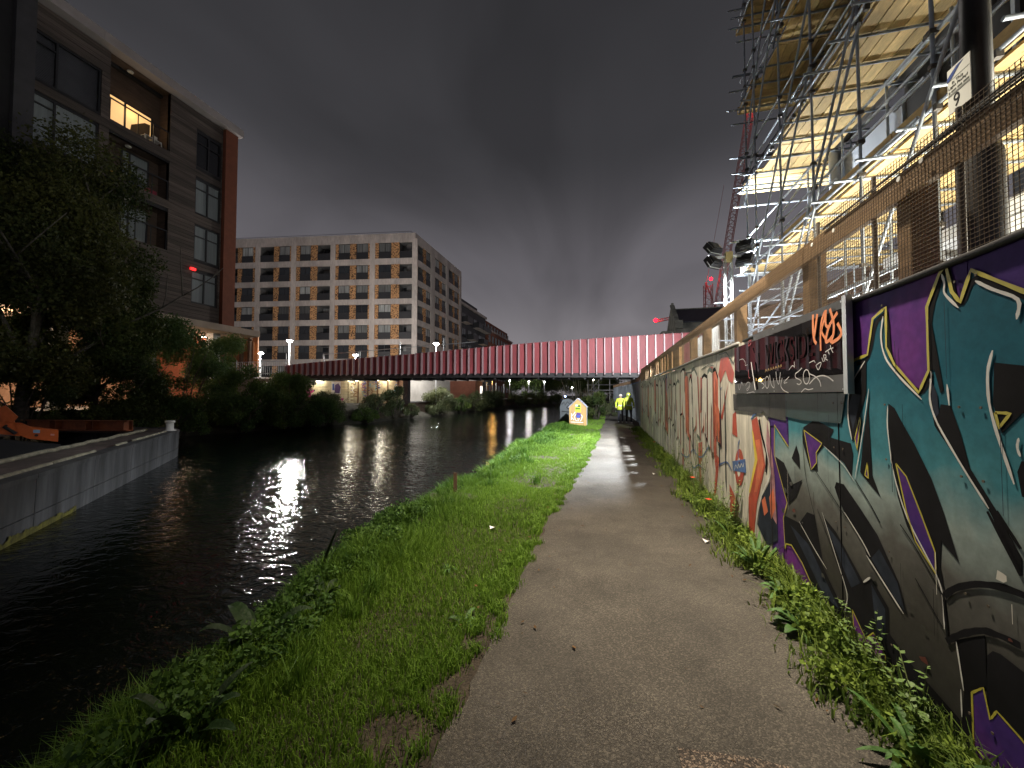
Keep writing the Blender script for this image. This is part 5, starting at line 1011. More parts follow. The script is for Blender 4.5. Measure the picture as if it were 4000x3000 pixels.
# ================================================================ lamp column with its number plate, behind the fence
m_colm = M('black_column_paint', (.014, .014, .016), .4, var=.3, scale=8, spec=.5)
lc = thing('lamp_column', 'black lamp column with white number plate rising behind the fence', 'lamp column', (1.86, 2.44, 0))
obj('base', MB().tube([(1.86, 2.44, -.03), (1.86, 2.44, 2.82), (1.86, 2.44, 2.9)], [.082, .082, .06], 18), m_colm, lc, True)
obj('shaft', MB().tube([(1.86, 2.44, 2.9), (1.86, 2.44, 5.6)], [.058, .045], 16), m_colm, lc, True)
obj('bracket', MB().tube([(1.86, 2.44, 5.55), (1.80, 2.48, 5.85), (1.4, 2.75, 6.02), (.72, 3.22, 6.06)], [.035, .03, .028, .028], 10), m_colm, lc, True)
hd = obj('lantern', MB().prism([(.22, 3.42), (.74, 3.10), (.82, 3.24), (.30, 3.56)], lambda u, v, t: (u, v, 6.04 + t), .09), m_colm, lc)
obj('lamp_glass', MB().prism([(.27, 3.43), (.66, 3.19), (.72, 3.26), (.33, 3.51)], lambda u, v, t: (u, v, 6.035 - t), .02), EM('column_lamp_glow', (1, .84, .62), 25), hd)
pl_ = obj('number_plate', MB().box((1.778, 2.365, 3.085), (1.782, 2.497, 3.325)), M('plate_white', (.58, .60, .57), .5, var=.05), lc)
obj('plate_strap', MB().tube([(1.783, 2.43, 3.16), (1.80, 2.44, 3.16)], .012, 8), m_rail, pl_)
place_text(text_mesh('9'), 2.462, 2.427, 3.105, 3.175, 1.7775, m_colm, pl_, 'number')
for s, (za, zb), (ya, yb) in (('Is This', (3.237, 3.252), (2.468, 2.405)), ('Light Faulty?', (3.213, 3.231), (2.49, 2.378))):
    place_text(text_mesh(s), ya, yb, za, zb, 1.7775, M('plate_grey', (.09, .10, .09), .5), pl_)
for ya, yb in ((2.490, 2.480), (2.474, 2.446), (2.438, 2.412), (2.404, 2.372)): obj('small_print', MB().box((1.777, yb, 3.194), (1.778, ya, 3.204)), M('plate_grey', (.09, .10, .09)), pl_)
for za, zb in ((3.262, 3.2635), (3.186, 3.1875), (3.178, 3.182)): obj('plate_rule', MB().box((1.777, 2.368, za), (1.778, 2.494, zb)), M('plate_grey', (.09, .10, .09)), pl_)
obj('plate_swoosh', MB().prism([(2.496, 3.285), (2.44, 3.315), (2.40, 3.318), (2.425, 3.305), (2.47, 3.27), (2.496, 3.262)], lambda u, v, t: (1.7775 - t, u, v), .0008), M('plate_blue', (.02, .05, .20), .5), pl_)
# ================================================================ scaffolding and the building under construction behind the fence
m_brd = M('scaffold_board', (.52, .37, .16), .75, var=.28, scale=1.4, stretch=(3, .5, 1), bump=.2, bscale=24, fine=.12, objvar=.22)
m_brde = M('scaffold_board_end', (.52, .37, .16), .75, var=.28, scale=1.4, stretch=(.5, 3, 1), bump=.2, bscale=24, fine=.12, objvar=.22)
m_tube = M('scaffold_tube', (.34, .385, .44), .42, metal=.45, var=.2, scale=5, objvar=.2)
m_cpl = M('scaffold_coupler', (.12, .11, .10), .6, metal=.5, var=.3, scale=20)
sc_ = thing('scaffold', 'tall tube scaffold with timber board decks behind the fence', 'scaffold', (4.2, 8, 0))
XO, XI = 4.2, 5.5; YS = [12.9, 12.2, 10.6, 9.1, 7.6, 6.1, 4.6, 3.1, 1.6, .1]; DK = [2.8, 5.4, 8.0, 10.6, 13.2]; tr_ = .0242; r7 = random.Random(21)
for y in YS:
    rod('standard', (XO, y, 0), (XO, y, 15.6), tr_, m_tube, sc_)
    if y != 12.9: rod('standard', (XI, y, 0), (XI, y, 15.6), tr_, m_tube, sc_)
for x in (6.9, 8.4): rod('standard', (x, 12.9, 0), (x, 12.9, 15.6), tr_, m_tube, sc_)
for d in DK:
    for dz in (-.06, .50, 1.0):
        if d == 2.8 and dz > .9: continue
        x = XO - .05 if dz < 0 else XO + .05
        rod('ledger', (x, -.6, d + dz), (x, 6.7 + r7.uniform(0, .4), d + dz), tr_, m_tube, sc_); rod('ledger', (x - .0, 6.3, d + dz + .05), (x, 13.25 + r7.uniform(0, .35), d + dz + .05), tr_, m_tube, sc_)
    rod('ledger', (XI + .05, -.6, d - .06), (XI + .05, 13.2, d - .06), tr_, m_tube, sc_)
    y = .3
    while y < 12:
        o_ = r7.uniform(.12, .42); rod('transom', (XO - o_, y, d - .115), (6.75, y, d - .115 + r7.uniform(-.01, .01)), tr_, m_tube, sc_); y += r7.uniform(.62, .85)
    # the returned end bay: rails and transoms that stick out
    for dz in (-.115, .45, .95): rod('end_rail', (XO - r7.uniform(.15, .45), 13.0, d + dz), (7.2 + r7.uniform(0, 1.2), 13.0, d + dz), tr_, m_tube, sc_)
    rod('end_rail', (XO - r7.uniform(.1, .5), 12.15, d - .05), (8.4, 12.15, d - .05), tr_, m_tube, sc_); rod('end_rail', (XO - r7.uniform(.1, .5), 12.55, d - .2), (7.6, 12.55, d - .2), tr_, m_tube, sc_)
    # decks: boards laid lengthwise, end bay boards laid across
    for i in range(10):
        x0 = XO + .10 + i * .235
        for a, b in ((-.9, 3.0), (3.02, 6.92), (6.94, 10.84), (10.86, 12.0)):
            if x0 > (6.5 if d < 6 else 5.6) or d < 3: continue
            jz = r7.uniform(0, .008); block('deck_board', (x0, a + r7.uniform(0, .03), d - .085 + jz), (x0 + .217, b, d - .047 + jz), m_brd, sc_)
    for i in range(6 if d > 3 else 0):
        y0 = 12.02 + i * .235; jz = r7.uniform(0, .01); block('end_board', (XO - .05 + r7.uniform(-.06, .04), y0, d - .02 + jz), (8.2 + r7.uniform(-.2, .2), y0 + .222, d + .018 + jz), m_brde, sc_)
    for a, b in ((-.9, 3.0), (3.02, 6.92), (6.94, 10.84)) if d > 3 else (): block('toe_board', (XO + .03, a, d - .04), (XO + .068, b, d + .185), m_brd, sc_)
    if d > 3: block('toe_board', (XO - .05, 13.42, d + .02), (8.0, 13.455, d + .24), m_brde, sc_)
for d in DK:
    for dz in (.30, .75, 1.35, 1.8):
        if r7.random() < .75: a_ = r7.uniform(2, 8.5); rod('ledger', (XO + .05, a_, d + dz), (XO + .05, a_ + r7.uniform(2.5, 4.6), d + dz), tr_, m_tube, sc_)
        if d > 3: rod('end_rail', (XO - r7.uniform(.05, .5), 12.98, d + dz - .9), (5.2 + r7.uniform(0, 1.6), 12.98, d + dz - .9), tr_, m_tube, sc_)
# facade braces and ledger braces
for (y0, z0, y1, z1) in ((13.1, 2.6, 9.0, 8.4), (12.6, 4.4, 8.6, 10.4), (12.9, 7.4, 9.2, 13.6), (10.9, 2.3, 7.4, 7.8), (9.3, 5.2, 5.9, 10.9), (12.4, 9.6, 9.5, 15), (7.8, 2.7, 4.4, 8.2), (6.2, 7.8, 2.9, 13.4), (10.7, 10.3, 7.4, 15.4), (11.8, 1.6, 9.1, 5.6)):
    rod('brace', (XO - .075, y0, z0), (XO - .075, y1, z1), tr_, m_tube, sc_)
for (x0, z0, x1, z1, y) in ((4.1, 2.9, 5.7, 5.3, 12.98), (4.1, 5.5, 5.7, 7.9, 12.98), (4.1, 8.1, 5.7, 10.5, 12.98), (4.1, 10.7, 5.7, 13.1, 12.98), (4.1, 3.0, 6.8, 5.2, 13.05)): rod('brace', (x0, y, z0), (x1, y, z1), tr_, m_tube, sc_)
# low end frame beside the light tower
for (x, y, z0, z1) in ((3.95, 12.0, 0, 5.0), (4.55, 11.2, 0, 3.9), (4.05, 10.3, 0, 4.3)): rod('standard', (x, y, z0), (x, y, z1), tr_, m_tube, sc_)
for z in (2.35, 2.8, 3.25, 3.9, 4.4): rod('end_rail', (3.2, 12.75, z), (6.4, 12.75, z + .02), tr_, m_tube, sc_)
for z in (2.4, 2.9, 3.4): rod('ledger', (3.97, 6.4, z), (3.97, 12.6, z), tr_, m_tube, sc_)
# couplers: too many and too small to tell apart
cm = MB()
for y in YS:
    for d in DK:
        for dz in (-.06, .5, 1.0):
            for x in (XO,):
                z = d + dz + r7.uniform(-.02, .02); cm.box((x - .04, y - .03, z - .03), (x + .06, y + .035, z + .03))
for k in range(120): 
    y = r7.uniform(0, 12.5); d = r7.choice(DK); x = r7.choice([XO - .05, XI]); cm.box((x - .035, y - .03, d - .14), (x + .035, y + .03, d - .05))
obj('couplers', cm, m_cpl, sc_, kind='stuff')

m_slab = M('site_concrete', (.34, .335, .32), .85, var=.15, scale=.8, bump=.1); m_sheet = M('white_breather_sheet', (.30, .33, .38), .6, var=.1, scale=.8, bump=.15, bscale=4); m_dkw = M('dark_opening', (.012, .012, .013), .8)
sbld = thing('site_building', 'unfinished building wrapped by the scaffold', 'building', (10, 6, 0))
for d in DK[1:]: block('floor_slab', (6.95, -2, d - .55), (14, 11.8, d - .30), m_slab, sbld)
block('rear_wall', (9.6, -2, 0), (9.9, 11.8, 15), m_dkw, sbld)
for y, h0, h1 in ((-1, 0, 15), (3.2, 0, 15), (6.8, 0, 15), (10.6, 0, 15)): block('column', (7.0, y, h0), (7.4, y + .4, h1), m_slab, sbld)
block('sheeted_wall', (5.95, 9.4, 5.45), (6.03, 11.9, 7.75), m_sheet, sbld); block('sheet_lap', (5.935, 9.4, 5.45), (5.949, 9.62, 7.72), m_sheet, sbld)
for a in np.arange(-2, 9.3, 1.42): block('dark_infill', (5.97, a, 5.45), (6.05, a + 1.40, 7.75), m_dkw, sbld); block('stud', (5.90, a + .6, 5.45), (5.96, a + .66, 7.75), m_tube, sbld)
for zz in (8.1, 10.7): block('dark_infill', (5.97, -2, zz), (6.05, 11.9, zz + 2.2), M('dark_boarding', (.06, .055, .05), .8, var=.3), sbld)
obj('duct', MB().tube([(5.80, 11.5, 5.6), (5.80, 11.5, 7.9)], .13, 14), m_sheet, sbld, True)
m_wcl = M('white_site_cladding', (.70, .71, .68), .6, var=.08, scale=.6, objvar=.08)
for i, z in enumerate(np.arange(2.05, 4.85, .30)):
    for a, b in ((-2, 2.0), (2.02, 5.2), (5.22, 8.6)): block('cladding_plank', (6.86, a, z), (6.92, b, z + .272), m_wcl, sbld)
block('ground_floor_wall', (6.95, -2, 0), (7.05, 11.8, 2.0), m_slab, sbld)
# old dark brick wall at the end of the site
ow = thing('old_brick_wall', 'dark old brick wall at the back of the site', 'wall', (7, 15, 0))
block('wall_face', (5.2, 15.6, 0), (12, 15.9, 4.6), M('sooty_brick', (.12, .075, .055), .9, var=.35, scale=4, bump=.5, bscale=14), ow); obj('gable', MB().prism([(5.2, 4.6), (12, 4.6), (12, 6.4), (9, 6.2)], lambda u, v, t: (u, 15.6 + t, v), .3), M('sooty_brick', (.12, .075, .055)), ow)
# white site panels behind the mesh
sp = thing('ribbed_panel_screen', 'bright white ribbed screen standing behind the fence mesh', 'screen', (3.2, 13.5, 0))
for k, (y0, y1) in enumerate(((12.0, 13.1), (13.15, 14.25), (14.3, 15.4))):
    o = block('panel', (3.10, y0, 0), (3.14, y1, 3.6), m_wcl, sp)
    for j in range(5): block('panel_rib', (3.085, y0 + .1 + j * .22, .1), (3.098, y0 + .14 + j * .22, 3.55), m_wcl, sp)

# ================================================================ floodlight tower
ft = thing('floodlight_tower', 'mobile floodlight tower with four dark lamp heads beside the scaffold', 'floodlight tower', (3.65, 12.9, 0))
m_mast = M('mast_steel', (.5, .52, .52), .4, metal=.4, var=.1)
for dx, dy in ((-.09, -.09), (.09, -.09), (.09, .09), (-.09, .09)): obj('mast_leg', MB().tube([(3.65 + dx, 12.9 + dy, .4), (3.65 + dx, 12.9 + dy, 5.75)], .018, 8), m_mast, ft, True)
mb = MB(); 
for k in range(22):
    z = .5 + k * .235; s = 1 if k % 2 else -1; mb.tube([(3.65 - .09 * s, 12.81, z), (3.65 + .09 * s, 12.81, z + .235)], .008, 5); mb.tube([(3.56, 12.9 - .09 * s, z), (3.56, 12.9 + .09 * s, z + .235)], .008, 5)
obj('lattice', mb, m_mast, ft)
block('trailer', (3.2, 12.3, .15), (4.1, 13.6, .95), M('trailer_yellow', (.5, .33, .03), .5), ft); obj('cross_arm', MB().bar((3.15, 12.9, 5.85), (4.2, 12.9, 5.85), .07, .07), m_mast, ft); obj('head_block', MB().box((3.56, 12.8, 5.7), (3.76, 13.0, 5.98)), M('ochre_block', (.25, .2, .08), .6), ft)
m_hd = M('floodlight_black', (.02, .02, .022), .35, metal=.3, var=.2); m_fl = EM('floodlight_glass', (.92, .97, 1.0), 120)
for i, (x, z, tilt) in enumerate(((3.22, 6.12, -38), (3.22, 5.70, -30), (4.12, 6.12, -38), (4.12, 5.70, -30))):
    h = MB().box((-.22, -.11, -.17), (.22, .09, .17))
    for k in range(5): h.box((-.20, -.16, -.14 + k * .065), (.20, -.11, -.115 + k * .065))
    o = link('lamp_head', fixn(mesh('lamp_head', h, m_hd)), (x, 12.9, z), ft, (R(tilt), 0, R(38 if i < 2 else -40)))
    q = bpy.data.objects.new('lamp_glass', mesh('lamp_glass', MB().box((-.19, .091, -.14), (.19, .10, .14)), m_fl)); COL.objects.link(q); q.parent = o
    q = bpy.data.objects.new('bracket', mesh('bracket', MB().tube([(-.24, 0, 0), (-.24, 0, -.22), (.24, 0, -.22), (.24, 0, 0)], .012, 6), m_mast)); COL.objects.link(q); q.parent = o
lamp('flood_light', 'SPOT', (2.82, 13.25, 6.0), 6500, (.90, .96, 1), ft, .12, (-1.6, 26, 1.6), 104, 1.0)
lamp('flood_light', 'SPOT', (2.80, 12.95, 5.72), 10500, (.92, .97, 1), ft, .12, (-.8, 12.2, 0), 90, .8)
lamp('flood_light', 'SPOT', (4.45, 13.2, 5.95), 800, (.92, .97, 1), ft, .12, (5.0, 11.9, 8.6), 160, .6)
lamp('flood_light', 'SPOT', (2.72, 12.55, 5.6), 900, (.93, .97, 1), ft, .12, (3.4, 13.2, 2.6), 105, .5)  # extra spot beside the heads, added only to brighten the white screen
# unseen work lights behind the hoarding; the outer two are added for brightness
for (x, y, e_, c, lb) in ((5.4, 6.45, 640, (1, .93, .76), 'work light on a stand behind the hoarding under the middle of the scaffold'), (5.8, 2.2, 400, (1, .93, .76), 'added unseen work light on a stand behind the lamp column'), (5.4, 10.8, 520, (.93, .97, 1), 'added unseen work light on a stand at the far end of the scaffold')):
    wk = thing('site_work_light', lb, 'work light', (x, y, 0), 'work lights behind the hoarding')
    obj('stand', MB().tube([(x, y, .05), (x, y, 1.7)], .02, 8).tube([(x - .3, y - .3, .02), (x, y, .9), (x + .3, y - .3, .02)], .015, 6), m_mast, wk); obj('head', MB().box((x - .15, y - .05, 1.65), (x + .15, y + .05, 1.85)), m_hd, wk); obj('lamp_glass', MB().box((x - .13, y - .03, 1.851), (x + .13, y + .03, 1.86)), m_fl, wk)
    lamp('work_light', 'POINT', (x, y, 2.1), e_, c, wk, .15)
lamp('column_light', 'SPOT', (.5, 3.36, 5.96), 1900, (1, .86, .66), lc, .12, (.8, 5.6, 0), 108, 1.0)
# ================================================================ vegetation
def leaf_cloud(C, Rd, n, size, rng, shell=.55, asp=.55, down=.25, clump_tint=.35):
    """n leaf quads spread through ellipsoids (centres C, radii Rd); returns verts, faces, tint"""
    C = np.asarray(C, float); Rd = np.asarray(Rd, float); w = Rd.prod(axis=1) ** (2 / 3); ix = rng.choice(len(C), n, p=w / w.sum())
    d = rng.normal(size=(n, 3)); d /= np.linalg.norm(d, axis=1)[:, None]; r = shell + (1 - shell) * rng.random(n) ** .6; r *= (1 + .12 * rng.normal(size=n))
    P = C[ix] + d * Rd[ix] * r[:, None]
    u = rng.normal(size=(n, 3)); u[:, 2] -= down; u /= np.linalg.norm(u, axis=1)[:, None]
    nn = d + .9 * rng.normal(size=(n, 3)); v = np.cross(nn, u); v /= np.linalg.norm(v, axis=1)[:, None] + 1e-9
    s = size * rng.uniform(.55, 1.35, n)[:, None]; a = P - u * s * .5; b = P + u * s * .5; m_ = P + u * s * .05
    V = np.stack([a, m_ + v * s * asp * .5, b, m_ - v * s * asp * .5], 1).reshape(-1, 3); F = np.arange(4 * n).reshape(n, 4)
    ct = rng.random(len(C)); t = np.clip(.5 + (ct[ix] - .5) * clump_tint * 2 + rng.normal(size=n) * .18, 0, 1)
    return V, F, t
def branchy(mb, p, d, L, r, depth, rnd, tips, spread=.55, up=.15):
    p = Vector(p); d = Vector(d).normalized(); pts = [p]; rs = [r]
    for k in range(3):
        d = (d + Vector((rnd.uniform(-1, 1), rnd.uniform(-1, 1), rnd.uniform(-.4, .8))) * .13).normalized(); p = p + d * L / 3; pts.append(p.copy()); rs.append(r * (1 - .16 * (k + 1)))
    mb.tube(pts, rs, 6 if depth > 1 else 4); tips.append((p.copy(), depth))
    if depth > 0:
        for k in range(rnd.choice((2, 3))):
            a = Vector((rnd.uniform(-1, 1), rnd.uniform(-1, 1), rnd.uniform(-.3, .6))); branchy(mb, pts[2 if k == 0 else 3], d * (1 - spread) + a * spread + Vector((0, 0, up)), L * rnd.uniform(.6, .85), r * .55, depth - 1, rnd, tips, spread, up)
m_bark = M('bark', (.075, .062, .050), .9, var=.35, scale=5, stretch=(1, 1, .4), bump=.6, bscale=20)
m_birch = M('pale_bark', (.085, .078, .066), .85, var=.5, scale=4, stretch=(1, 1, 2.5), bump=.4, bscale=20)
LF = dict(dark=LEAF('leaf_dark', (.036, .072, .020)), mid=LEAF('leaf_mid', (.068, .135, .042)), grey=LEAF('leaf_grey_green', (.105, .140, .075)), bright=LEAF('leaf_bright', (.055, .112, .030)), willow=LEAF('leaf_willow', (.036, .062, .018)), hedge=LEAF('leaf_hedge', (.062, .10, .048)))
def tree(name, label, x, y, z, h, r, leaf, n, size, seed, lean=(0, 0), base=.35, group=None, bark=m_bark, trunk_r=.16, squash=1.0, cat='tree'):
    rnd = random.Random(seed); rng = np.random.default_rng(seed); t_ = thing(name, label, cat, (x, y, z), group)
    mb = MB(); tips = []; H = h * base
    top = Vector((x + lean[0] * .4, y + lean[1] * .4, z + H)); mb.tube([(x, y, z - .2), (x + lean[0] * .1, y + lean[1] * .1, z + H * .5), tuple(top)], [trunk_r * 1.25, trunk_r, trunk_r * .8], 9)
    nl = 5
    for k in range(nl):
        a = 2 * math.pi * k / nl + rnd.uniform(-.4, .4); branchy(mb, top - Vector((0, 0, rnd.uniform(0, H * .4))), (math.cos(a) * .7 + lean[0] * .15, math.sin(a) * .7 + lean[1] * .15, rnd.uniform(.5, 1.1)), (h - H) * .36, trunk_r * .5, 2, rnd, tips)
    branchy(mb, top, (lean[0] * .2, lean[1] * .2, 1), (h - H) * .42, trunk_r * .7, 2, rnd, tips)
    obj('trunk', mb, bark, t_, True)
    C, Rd = [], []
    for p, dep in tips:
        if p.z < z + H * .55 or math.hypot(p.x - x - lean[0], p.y - y - lean[1]) > r * 1.02: continue
        C.append(tuple(p)); q = r * rnd.uniform(.20, .36) * (1.15 if dep < 2 else .8); Rd.append((q, q, q * .8))
    for k in range(30):
        a = rnd.uniform(0, 2 * math.pi); e_ = rnd.uniform(.0, 1); rad = r * rnd.uniform(.45, .88) * math.sqrt(max(.08, 1 - (e_ * 1.05 - .35) ** 2 / .9)); q = r * rnd.uniform(.2, .34)
        C.append((x + lean[0] * (.4 + .5 * e_) + math.cos(a) * rad, y + lean[1] * (.4 + .5 * e_) + math.sin(a) * rad, z + H * .75 + (h - H * .75) * e_ * .92)); Rd.append((q, q, q * .85))
    V, F, T = leaf_cloud(C, Rd, n, size, rng, shell=.3); V -= np.array([x, y, z]); stuff('crown', rmesh('crown', V, F, leaf, T), t_, (x, y, z)); return t_
def shrub(name, label, x, y, ztop, r, leaf, n, size, seed, z=-.2, ry=None, group='shrubs along the far bank'):
    rnd = random.Random(seed); rng = np.random.default_rng(seed); t_ = thing(name, label, 'shrub', (x, y, z), group); h = ztop - z; ry = ry or r
    mb = MB(); C, Rd = [], []
    for k in range(9):
        a = rnd.uniform(0, 6.28); e_ = Vector((x + math.cos(a) * r * .7, y + math.sin(a) * ry * .7, z + h * rnd.uniform(.5, .9))); m_ = Vector((x, y, z)).lerp(e_, .5) + Vector((0, 0, h * .12)); mb.tube([(x + math.cos(a) * .15, y + math.sin(a) * .15, z - .15), tuple(m_), tuple(e_)], [.03, .022, .01], 5)
    obj('stem', mb, m_bark, t_, True)
    for k in range(22):
        a = rnd.uniform(0, 6.28); e_ = rnd.random(); rad = rnd.uniform(.25, .85) * math.sqrt(max(.15, 1 - max(0, e_ - .25) ** 2 / .62)); q = min(r, h) * rnd.uniform(.16, .30)
        C.append((x + math.cos(a) * r * rad, y + math.sin(a) * ry * rad, z + h * (.10 + .80 * e_))); Rd.append((q * 1.1, q * 1.1, q))
    V, F, T = leaf_cloud(C, Rd, n, size, rng, shell=.25); V[:, 2] = np.maximum(V[:, 2], -.44); V -= np.array([x, y, z]); stuff('crown', rmesh('crown', V, F, leaf, T), t_, (x, y, z)); return t_
tree('birch_tree', 'tall drooping tree in front of the timber building above the barge', -20.0, 9.0, .6, 10.8, 3.3, LF['willow'], 110000, .12, 31, (0, .4), .22, bark=m_birch, trunk_r=.17)
tree('birch_tree', 'broad dark tree between the barge bow and the lit undercroft', -20.4, 11.2, .5, 6.8, 2.2, LF['dark'], 70000, .12, 32, (.1, .0), .2, trunk_r=.13)
tree('birch_tree', 'dark low tree at the picture edge behind the digger arm', -20.8, 6.2, .6, 8.6, 2.6, LF['willow'], 60000, .125, 33, (0, 0), .22, trunk_r=.14)
G7 = [('black green bush behind the barge between the two trees', -19.7, 8.8, 3.4, 2.0, 'dark', 24000, .11), ('dense dark bush beside the barge beam', -19.6, 11.6, 3.6, 2.1, 'dark', 24000, .11), ('big dark shrub overhanging the water beside the barge bow', -20.2, 14.4, 5.7, 2.4, 'mid', 26000, .11), ('leaning green shrub below the timber hut', -19.9, 17.3, 3.5, 2.1, 'mid', 20000, .11), ('rounded green shrub beneath the low end of the bridge', -19.6, 20.3, 3.0, 2.0, 'mid', 17000, .11), ('grey green shrub in front of the pink painted figure', -19.0, 23.2, 1.75, 1.9, 'grey', 13000, .10), ('bright green low shrub at the waterline under the bridge', -17.5, 25.2, .75, 1.2, 'bright', 7000, .10), ('spreading grey shrub in front of the graffiti boards', -17.9, 26.9, 1.7, 1.3, 'grey', 9000, .10), ('tall dark bush at the corner of the graffiti wall', -17.1, 28.8, 2.5, 1.3, 'hedge', 12000, .10), ('small pale bush on the quay edge', -16.9, 31.2, .9, .8, 'grey', 4000, .10), ('large pale willowy bush on the quay below the lamp', -16.7, 36.5, 2.25, 2.3, 'grey', 14000, .12), ('bright green bush next to the pale willowy bush', -16.4, 41.6, 1.3, 1.4, 'bright', 6000, .12)]
G7 += [('low bush trailing in the water beyond the barge bow', -18.9, 13.3, 1.5, 1.5, 'mid', 10000, .10), ('low bush trailing in the water under the leaning shrub', -18.7, 16.2, 1.5, 1.5, 'mid', 10000, .10), ('low bush trailing in the water under the rounded shrub', -18.3, 18.9, 1.5, 1.5, 'bright', 9000, .10), ('low bush at the water below the bridge abutment', -17.9, 21.4, 1.4, 1.5, 'mid', 9000, .10), ('full dark shrub behind the leaning one', -21.3, 17.0, 5.6, 2.1, 'mid', 18000, .11), ('full green shrub in front of the abutment', -21.4, 21.6, 3.1, 2.0, 'mid', 16000, .11), ('leafy shrub hiding the foot of the cream wall', -20.9, 25.2, 1.9, 1.7, 'hedge', 10000, .10)]
for i, (lb, x, y, zt, r, lf, n, s) in enumerate(G7): shrub('bank_shrub', lb, x, y, zt, r, LF[lf], n, s, 50 + i)
HG = [(-16.7, 46.5, 'first'), (-16.8, 52, 'second'), (-16.6, 58, 'third'), (-15.6, 64.5, 'fourth'), (-14.4, 71.5, 'fifth'), (-13.2, 79, 'sixth'), (-11.4, 87, 'farthest')]
for i, (x, y, w) in enumerate(HG): shrub('hedge_bush', w + ' bush from the bridge along the trimmed hedge on the far quay', x, y, 1.9 + .2 * (i % 3), 2.2, LF['hedge'], 6500, .15, 80 + i, ry=3.6, group='hedge along the far quay')
FT = [(-20, 96, 9.5, 4.5, 'bright', 'floodlit yellow green tree beyond the bridge'), (-15, 108, 8, 4.5, 'dark', 'dark tree right of the floodlit tree beyond the bridge'), (-7.5, 118, 8.5, 5, 'dark', 'dark tree closing the canal beyond the bridge'), (.5, 112, 8, 4.5, 'dark', 'dark tree behind the tall reed spikes'), (8.5, 100, 8, 4, 'dark', 'dark tree behind the second hoarding')]
for i, (x, y, h, r, lf, lb) in enumerate(FT): tree('far_tree', lb, x, y, .6, h, r, LF[lf], 17000, .36, 120 + i, base=.16, group='trees closing the canal', trunk_r=.2)
shrub('dark_bush', 'dark rounded bush beside the path under the bridge', -.75, 26.2, 1.95, 1.2, LF['dark'], 12000, .08, 140, z=-.05, group=None)
shrub('flowering_bush', 'pale flowering bush at the path side beyond the dark one', .55, 31.5, 1.5, .75, LF['grey'], 4500, .08, 141, z=-.05, group=None)
rd = thing('reed_clump', 'clump of tall pale reed spikes beyond the bridge', 'reeds', (-1.9, 33, 0)); mb = MB(); rr_ = random.Random(6)
for k in range(26):
    a = rr_.uniform(-1.4, 1.0); h = rr_.uniform(1.8, 3.4); mb.tube([(-1.9 + a, 33 + rr_.uniform(-.4, .4), 0), (-1.9 + a * 1.25, 33, h * .6), (-1.9 + a * 1.6, 33, h)], [.03, .035, .008], 5)
obj('spikes', mb, M('pale_reed', (.42, .42, .30), .8, var=.2), rd)

# ---------------------------------------------------------------- grass on the verge
def gz(x, y):
    e = -2.95 + .20 * np.clip(3.1 - y, 0, 2.6) + .13 * np.sin(y * .9) + .08 * np.sin(y * 2.3 + 1) - .35 * np.clip((y - 21) / 10, 0, 1); h = .035 * np.sin(y * 1.7) + .03 * np.sin(y * .63 + 2); d = x - e
    out = np.full_like(x, -.014)
    xs_ = [-.12, 0, .22, .55, 1.2, 2.05]; zz = [np.full_like(x, -.50), np.full_like(x, -.32), -.13 + h * .6, -.05 + h, -.012 + h * .5, np.full_like(x, -.014)]
    for k in range(5):
        m_ = (d >= xs_[k]) & (d <= xs_[k + 1]); f = (d - xs_[k]) / (xs_[k + 1] - xs_[k]); out = np.where(m_, zz[k] + (zz[k + 1] - zz[k]) * f, out)
    return np.where(d < -.12, -.5, out), d
def noise2(x, y, s, seed):
    r = np.random.default_rng(seed); o = np.zeros_like(x)
    for k in range(7):
        a = r.uniform(0, 6.28); f = s * r.uniform(.6, 1.9); o += np.sin((x * math.cos(a) + y * math.sin(a)) * f + r.uniform(0, 6.28))
    return o / 7 ** .5
def blades(x, y, z, h, w, rng, lean=.55, tint=None):
    n = len(x); a = rng.uniform(0, 6.283, n); ld = rng.uniform(0, 6.283, n); L = h * lean * rng.uniform(.25, 1.3, n); dx, dy = np.cos(a) * w / 2, np.sin(a) * w / 2; lx, ly = np.cos(ld) * L, np.sin(ld) * L
    P0 = np.stack([x - dx, y - dy, z - .01], 1); P1 = np.stack([x + dx, y + dy, z - .01], 1); P2 = np.stack([x + dx * .8 + lx * .35, y + dy * .8 + ly * .35, z + h * .6], 1); P3 = np.stack([x - dx * .8 + lx * .35, y - dy * .8 + ly * .35, z + h * .6], 1); P4 = np.stack([x + lx, y + ly, z + h * .95 - L * .25], 1)
    V = np.stack([P0, P1, P2, P3, P4], 1).reshape(-1, 3); b = np.arange(n)[:, None] * 5; F = np.concatenate([b + np.array([[0, 1, 2]]), b + np.array([[0, 2, 3]]), b + np.array([[3, 2, 4]])], 1).reshape(-1, 3); t = np.repeat(tint, 3)
    return V, F, t
rng = np.random.default_rng(77); Vs, Fs, Ts = [], [], []; off = 0
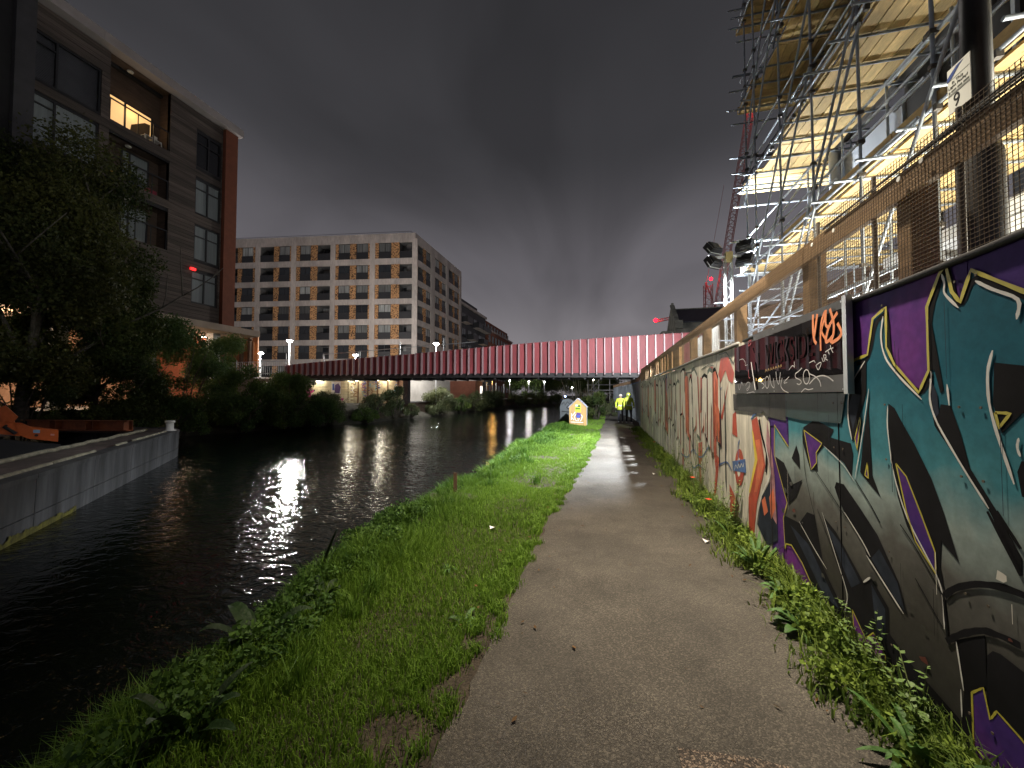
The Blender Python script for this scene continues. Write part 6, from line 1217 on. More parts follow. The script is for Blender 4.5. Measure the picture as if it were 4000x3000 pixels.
for (y0, y1, dens, wsc) in ((.15, 2.6, 14000, 1), (2.6, 4.2, 9500, 1.1), (4.2, 7, 5500, 1.4), (7, 12, 2100, 1.9), (12, 21, 1250, 2.6), (21, 34, 350, 4)):
    n = int((y1 - y0) * 2.7 * dens); y = rng.uniform(y0, y1, n); x = rng.uniform(-3.2, -.1, n)
    z, d = gz(x, y); pe = np.interp(y, [a for a, b in PL], [b for a, b in PL]); gap = pe - x
    nz = noise2(x, y, 4.2, 3); fringe = -.02 + .26 * np.clip(1 - (y - 1.0) / 5.5, 0, 1) * (.45 + .75 * noise2(x, y, 2.6, 5)) + .07 * noise2(x, y, 11, 6)
    keep = (d > -.10) & (gap > .0) & ((gap > fringe + .10 * nz) | ((noise2(x, y, 8, 9) > .75) & (rng.random(n) < .6)) | (rng.random(n) < .03))
    bare = (noise2(x, y, 3.3, 12) < -1.0) & (gap < 1.7); keep &= ~(bare & (rng.random(n) < .85))
    tall = np.clip((gap - .9) / 1.1, 0, 1); h = (.035 + .035 * rng.random(n)) * (1 + .35 * noise2(x, y, 5, 21)) + tall * (.05 + .16 * rng.random(n) ** 1.5) * (1 + .5 * noise2(x, y, 2.5, 22)); h = np.clip(h, .02, .38)
    tint = np.clip(.80 - .55 * tall + .18 * noise2(x, y, 1.6, 31) + .16 * rng.normal(size=n), 0, 1); k = keep
    V, F, T = blades(x[k], y[k], z[k], h[k], (.0042 + .002 * rng.random(n))[k] * wsc, rng, .6, tint[k]); Vs.append(V); Fs.append(F + off); Ts.append(T); off += len(V)
# stray tufts where the grass creeps over the path edge
cy = rng.uniform(.7, 16, 190); cx = np.interp(cy, [a for a, b in PL], [b for a, b in PL]) - np.abs(rng.normal(size=190)) * .13 + .03
ty = np.repeat(cy, 70) + rng.normal(size=190 * 70) * .035; tx = np.repeat(cx, 70) + rng.normal(size=190 * 70) * .03; th = .03 + .05 * rng.random(190 * 70)
V, F, T = blades(tx, ty, np.full(len(tx), .0), th, .005 * (1 + ty / 7), rng, .9, np.clip(.65 + .2 * rng.normal(size=len(tx)), 0, 1)); Vs.append(V); Fs.append(F + off); Ts.append(T); off += len(V)
# taller tussocks towards the water
cy = rng.uniform(.6, 22, 260); cx = np.array([near_edge(v) for v in cy]) + np.abs(rng.normal(size=260)) * .45 + .08; nb_ = 55
ty = np.repeat(cy, nb_) + rng.normal(size=260 * nb_) * .05; tx = np.repeat(cx, nb_) + rng.normal(size=260 * nb_) * .05; th = np.repeat(rng.uniform(.14, .36, 260), nb_) * rng.uniform(.5, 1.1, 260 * nb_)
V, F, T = blades(tx, ty, gz(tx, ty)[0], th, .006 * (1 + ty / 7), rng, .75, np.clip(np.repeat(rng.uniform(.15, .6, 260), nb_) + .12 * rng.normal(size=len(tx)), 0, 1)); Vs.append(V); Fs.append(F + off); Ts.append(T); off += len(V)
m_grass = LEAF('grass_blade', (.072, .195, .028), .5, .06, .35)
stuff('verge_grass', rmesh('verge_grass', np.concatenate(Vs), np.concatenate(Fs), m_grass, np.concatenate(Ts)), label='bright green grass verge between the towpath and the canal', cat='grass', kind='stuff')
# broad leaved herbs along the water's edge
C, Rd = [], []; rr_ = random.Random(15)
for k in range(210):
    y = rr_.uniform(.4, 24) if k > 70 else rr_.uniform(.4, 5); e = near_edge(y); x = e + rr_.uniform(-.12, .75) ; q = rr_.uniform(.06, .17); z_ = float(gz(np.array([x]), np.array([y]))[0][0]); C.append((x, y, z_ + q * .7)); Rd.append((q, q, q * .8))
V, F, T = leaf_cloud(C, Rd, 34000, .036, rng, shell=.2, asp=.7, down=-.1); stuff('waterside_herbs', rmesh('waterside_herbs', V, F, LEAF('leaf_herb', (.05, .125, .028), .4, .02), T), label='low leafy herbs along the canal edge', cat='plants', kind='stuff')

def long_leaf(mb, base, ang, L, w, rise, droop, seg=7):
    b = Vector(base); d = Vector((math.cos(ang), math.sin(ang), 0)); s = Vector((-d.y, d.x, 0)); row = []
    for k in range(seg + 1):
        t = k / seg; c = b + d * (L * t * (1 - .25 * droop * t)) + Vector((0, 0, rise * L * t - droop * L * t * t)); ww = w * (math.sin(math.pi * min(1, .10 + .86 * t)) ** .8) * .5; f = Vector((0, 0, ww * .45)); row.append((c - s * ww + f, c, c + s * ww + f))
    for a, c in zip(row, row[1:]): mb.quad(a[0], a[1], c[1], c[0]); mb.quad(a[1], a[2], c[2], c[1])
def dock(label, x, y, n, L, w, seed, leaf='leaf_dock', group='dock plants beside the path', up=1.0, z=None, name='dock_plant', col=(.045, .105, .022)):
    rnd = random.Random(seed); z = float(gz(np.array([x]), np.array([y]))[0][0]) if z is None and x < -.1 else (z or 0.0); t_ = thing(name, label, 'plant', (x, y, z), group)
    m = M(leaf, col, .62, var=.35, scale=9, bump=.4, bscale=40, objvar=.25, spec=.35)
    for k in range(n):
        mb = MB(); a = 2 * math.pi * k / n * 1.0 + rnd.uniform(-.5, .5); long_leaf(mb, (x + math.cos(a) * .015, y + math.sin(a) * .015, z), a, L * rnd.uniform(.6, 1.1), w * rnd.uniform(.7, 1.15), rnd.uniform(.5, 1.5) * up, rnd.uniform(.4, .95)); obj('leaf', mb, m, t_, True)
    return t_
dock('broad leaved dock spilling onto the path below the purple paint', 1.30, 3.02, 22, .25, .075, 1, up=.8); dock('small leafy dock just beyond the broad one at the fence foot', 1.36, 3.45, 14, .22, .05, 2); dock('long leaved plantain at the bottom corner of the path by the fence', 1.30, 2.05, 16, .26, .038, 3, up=1.1); dock('spiky long leaved plant next to the seam in the old paint', 1.33, 4.0, 26, .27, .032, 4, up=1.2); dock('leafy rosette at the fence foot where the pale paint begins', 1.35, 4.75, 18, .22, .04, 5); dock('flat rosette at the fence foot nearest the camera', 1.35, 1.72, 12, .20, .04, 6)
dock('large dark leaved plant hanging over the water in the near corner', -2.3, 2.15, 14, .36, .09, 11, 'leaf_bankdock', 'big leaved plants on the bank', 1.0, col=(.016, .038, .010)); dock('pale pointed leaves of a plant at the near water edge', -1.95, 1.45, 10, .34, .065, 12, 'leaf_bankdock', 'big leaved plants on the bank', 1.1, col=(.018, .042, .012)); dock('two tall curled leaves standing above the bank grass', -2.75, 3.2, 6, .36, .04, 13, 'leaf_bankdock', 'big leaved plants on the bank', 1.7, col=(.018, .042, .012)); dock('low broad plant in the grass near the water', -2.3, 2.8, 10, .26, .07, 14, 'leaf_bankdock', 'big leaved plants on the bank', .9, col=(.018, .042, .012)); dock('dandelion like rosette in the bare soil at the path edge', -1.0, 2.62, 12, .15, .035, 15, group='rosettes in the bare soil', up=.6); dock('single rosette in the short grass', -1.45, 3.4, 10, .14, .03, 16, group='rosettes in the bare soil', up=.6)
# weeds along the foot of the fence
Vs, Fs, Ts = [], [], []; off = 0
for (y0, y1, dens, wsc) in ((.6, 3, 1500, 1), (3, 6, 1700, 1.2), (6, 10, 1000, 1.7), (10, 19, 520, 2.6)):
    n = int((y1 - y0) * dens); y = rng.uniform(y0, y1, n); wid = .20 + .09 * np.sin(y * 3.1) + .07 * np.sin(y * 7.7 + 1); x = 1.49 - np.abs(rng.normal(size=n)) * wid * .75; k = x > 1.0; h = (.05 + .20 * rng.random(n) ** 1.6) * (.6 + .6 * np.clip((x - 1.1) / .35, 0, 1)); tint = np.clip(.5 + .25 * rng.normal(size=n) + .15 * np.sin(y * 2), 0, 1)
    V, F, T = blades(x[k], y[k], np.zeros(k.sum()), h[k], (.006 + .006 * rng.random(n))[k] * wsc, rng, .8, tint[k]); Vs.append(V); Fs.append(F + off); Ts.append(T); off += len(V)
stuff('fence_weeds', rmesh('fence_weeds', np.concatenate(Vs), np.concatenate(Fs), LEAF('weed_blade', (.095, .18, .036), .45, .05, .3), np.concatenate(Ts)), label='tangled weeds and grass along the foot of the hoarding', cat='weeds', kind='stuff')
C, Rd = [], []; rr_ = random.Random(16)
for k in range(230):
    y = rr_.uniform(.8, 18) if k > 120 else rr_.uniform(.8, 6.5); x = 1.46 - abs(rr_.gauss(0, .13)); q = rr_.uniform(.035, .10); C.append((x, y, q * rr_.uniform(.5, 1.6))); Rd.append((q, q, q))
V, F, T = leaf_cloud(C, Rd, 15000, .034, rng, shell=.15, asp=.6, down=-.1); stuff('fence_herbs', rmesh('fence_herbs', V, F, LEAF('leaf_weed', (.10, .19, .036), .45, .05), T), label='small leafy herbs along the foot of the hoarding', cat='weeds', kind='stuff')
def tall_weed(label, x, y, h, n, seed, seedy=False):
    rnd = random.Random(seed); t_ = thing('tall_weed', label, 'plant', (x, y, 0), 'tall stemmed weeds at the fence'); mb = MB(); lv = MB()
    for k in range(n):
        a, b = rnd.uniform(-.12, .08), rnd.uniform(-.2, .2); hh = h * rnd.uniform(.65, 1.1); P = [Vector((x, y + b * .2, 0)), Vector((x + a * .6, y + b * .7, hh * .6)), Vector((min(1.46, x + a * 1.3), y + b * 1.3, hh))]; mb.tube(P, [.004, .003, .0015], 4)
        for j in range(16):
            t = rnd.uniform(.1, 1); p = P[0].lerp(P[1], t * 2) if t < .5 else P[1].lerp(P[2], t * 2 - 1); an = rnd.uniform(0, 6.28); L = rnd.uniform(.02, .06) * (1.3 - .7 * t); u = Vector((math.cos(an), math.sin(an), rnd.uniform(-.2, .6))) * L; v = Vector((-math.sin(an), math.cos(an), 0)) * L * .28; lv.quad(p, p + u * .5 + v, p + u, p + u * .5 - v)
    obj('stem', mb, M('weed_stem', (.12, .15, .05), .7), t_); obj('foliage', lv, M('weed_leaf', (.08, .14, .03), .6, objvar=.2), t_); return t_
for i, (lb, x, y, h, n) in enumerate((('tall stemmed weed before the red triangle on the pale boards', 1.40, 4.9, .62, 9), ('tall feathery weed under the painted roundel', 1.40, 5.35, .55, 7), ('tallest straggly weed before the pale boards', 1.38, 6.4, .95, 10), ('straggly weed beside the tallest one', 1.40, 7.0, .85, 8), ('thin seeding weed before the purple paint', 1.42, 2.65, .42, 6), ('upright weed near the far boards', 1.40, 8.6, .6, 8), ('low seeding weed before the black paint', 1.42, 2.25, .35, 7))): tall_weed(lb, x, y, h, n, 300 + i)
def poppy(label, x, y, z):
    t_ = thing('poppy', label, 'flower', (x, y, 0), 'poppies at the fence foot'); obj('stem', MB().tube([(x + .03, y, 0), (x, y, z)], .003, 5), M('weed_stem', (.12, .15, .05)), t_)
    mb = MB()
    for k in range(5):
        a = k * 1.2566; u = Vector((math.cos(a), math.sin(a), .35)); v = Vector((-math.sin(a), math.cos(a), 0)); p = Vector((x, y, z)); mb.quad(p, p + u * .028 + v * .022, p + u * .045, p + u * .028 - v * .022)
    obj('petals', mb, M('poppy_red', (.62, .07, .03), .6), t_)
poppy('orange red poppy among the tall weeds', 1.25, 6.3, .36); poppy('small red poppy further along the fence', 1.27, 11.2, .32); poppy('red poppy closest to the painted roundel', 1.3, 5.6, .22)
# stake and bare patch at the water's edge
st = thing('mooring_stake', 'rusty steel mooring stake at the grassy water edge', 'stake', (-2.36, 5.8, -.1)); obj('stake_angle', MB().box((-2.39, 5.79, -.45), (-2.33, 5.8, .36)).box((-2.39, 5.8, -.45), (-2.38, 5.85, .36)), M('rusty_stake', (.10, .055, .03), .85, var=.4, scale=12), st); obj('reflector', MB().tube([(-2.36, 5.789, .02), (-2.36, 5.783, .02)], .012, 8), M('white_tag', (.6, .6, .58)), st)
obj('bare_patch', MB().prism([(-2.35 + .36 * math.cos(a) * (1 + .2 * math.sin(3 * a)), 5.6 + .30 * math.sin(a), ) for a in np.linspace(0, 6.28, 15)[:-1]], lambda u, v, t: (u, v, -.035 + t), .07), m_mud, None, kind='structure')
rl_ = random.Random(44)
for k, (x, y) in enumerate(((1.02, 4.55), (-1.35, 4.4), (.9, 8.2))): 
    l_ = thing('litter', ('crumpled white paper scrap beside the fence weeds', 'pale scrap of paper on the grass', 'white scrap on the path further off')[k], 'litter', (x, y, .01)); obj('scrap', MB().quad((x, y, .02), (x + .05, y + .02, .04), (x + .04, y + .07, .02), (x - .02, y + .05, .045)), M('white_plastic', (.7, .7, .68)), l_)

# fallen leaves and twigs scattered over path and verge
n = 210; y = rng.uniform(1.0, 14, n) ** 1.0; side = rng.random(n); x = np.where(side < .45, np.interp(y, [a for a, b in PL], [b for a, b in PL]) + rng.normal(size=n) * .28, np.where(side < .8, 1.22 - np.abs(rng.normal(size=n)) * .2, rng.uniform(-.6, 1.2, n)))
a = rng.uniform(0, 6.28, n); L = rng.uniform(.008, .022, n) * (1 + y / 14); u = np.stack([np.cos(a) * L, np.sin(a) * L, rng.uniform(-.1, .3, n) * L], 1); v = np.stack([-np.sin(a) * L, np.cos(a) * L, rng.uniform(-.2, .2, n) * L], 1) * rng.uniform(.2, .6, n)[:, None]
P = np.stack([x, y, np.full(n, .021)], 1); V = np.stack([P - u, P + v, P + u, P - v], 1).reshape(-1, 3)
stuff('leaf_litter', rmesh('leaf_litter', V, np.arange(4 * n).reshape(n, 4), LEAF('dead_leaf', (.085, .055, .028), .6, .03, .1), rng.random(n)), label='small dead leaves scattered on the path and its edges', cat='leaves', kind='stuff')
# ================================================================ house-shaped box, pillar, people, far buildings and cranes
m_wood = M('pale_ply', (.42, .26, .10), .75, var=.25, scale=3, stretch=(3, 3, .5), bump=.2, bscale=30)
hb = thing('house_shaped_box', 'small house shaped plywood box with a yellow poster on the verge', 'box', (-1.45, 21, 0))
x0, x1, y0, y1 = -1.93, -1.03, 20.6, 21.5; xm = (x0 + x1) / 2
obj('front_panel', MB().prism([(x0, 0), (x1, 0), (x1, .98), (xm, 1.42), (x0, .98)], lambda u, v, t: (u, y0 + t, v), .03), m_wood, hb); obj('back_panel', MB().prism([(x0, 0), (x1, 0), (x1, .98), (xm, 1.42), (x0, .98)], lambda u, v, t: (u, y1 - t, v), .03), m_wood, hb)
block('side_panel', (x1 - .03, y0 + .032, 0), (x1, y1 - .032, .97), M('white_blue_side', (.42, .48, .56), .6, var=.2, scale=5), hb); block('side_panel', (x0, y0 + .032, 0), (x0 + .03, y1 - .032, .97), m_wood, hb)
obj('roof_panel', MB().bar((x1 + .05, (y0 + y1) / 2, .97), (xm, (y0 + y1) / 2, 1.45), y1 - y0 + .06, .03), M('grey_felt', (.36, .36, .42), .7, var=.2), hb); obj('roof_panel', MB().bar((x0 - .05, (y0 + y1) / 2, .97), (xm - .002, (y0 + y1) / 2, 1.45), y1 - y0 + .06, .03), M('grey_felt', (.36, .36, .42)), hb)
def hd_(name, pts, m, t): obj(name, MB().prism(pts, lambda u, v, q: (u, y0 - t - q, v), .002), m, hb)
hd_('poster', [(-1.62, .72), (-1.33, .72), (-1.33, 1.13), (-1.62, 1.13)], M('poster_yellow', (.55, .60, .05), .5), .002)
for za, zb, m in ((.98, 1.1, M('poster_dark', (.05, .13, .02), .5)), (.86, .94, M('poster_dark', (.05, .13, .02))), (.77, .80, M('poster_dark', (.05, .13, .02)))): hd_('poster_block', [(-1.60, za), (-1.35, za), (-1.35, zb), (-1.60, zb)], m, .005)
hd_('poster_photo', [(-1.60, 1.02), (-1.48, 1.02), (-1.48, 1.12), (-1.60, 1.12)], M('white_tag', (.6, .6, .58)), .008)
hd_('spray_shape', [(-1.56, .42), (-1.36, .42), (-1.30, .56), (-1.36, .68), (-1.52, .70), (-1.58, .56)], gm['purple'], .004); hd_('spray_shape', [(-1.54, .44), (-1.38, .44), (-1.36, .55), (-1.54, .55)], gm['blue'], .007)
for i, pts in enumerate(([(-1.82, .3), (-1.80, .66)], [(-1.82, .48), (-1.66, .66), (-1.62, .74)], [(-1.82, .46), (-1.68, .3)], [(-1.58, .62), (-1.66, .48), (-1.60, .3), (-1.5, .26)], [(-1.32, .60), (-1.24, .5), (-1.30, .32), (-1.36, .25)], [(-1.48, .4), (-1.46, .25), (-1.4, .4)], [(-1.85, .2), (-1.2, .18)])):
    s = MB(); ribbon(s, pts, .035, lambda a, b, t: (a, y0 - .010 - t - .0005 * i, b)); obj('spray_line', s, gm['white'], hb)
gp = thing('grey_pillar', 'grey stone pillar with scrawls behind the house shaped box', 'pillar', (-2.75, 23.5, -.1))
obj('shaft', MB().prism([(-2.95, -.4), (-2.1, -.4), (-2.08, .9), (-2.15, 1.35), (-2.45, 1.52), (-2.8, 1.45), (-2.95, 1.0)], lambda u, v, t: (u + .22, 23.2 + t, v * .93), .6), M('grey_stone', (.085, .093, .10), .8, var=.2, scale=3), gp)
for i, pts in enumerate(([(-2.85, 1.15), (-2.7, 1.3), (-2.65, 1.1), (-2.5, 1.32), (-2.35, 1.15), (-2.25, 1.3)], [(-2.55, .95), (-2.43, .85), (-2.33, .95), (-2.43, 1.08), (-2.55, .95)], [(-2.85, .7), (-2.4, .66), (-2.2, .72)])):
    s = MB(); ribbon(s, pts, .06, lambda a, b, t: (a + .22, 23.19 - t, b * .93)); obj('spray_line', s, gm['black'], gp)
# second hoarding beyond the bridge
h2 = thing('rear_hoarding', 'second painted hoarding running on beyond the bridge', 'fence', (1.7, 30, 0))
P2 = [(1.56, 18.42), (1.85, 24), (1.75, 29), (1.2, 35), (.7, 41)]
for (a, b) in zip(P2, P2[1:]):
    for k in range(4):
        p, q = lerp(a, b, k / 4), lerp(a, b, (k + 1) / 4); d = Vector((q[0] - p[0], q[1] - p[1])); L = d.length; link('hoarding_panel', ubox(M('blue_grey_ply', (.22, .27, .33), .75, var=.5, scale=2.5, stretch=(1, 1, .4), objvar=.25)), ((p[0] + q[0]) / 2, (p[1] + q[1]) / 2, 1.2), h2, (0, 0, math.atan2(d.y, d.x)), (L - .01, .02, 2.4)); link('rail_board', ubox(m_tim), ((p[0] + q[0]) / 2, (p[1] + q[1]) / 2, 2.55), h2, (0, 0, math.atan2(d.y, d.x)), (L - .006, .05, .22))
fc = thing('far_site_cabin', 'pale site cabin with blue door beyond the bridge', 'cabin', (5, 44, 0))
block('cabin_wall', (2.2, 44, 0), (9, 50, 5.5), M('cabin_white', (.55, .58, .62), .7, var=.12), fc); block('blue_door', (2.6, 43.9, 2.3), (4.2, 43.98, 5.0), M('cabin_blue', (.06, .12, .32), .6), fc); block('cabin_window', (4.6, 43.9, 2.6), (5.6, 43.98, 4.4), m_pane, fc)
lsc = thing('far_scaffold', 'small white scaffold frame beyond the bridge', 'scaffold', (-1, 48, 0))
for x in (-2.2, -.9, .4, 1.6): rod('standard', (x, 48, 0), (x, 48, 5), .05, m_rail, lsc, 6)
for z in (1.9, 2.9, 3.9): rod('ledger', (-2.4, 48, z), (1.8, 48, z), .05, m_rail, lsc, 6)
block('deck', (-2.3, 47.6, 2.2), (1.7, 48.6, 2.3), m_rail, lsc); rod('brace', (-2.2, 47.9, 2), (.4, 47.9, 4.8), .04, m_rail, lsc, 6)
# lamps beyond the bridge whose streaks lie on the water
def far_lamp(label, x, y, z, e_, col, glow):
    t_ = thing('distant_lamp', label, 'street lamp', (x, y, .6), 'distant lamps beyond the bridge'); obj('post', MB().tube([(x, y, .6), (x, y, z)], .06, 6), m_post, t_); obj('lamp_glass', MB().lathe((x, y, z), [(.03, -.13), (.17, -.06), (.17, .06), (.03, .13)], 10), EM('far_glow_%d' % int(glow), col, glow), t_); lamp('lamp_light', 'POINT', (x, y, z - .45), e_, col, t_, .2)
far_lamp('white lamp above the floodlit tree beyond the bridge', -18.2, 91, 5.0, 250, (1, .97, .92), 40)
far_lamp('white lamp just right of the floodlit tree', -14.6, 92.0, 4.9, 90, (1, .97, .92), 41)
far_lamp('amber lamp at the bright quay doorway', -19.9, 66, 4.4, 110, (1, .55, .15), 20)
far_lamp('white quay lamp past the brick bay', -19.2, 76, 4.6, 110, (1, .97, .95), 42)
far_lamp('small lamp low at the canal bend', -9.6, 112, 3.9, 30, (1, .95, .9), 43)
far_lamp('lamp between the trees at the canal bend', -3.5, 108, 6.0, 25, (1, .9, .75), 44)
far_lamp('lamp at the fence corner under the bridge end', 2.9, 31, 3.0, 30, (1, .95, .85), 45)
bl_ = thing('blue_signal', 'small blue white signal light low by the hedge end', 'light', (-9.7, 100, .6)); obj('lens', MB().lathe((-10.3, 99, 1.4), [(.1, -.2), (.28, 0), (.1, .2)], 8), EM('blue_lens', (.35, .5, 1), 14), bl_); obj('post', MB().tube([(-10.3, 99, .3), (-10.3, 99, 1.25)], .05, 6), m_post, bl_)
rlb = thing('red_lifebuoy', 'small red lifebuoy housing by the bright quay doorway', 'lifebuoy', (-17.6, 60, .9)); obj('housing', MB().lathe((-17.8, 60, 1.5), [(.05, -.3), (.25, -.2), (.25, .2), (.05, .3)], 10), M('poppy_red', (.62, .07, .03)), rlb); obj('post', MB().tube([(-17.8, 60, .9), (-17.8, 60, 1.25)], .05, 6), m_post, rlb)

# ---------------------------------------------------------------- two people in yellow jackets
def person(label, x, y, rot, h, seed, stride, hood):
    rnd = random.Random(seed); t_ = thing('person', label, 'person', (x, y, 0)); s = h / 1.75
    J = dict(pel=(0, 0, .95), spine=(0, -.01, 1.15), chest=(0, -.02, 1.36), neck=(0, 0, 1.50), head=(0, .02, 1.62), top=(0, .02, 1.72), lsh=(-.19, -.01, 1.42), rsh=(.19, -.01, 1.42), lel=(-.27, .02, 1.16), rel=(.27, .02, 1.16), lwr=(-.26, .14, .95), rwr=(.26, .14, .95), lha=(-.25, .19, .88), rha=(.25, .19, .88), lhip=(-.10, 0, .90), rhip=(.10, 0, .90), lkn=(-.11, stride * .5 + .03, .50), rkn=(.11, -stride * .4 + .03, .50), lan=(-.11, stride, .09), ran=(.11, -stride, .09), lto=(-.12, stride + .17, .035), rto=(.12, -stride + .17, .035))
    rad = dict(pel=.15, spine=.155, chest=.17, neck=.06, head=.095, top=.06, lsh=.085, rsh=.085, lel=.06, rel=.06, lwr=.05, rwr=.05, lha=.035, rha=.035, lhip=.095, rhip=.095, lkn=.065, rkn=.065, lan=.048, ran=.048, lto=.035, rto=.035)
    E2 = [('pel', 'spine'), ('spine', 'chest'), ('chest', 'neck'), ('neck', 'head'), ('head', 'top'), ('chest', 'lsh'), ('chest', 'rsh'), ('lsh', 'lel'), ('rsh', 'rel'), ('lel', 'lwr'), ('rel', 'rwr'), ('lwr', 'lha'), ('rwr', 'rha'), ('pel', 'lhip'), ('pel', 'rhip'), ('lhip', 'lkn'), ('rhip', 'rkn'), ('lkn', 'lan'), ('rkn', 'ran'), ('lan', 'lto'), ('ran', 'rto')]
    ks = list(J); me = bpy.data.meshes.new('body'); me.from_pydata([tuple(c * s for c in J[k]) for k in ks], [(ks.index(a), ks.index(b)) for a, b in E2], [])
    o = bpy.data.objects.new('body', me); COL.objects.link(o); sk = o.modifiers.new('skin', 'SKIN'); sk.use_smooth_shade = True; o.modifiers.new('sub', 'SUBSURF').levels = 2; o.modifiers['sub'].render_levels = 2
    for i, k in enumerate(ks): me.skin_vertices[0].data[i].radius = (rad[k] * s, rad[k] * s * (.75 if k in ('pel', 'spine', 'chest') else 1)); me.skin_vertices[0].data[i].use_root = k == 'pel'
    bpy.context.view_layer.update(); m2 = bpy.data.meshes.new_from_object(o.evaluated_get(bpy.context.evaluated_depsgraph_get())); bpy.data.objects.remove(o)
    m2.materials.clear()
    for m in (M('dark_trousers', (.018, .018, .026), .8), M('hivis_yellow', (.50, .58, .045), .6, var=.12, scale=9), M('reflective_tape', (.75, .75, .72), .3), M('skin_tone', (.38, .23, .16), .5), M('trainers', (.5, .5, .5), .6)): m2.materials.append(m)
    for p in m2.polygons:
        c = p.center / s; armz = abs(c.x) > .21; mi = 0
        if c.z > .84 and not (abs(c.x) < .13 and c.z < .86): mi = 1
        if 1.50 < c.z: mi = 3
        if armz and c.z < .96: mi = 3
        if mi == 1 and (1.02 < c.z < 1.07 or 1.16 < c.z < 1.20) and not armz: mi = 2
        if c.z < .085: mi = 4
        p.material_index = mi; p.use_smooth = True
    b = bpy.data.objects.new('body', m2); COL.objects.link(b); b.parent = t_; t_.rotation_euler.z = rot
    if hood: hm, hc = M('hivis_yellow', (.50, .58, .045)), 1
    else: hm, hc = M('pale_cap', (.5, .47, .42), .7), 0
    q = MB(); q.lathe((0, .0, 1.56 * s), [(.09 * s, -.06 * s), (.135 * s, .02 * s), (.13 * s, .12 * s), (.09 * s, .19 * s), (.02 * s, .215 * s)] if hood else [(.112 * s, .07 * s), (.115 * s, .11 * s), (.09 * s, .17 * s), (.02 * s, .19 * s)], 14)
    for i, v in enumerate(q.v): q.v[i] = (v[0], v[1] - (.035 if hood else 0), v[2])
    hh = bpy.data.objects.new('hood' if hood else 'cap', mesh('hood', q, hm, True)); COL.objects.link(hh); hh.parent = t_
    j = MB(); j.lathe((0, 0, 0), [(.21 * s, .78 * s), (.215 * s, .86 * s), (.20 * s, 1.0 * s)], 16); j.v = [(a, b_ * .75, c) for a, b_, c in j.v]; hm_ = bpy.data.objects.new('jacket_hem', mesh('jacket_hem', j, M('hivis_yellow', (.50, .58, .045)), True)); COL.objects.link(hm_); hm_.parent = t_
    if hood: hl = bpy.data.objects.new('head_torch', mesh('head_torch', MB().lathe((.05, .13, 1.66), [(.0, -.03), (.045, -.03), (.045, .03), (.0, .03)], 10), M('reflective_tape', (.75, .75, .72)))); COL.objects.link(hl); hl.parent = t_
    return t_
person('person in a yellow jacket and pale cap walking on the path under the bridge', .80, 23.6, R(175), 1.68, 1, .12, False)
person('person in a hooded yellow jacket walking beside the fence under the bridge', 1.24, 23.2, R(188), 1.74, 2, .16, True)

# ---------------------------------------------------------------- stone building behind the site, cranes with red lights
m_stone = M('old_stone', (.20, .20, .17), .9, var=.45, scale=1.0, bump=.5, bscale=3); m_slate = M('slate_roof', (.045, .05, .065), .6, var=.2, scale=2)
chh = thing('stone_gabled_building', 'old stone gabled building with slate roof beyond the fence', 'building', (14, 60, 0))
obj('gable_wall', MB().prism([(55.6, 0), (64, 0), (64, 11.2), (59.8, 14.5), (55.6, 11.2)], lambda u, v, t: (9.2 + t, u, v), .5), m_stone, chh); block('side_wall', (9.7, 55.7, 0), (30, 56.2, 11.6), m_stone, chh)
obj('roof', MB().prism([(55.4, 11.55), (59.8, 14.1), (64.2, 11.55), (64.2, 11.4), (59.8, 13.9), (55.4, 11.4)], lambda u, v, t: (9.75 + t, u, v), 20), m_slate, chh); obj('ridge', MB().bar((9.7, 59.8, 14.15), (29.7, 59.8, 14.15), .2, .15), m_stone, chh)
obj('coping', MB().bar((9.4, 55.3, 11.3), (9.4, 59.8, 14.75), .6, .22), m_stone, chh); block('kneeler', (9.1, 55.0, 10.6), (10.0, 55.6, 11.7), m_stone, chh); block('finial', (9.3, 59.65, 14.6), (9.6, 59.95, 15.1), m_stone, chh); block('lower_wing', (7.6, 57, 0), (9.2, 63, 10.6), m_stone, chh)
m_cr = M('crane_paint', (.5, .22, .20), .6, var=.1); m_rl = EM('red_beacon', (1, .004, .012), 7)
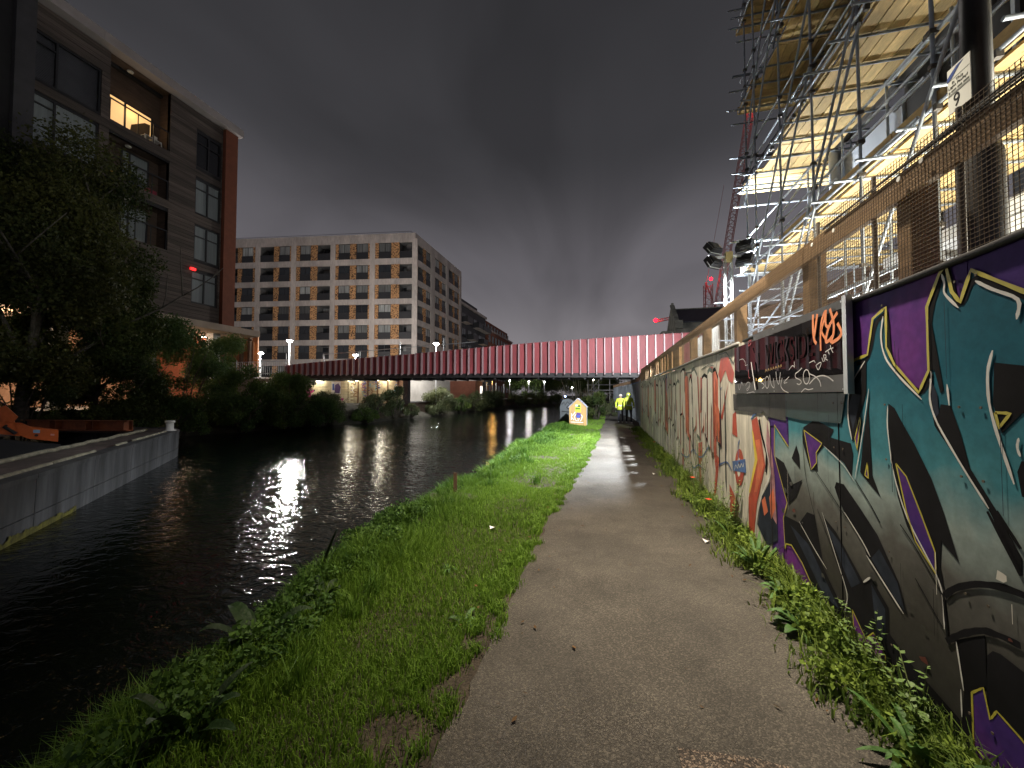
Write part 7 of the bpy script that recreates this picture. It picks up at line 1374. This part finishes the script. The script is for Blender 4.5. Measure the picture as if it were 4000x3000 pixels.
def lattice(mb, p, q, w, n, up=(0, 1, 0), r=.07):
    p = Vector(p); q = Vector(q); d = (q - p).normalized(); u = Vector(up); s = d.cross(u).normalized(); o = [s * w / 2 + u * w / 2, -s * w / 2 + u * w / 2, -s * w / 2 - u * w / 2, s * w / 2 - u * w / 2]
    for c in o: mb.tube([p + c, q + c], r, 5)
    for k in range(n):
        a, b = p.lerp(q, k / n), p.lerp(q, (k + 1) / n)
        for i in range(4): mb.tube([a + o[i], b + o[(i + 1) % 4]], r * .6, 4); mb.tube([a + o[i], a + o[(i + 1) % 4]], r * .6, 4)
def beacon(o, p, r=.42, e_=120):
    obj('red_beacon', MB().lathe(p, [(.03, -r), (r * .6, -r * .8), (r * .92, -r * .4), (r, 0), (r * .92, r * .4), (r * .6, r * .8), (.03, r)], 18), m_rl, o, True); lamp('beacon_light', 'POINT', (p[0], p[1] - .9, p[2]), e_, (1, .02, .04), o, .3)
c1 = thing('luffing_crane', 'tall red lattice crane jib leaning up behind the scaffold', 'crane', (31, 120, 0))
mb = MB(); lattice(mb, (30.8, 120, 25), (40.9, 120, 86), 1.7, 34, r=.10); obj('jib', mb, m_cr, c1); mb = MB(); lattice(mb, (28.6, 120, 0), (28.6, 120, 33.6), 2.0, 18, r=.10); obj('mast', mb, m_cr, c1)
obj('a_frame', MB().tube([(31.4, 120, 24), (28.0, 120, 34.2)], .16, 6).tube([(27.6, 120, 24), (28.2, 120, 34.2)], .16, 6).tube([(28.2, 120, 34), (33.2, 120, 62)], .05, 4), m_cr, c1); beacon(c1, (29.3, 119.5, 35.0), .45); beacon(c1, (40.6, 119, 83.5), .3, 500)
c2 = thing('distant_crane_arm', 'thin crane arm with a glowing red light left of the stone gable', 'crane', (18, 120, 0)); mb = MB(); lattice(mb, (14.2, 120, 23.6), (24, 120, 25.2), .7, 10, r=.06); obj('jib', mb, m_cr, c2); mb = MB(); lattice(mb, (23, 120, 0), (23, 120, 26), 1.2, 14, r=.07); obj('mast', mb, m_cr, c2); beacon(c2, (14.2, 119.4, 23.8), .55)
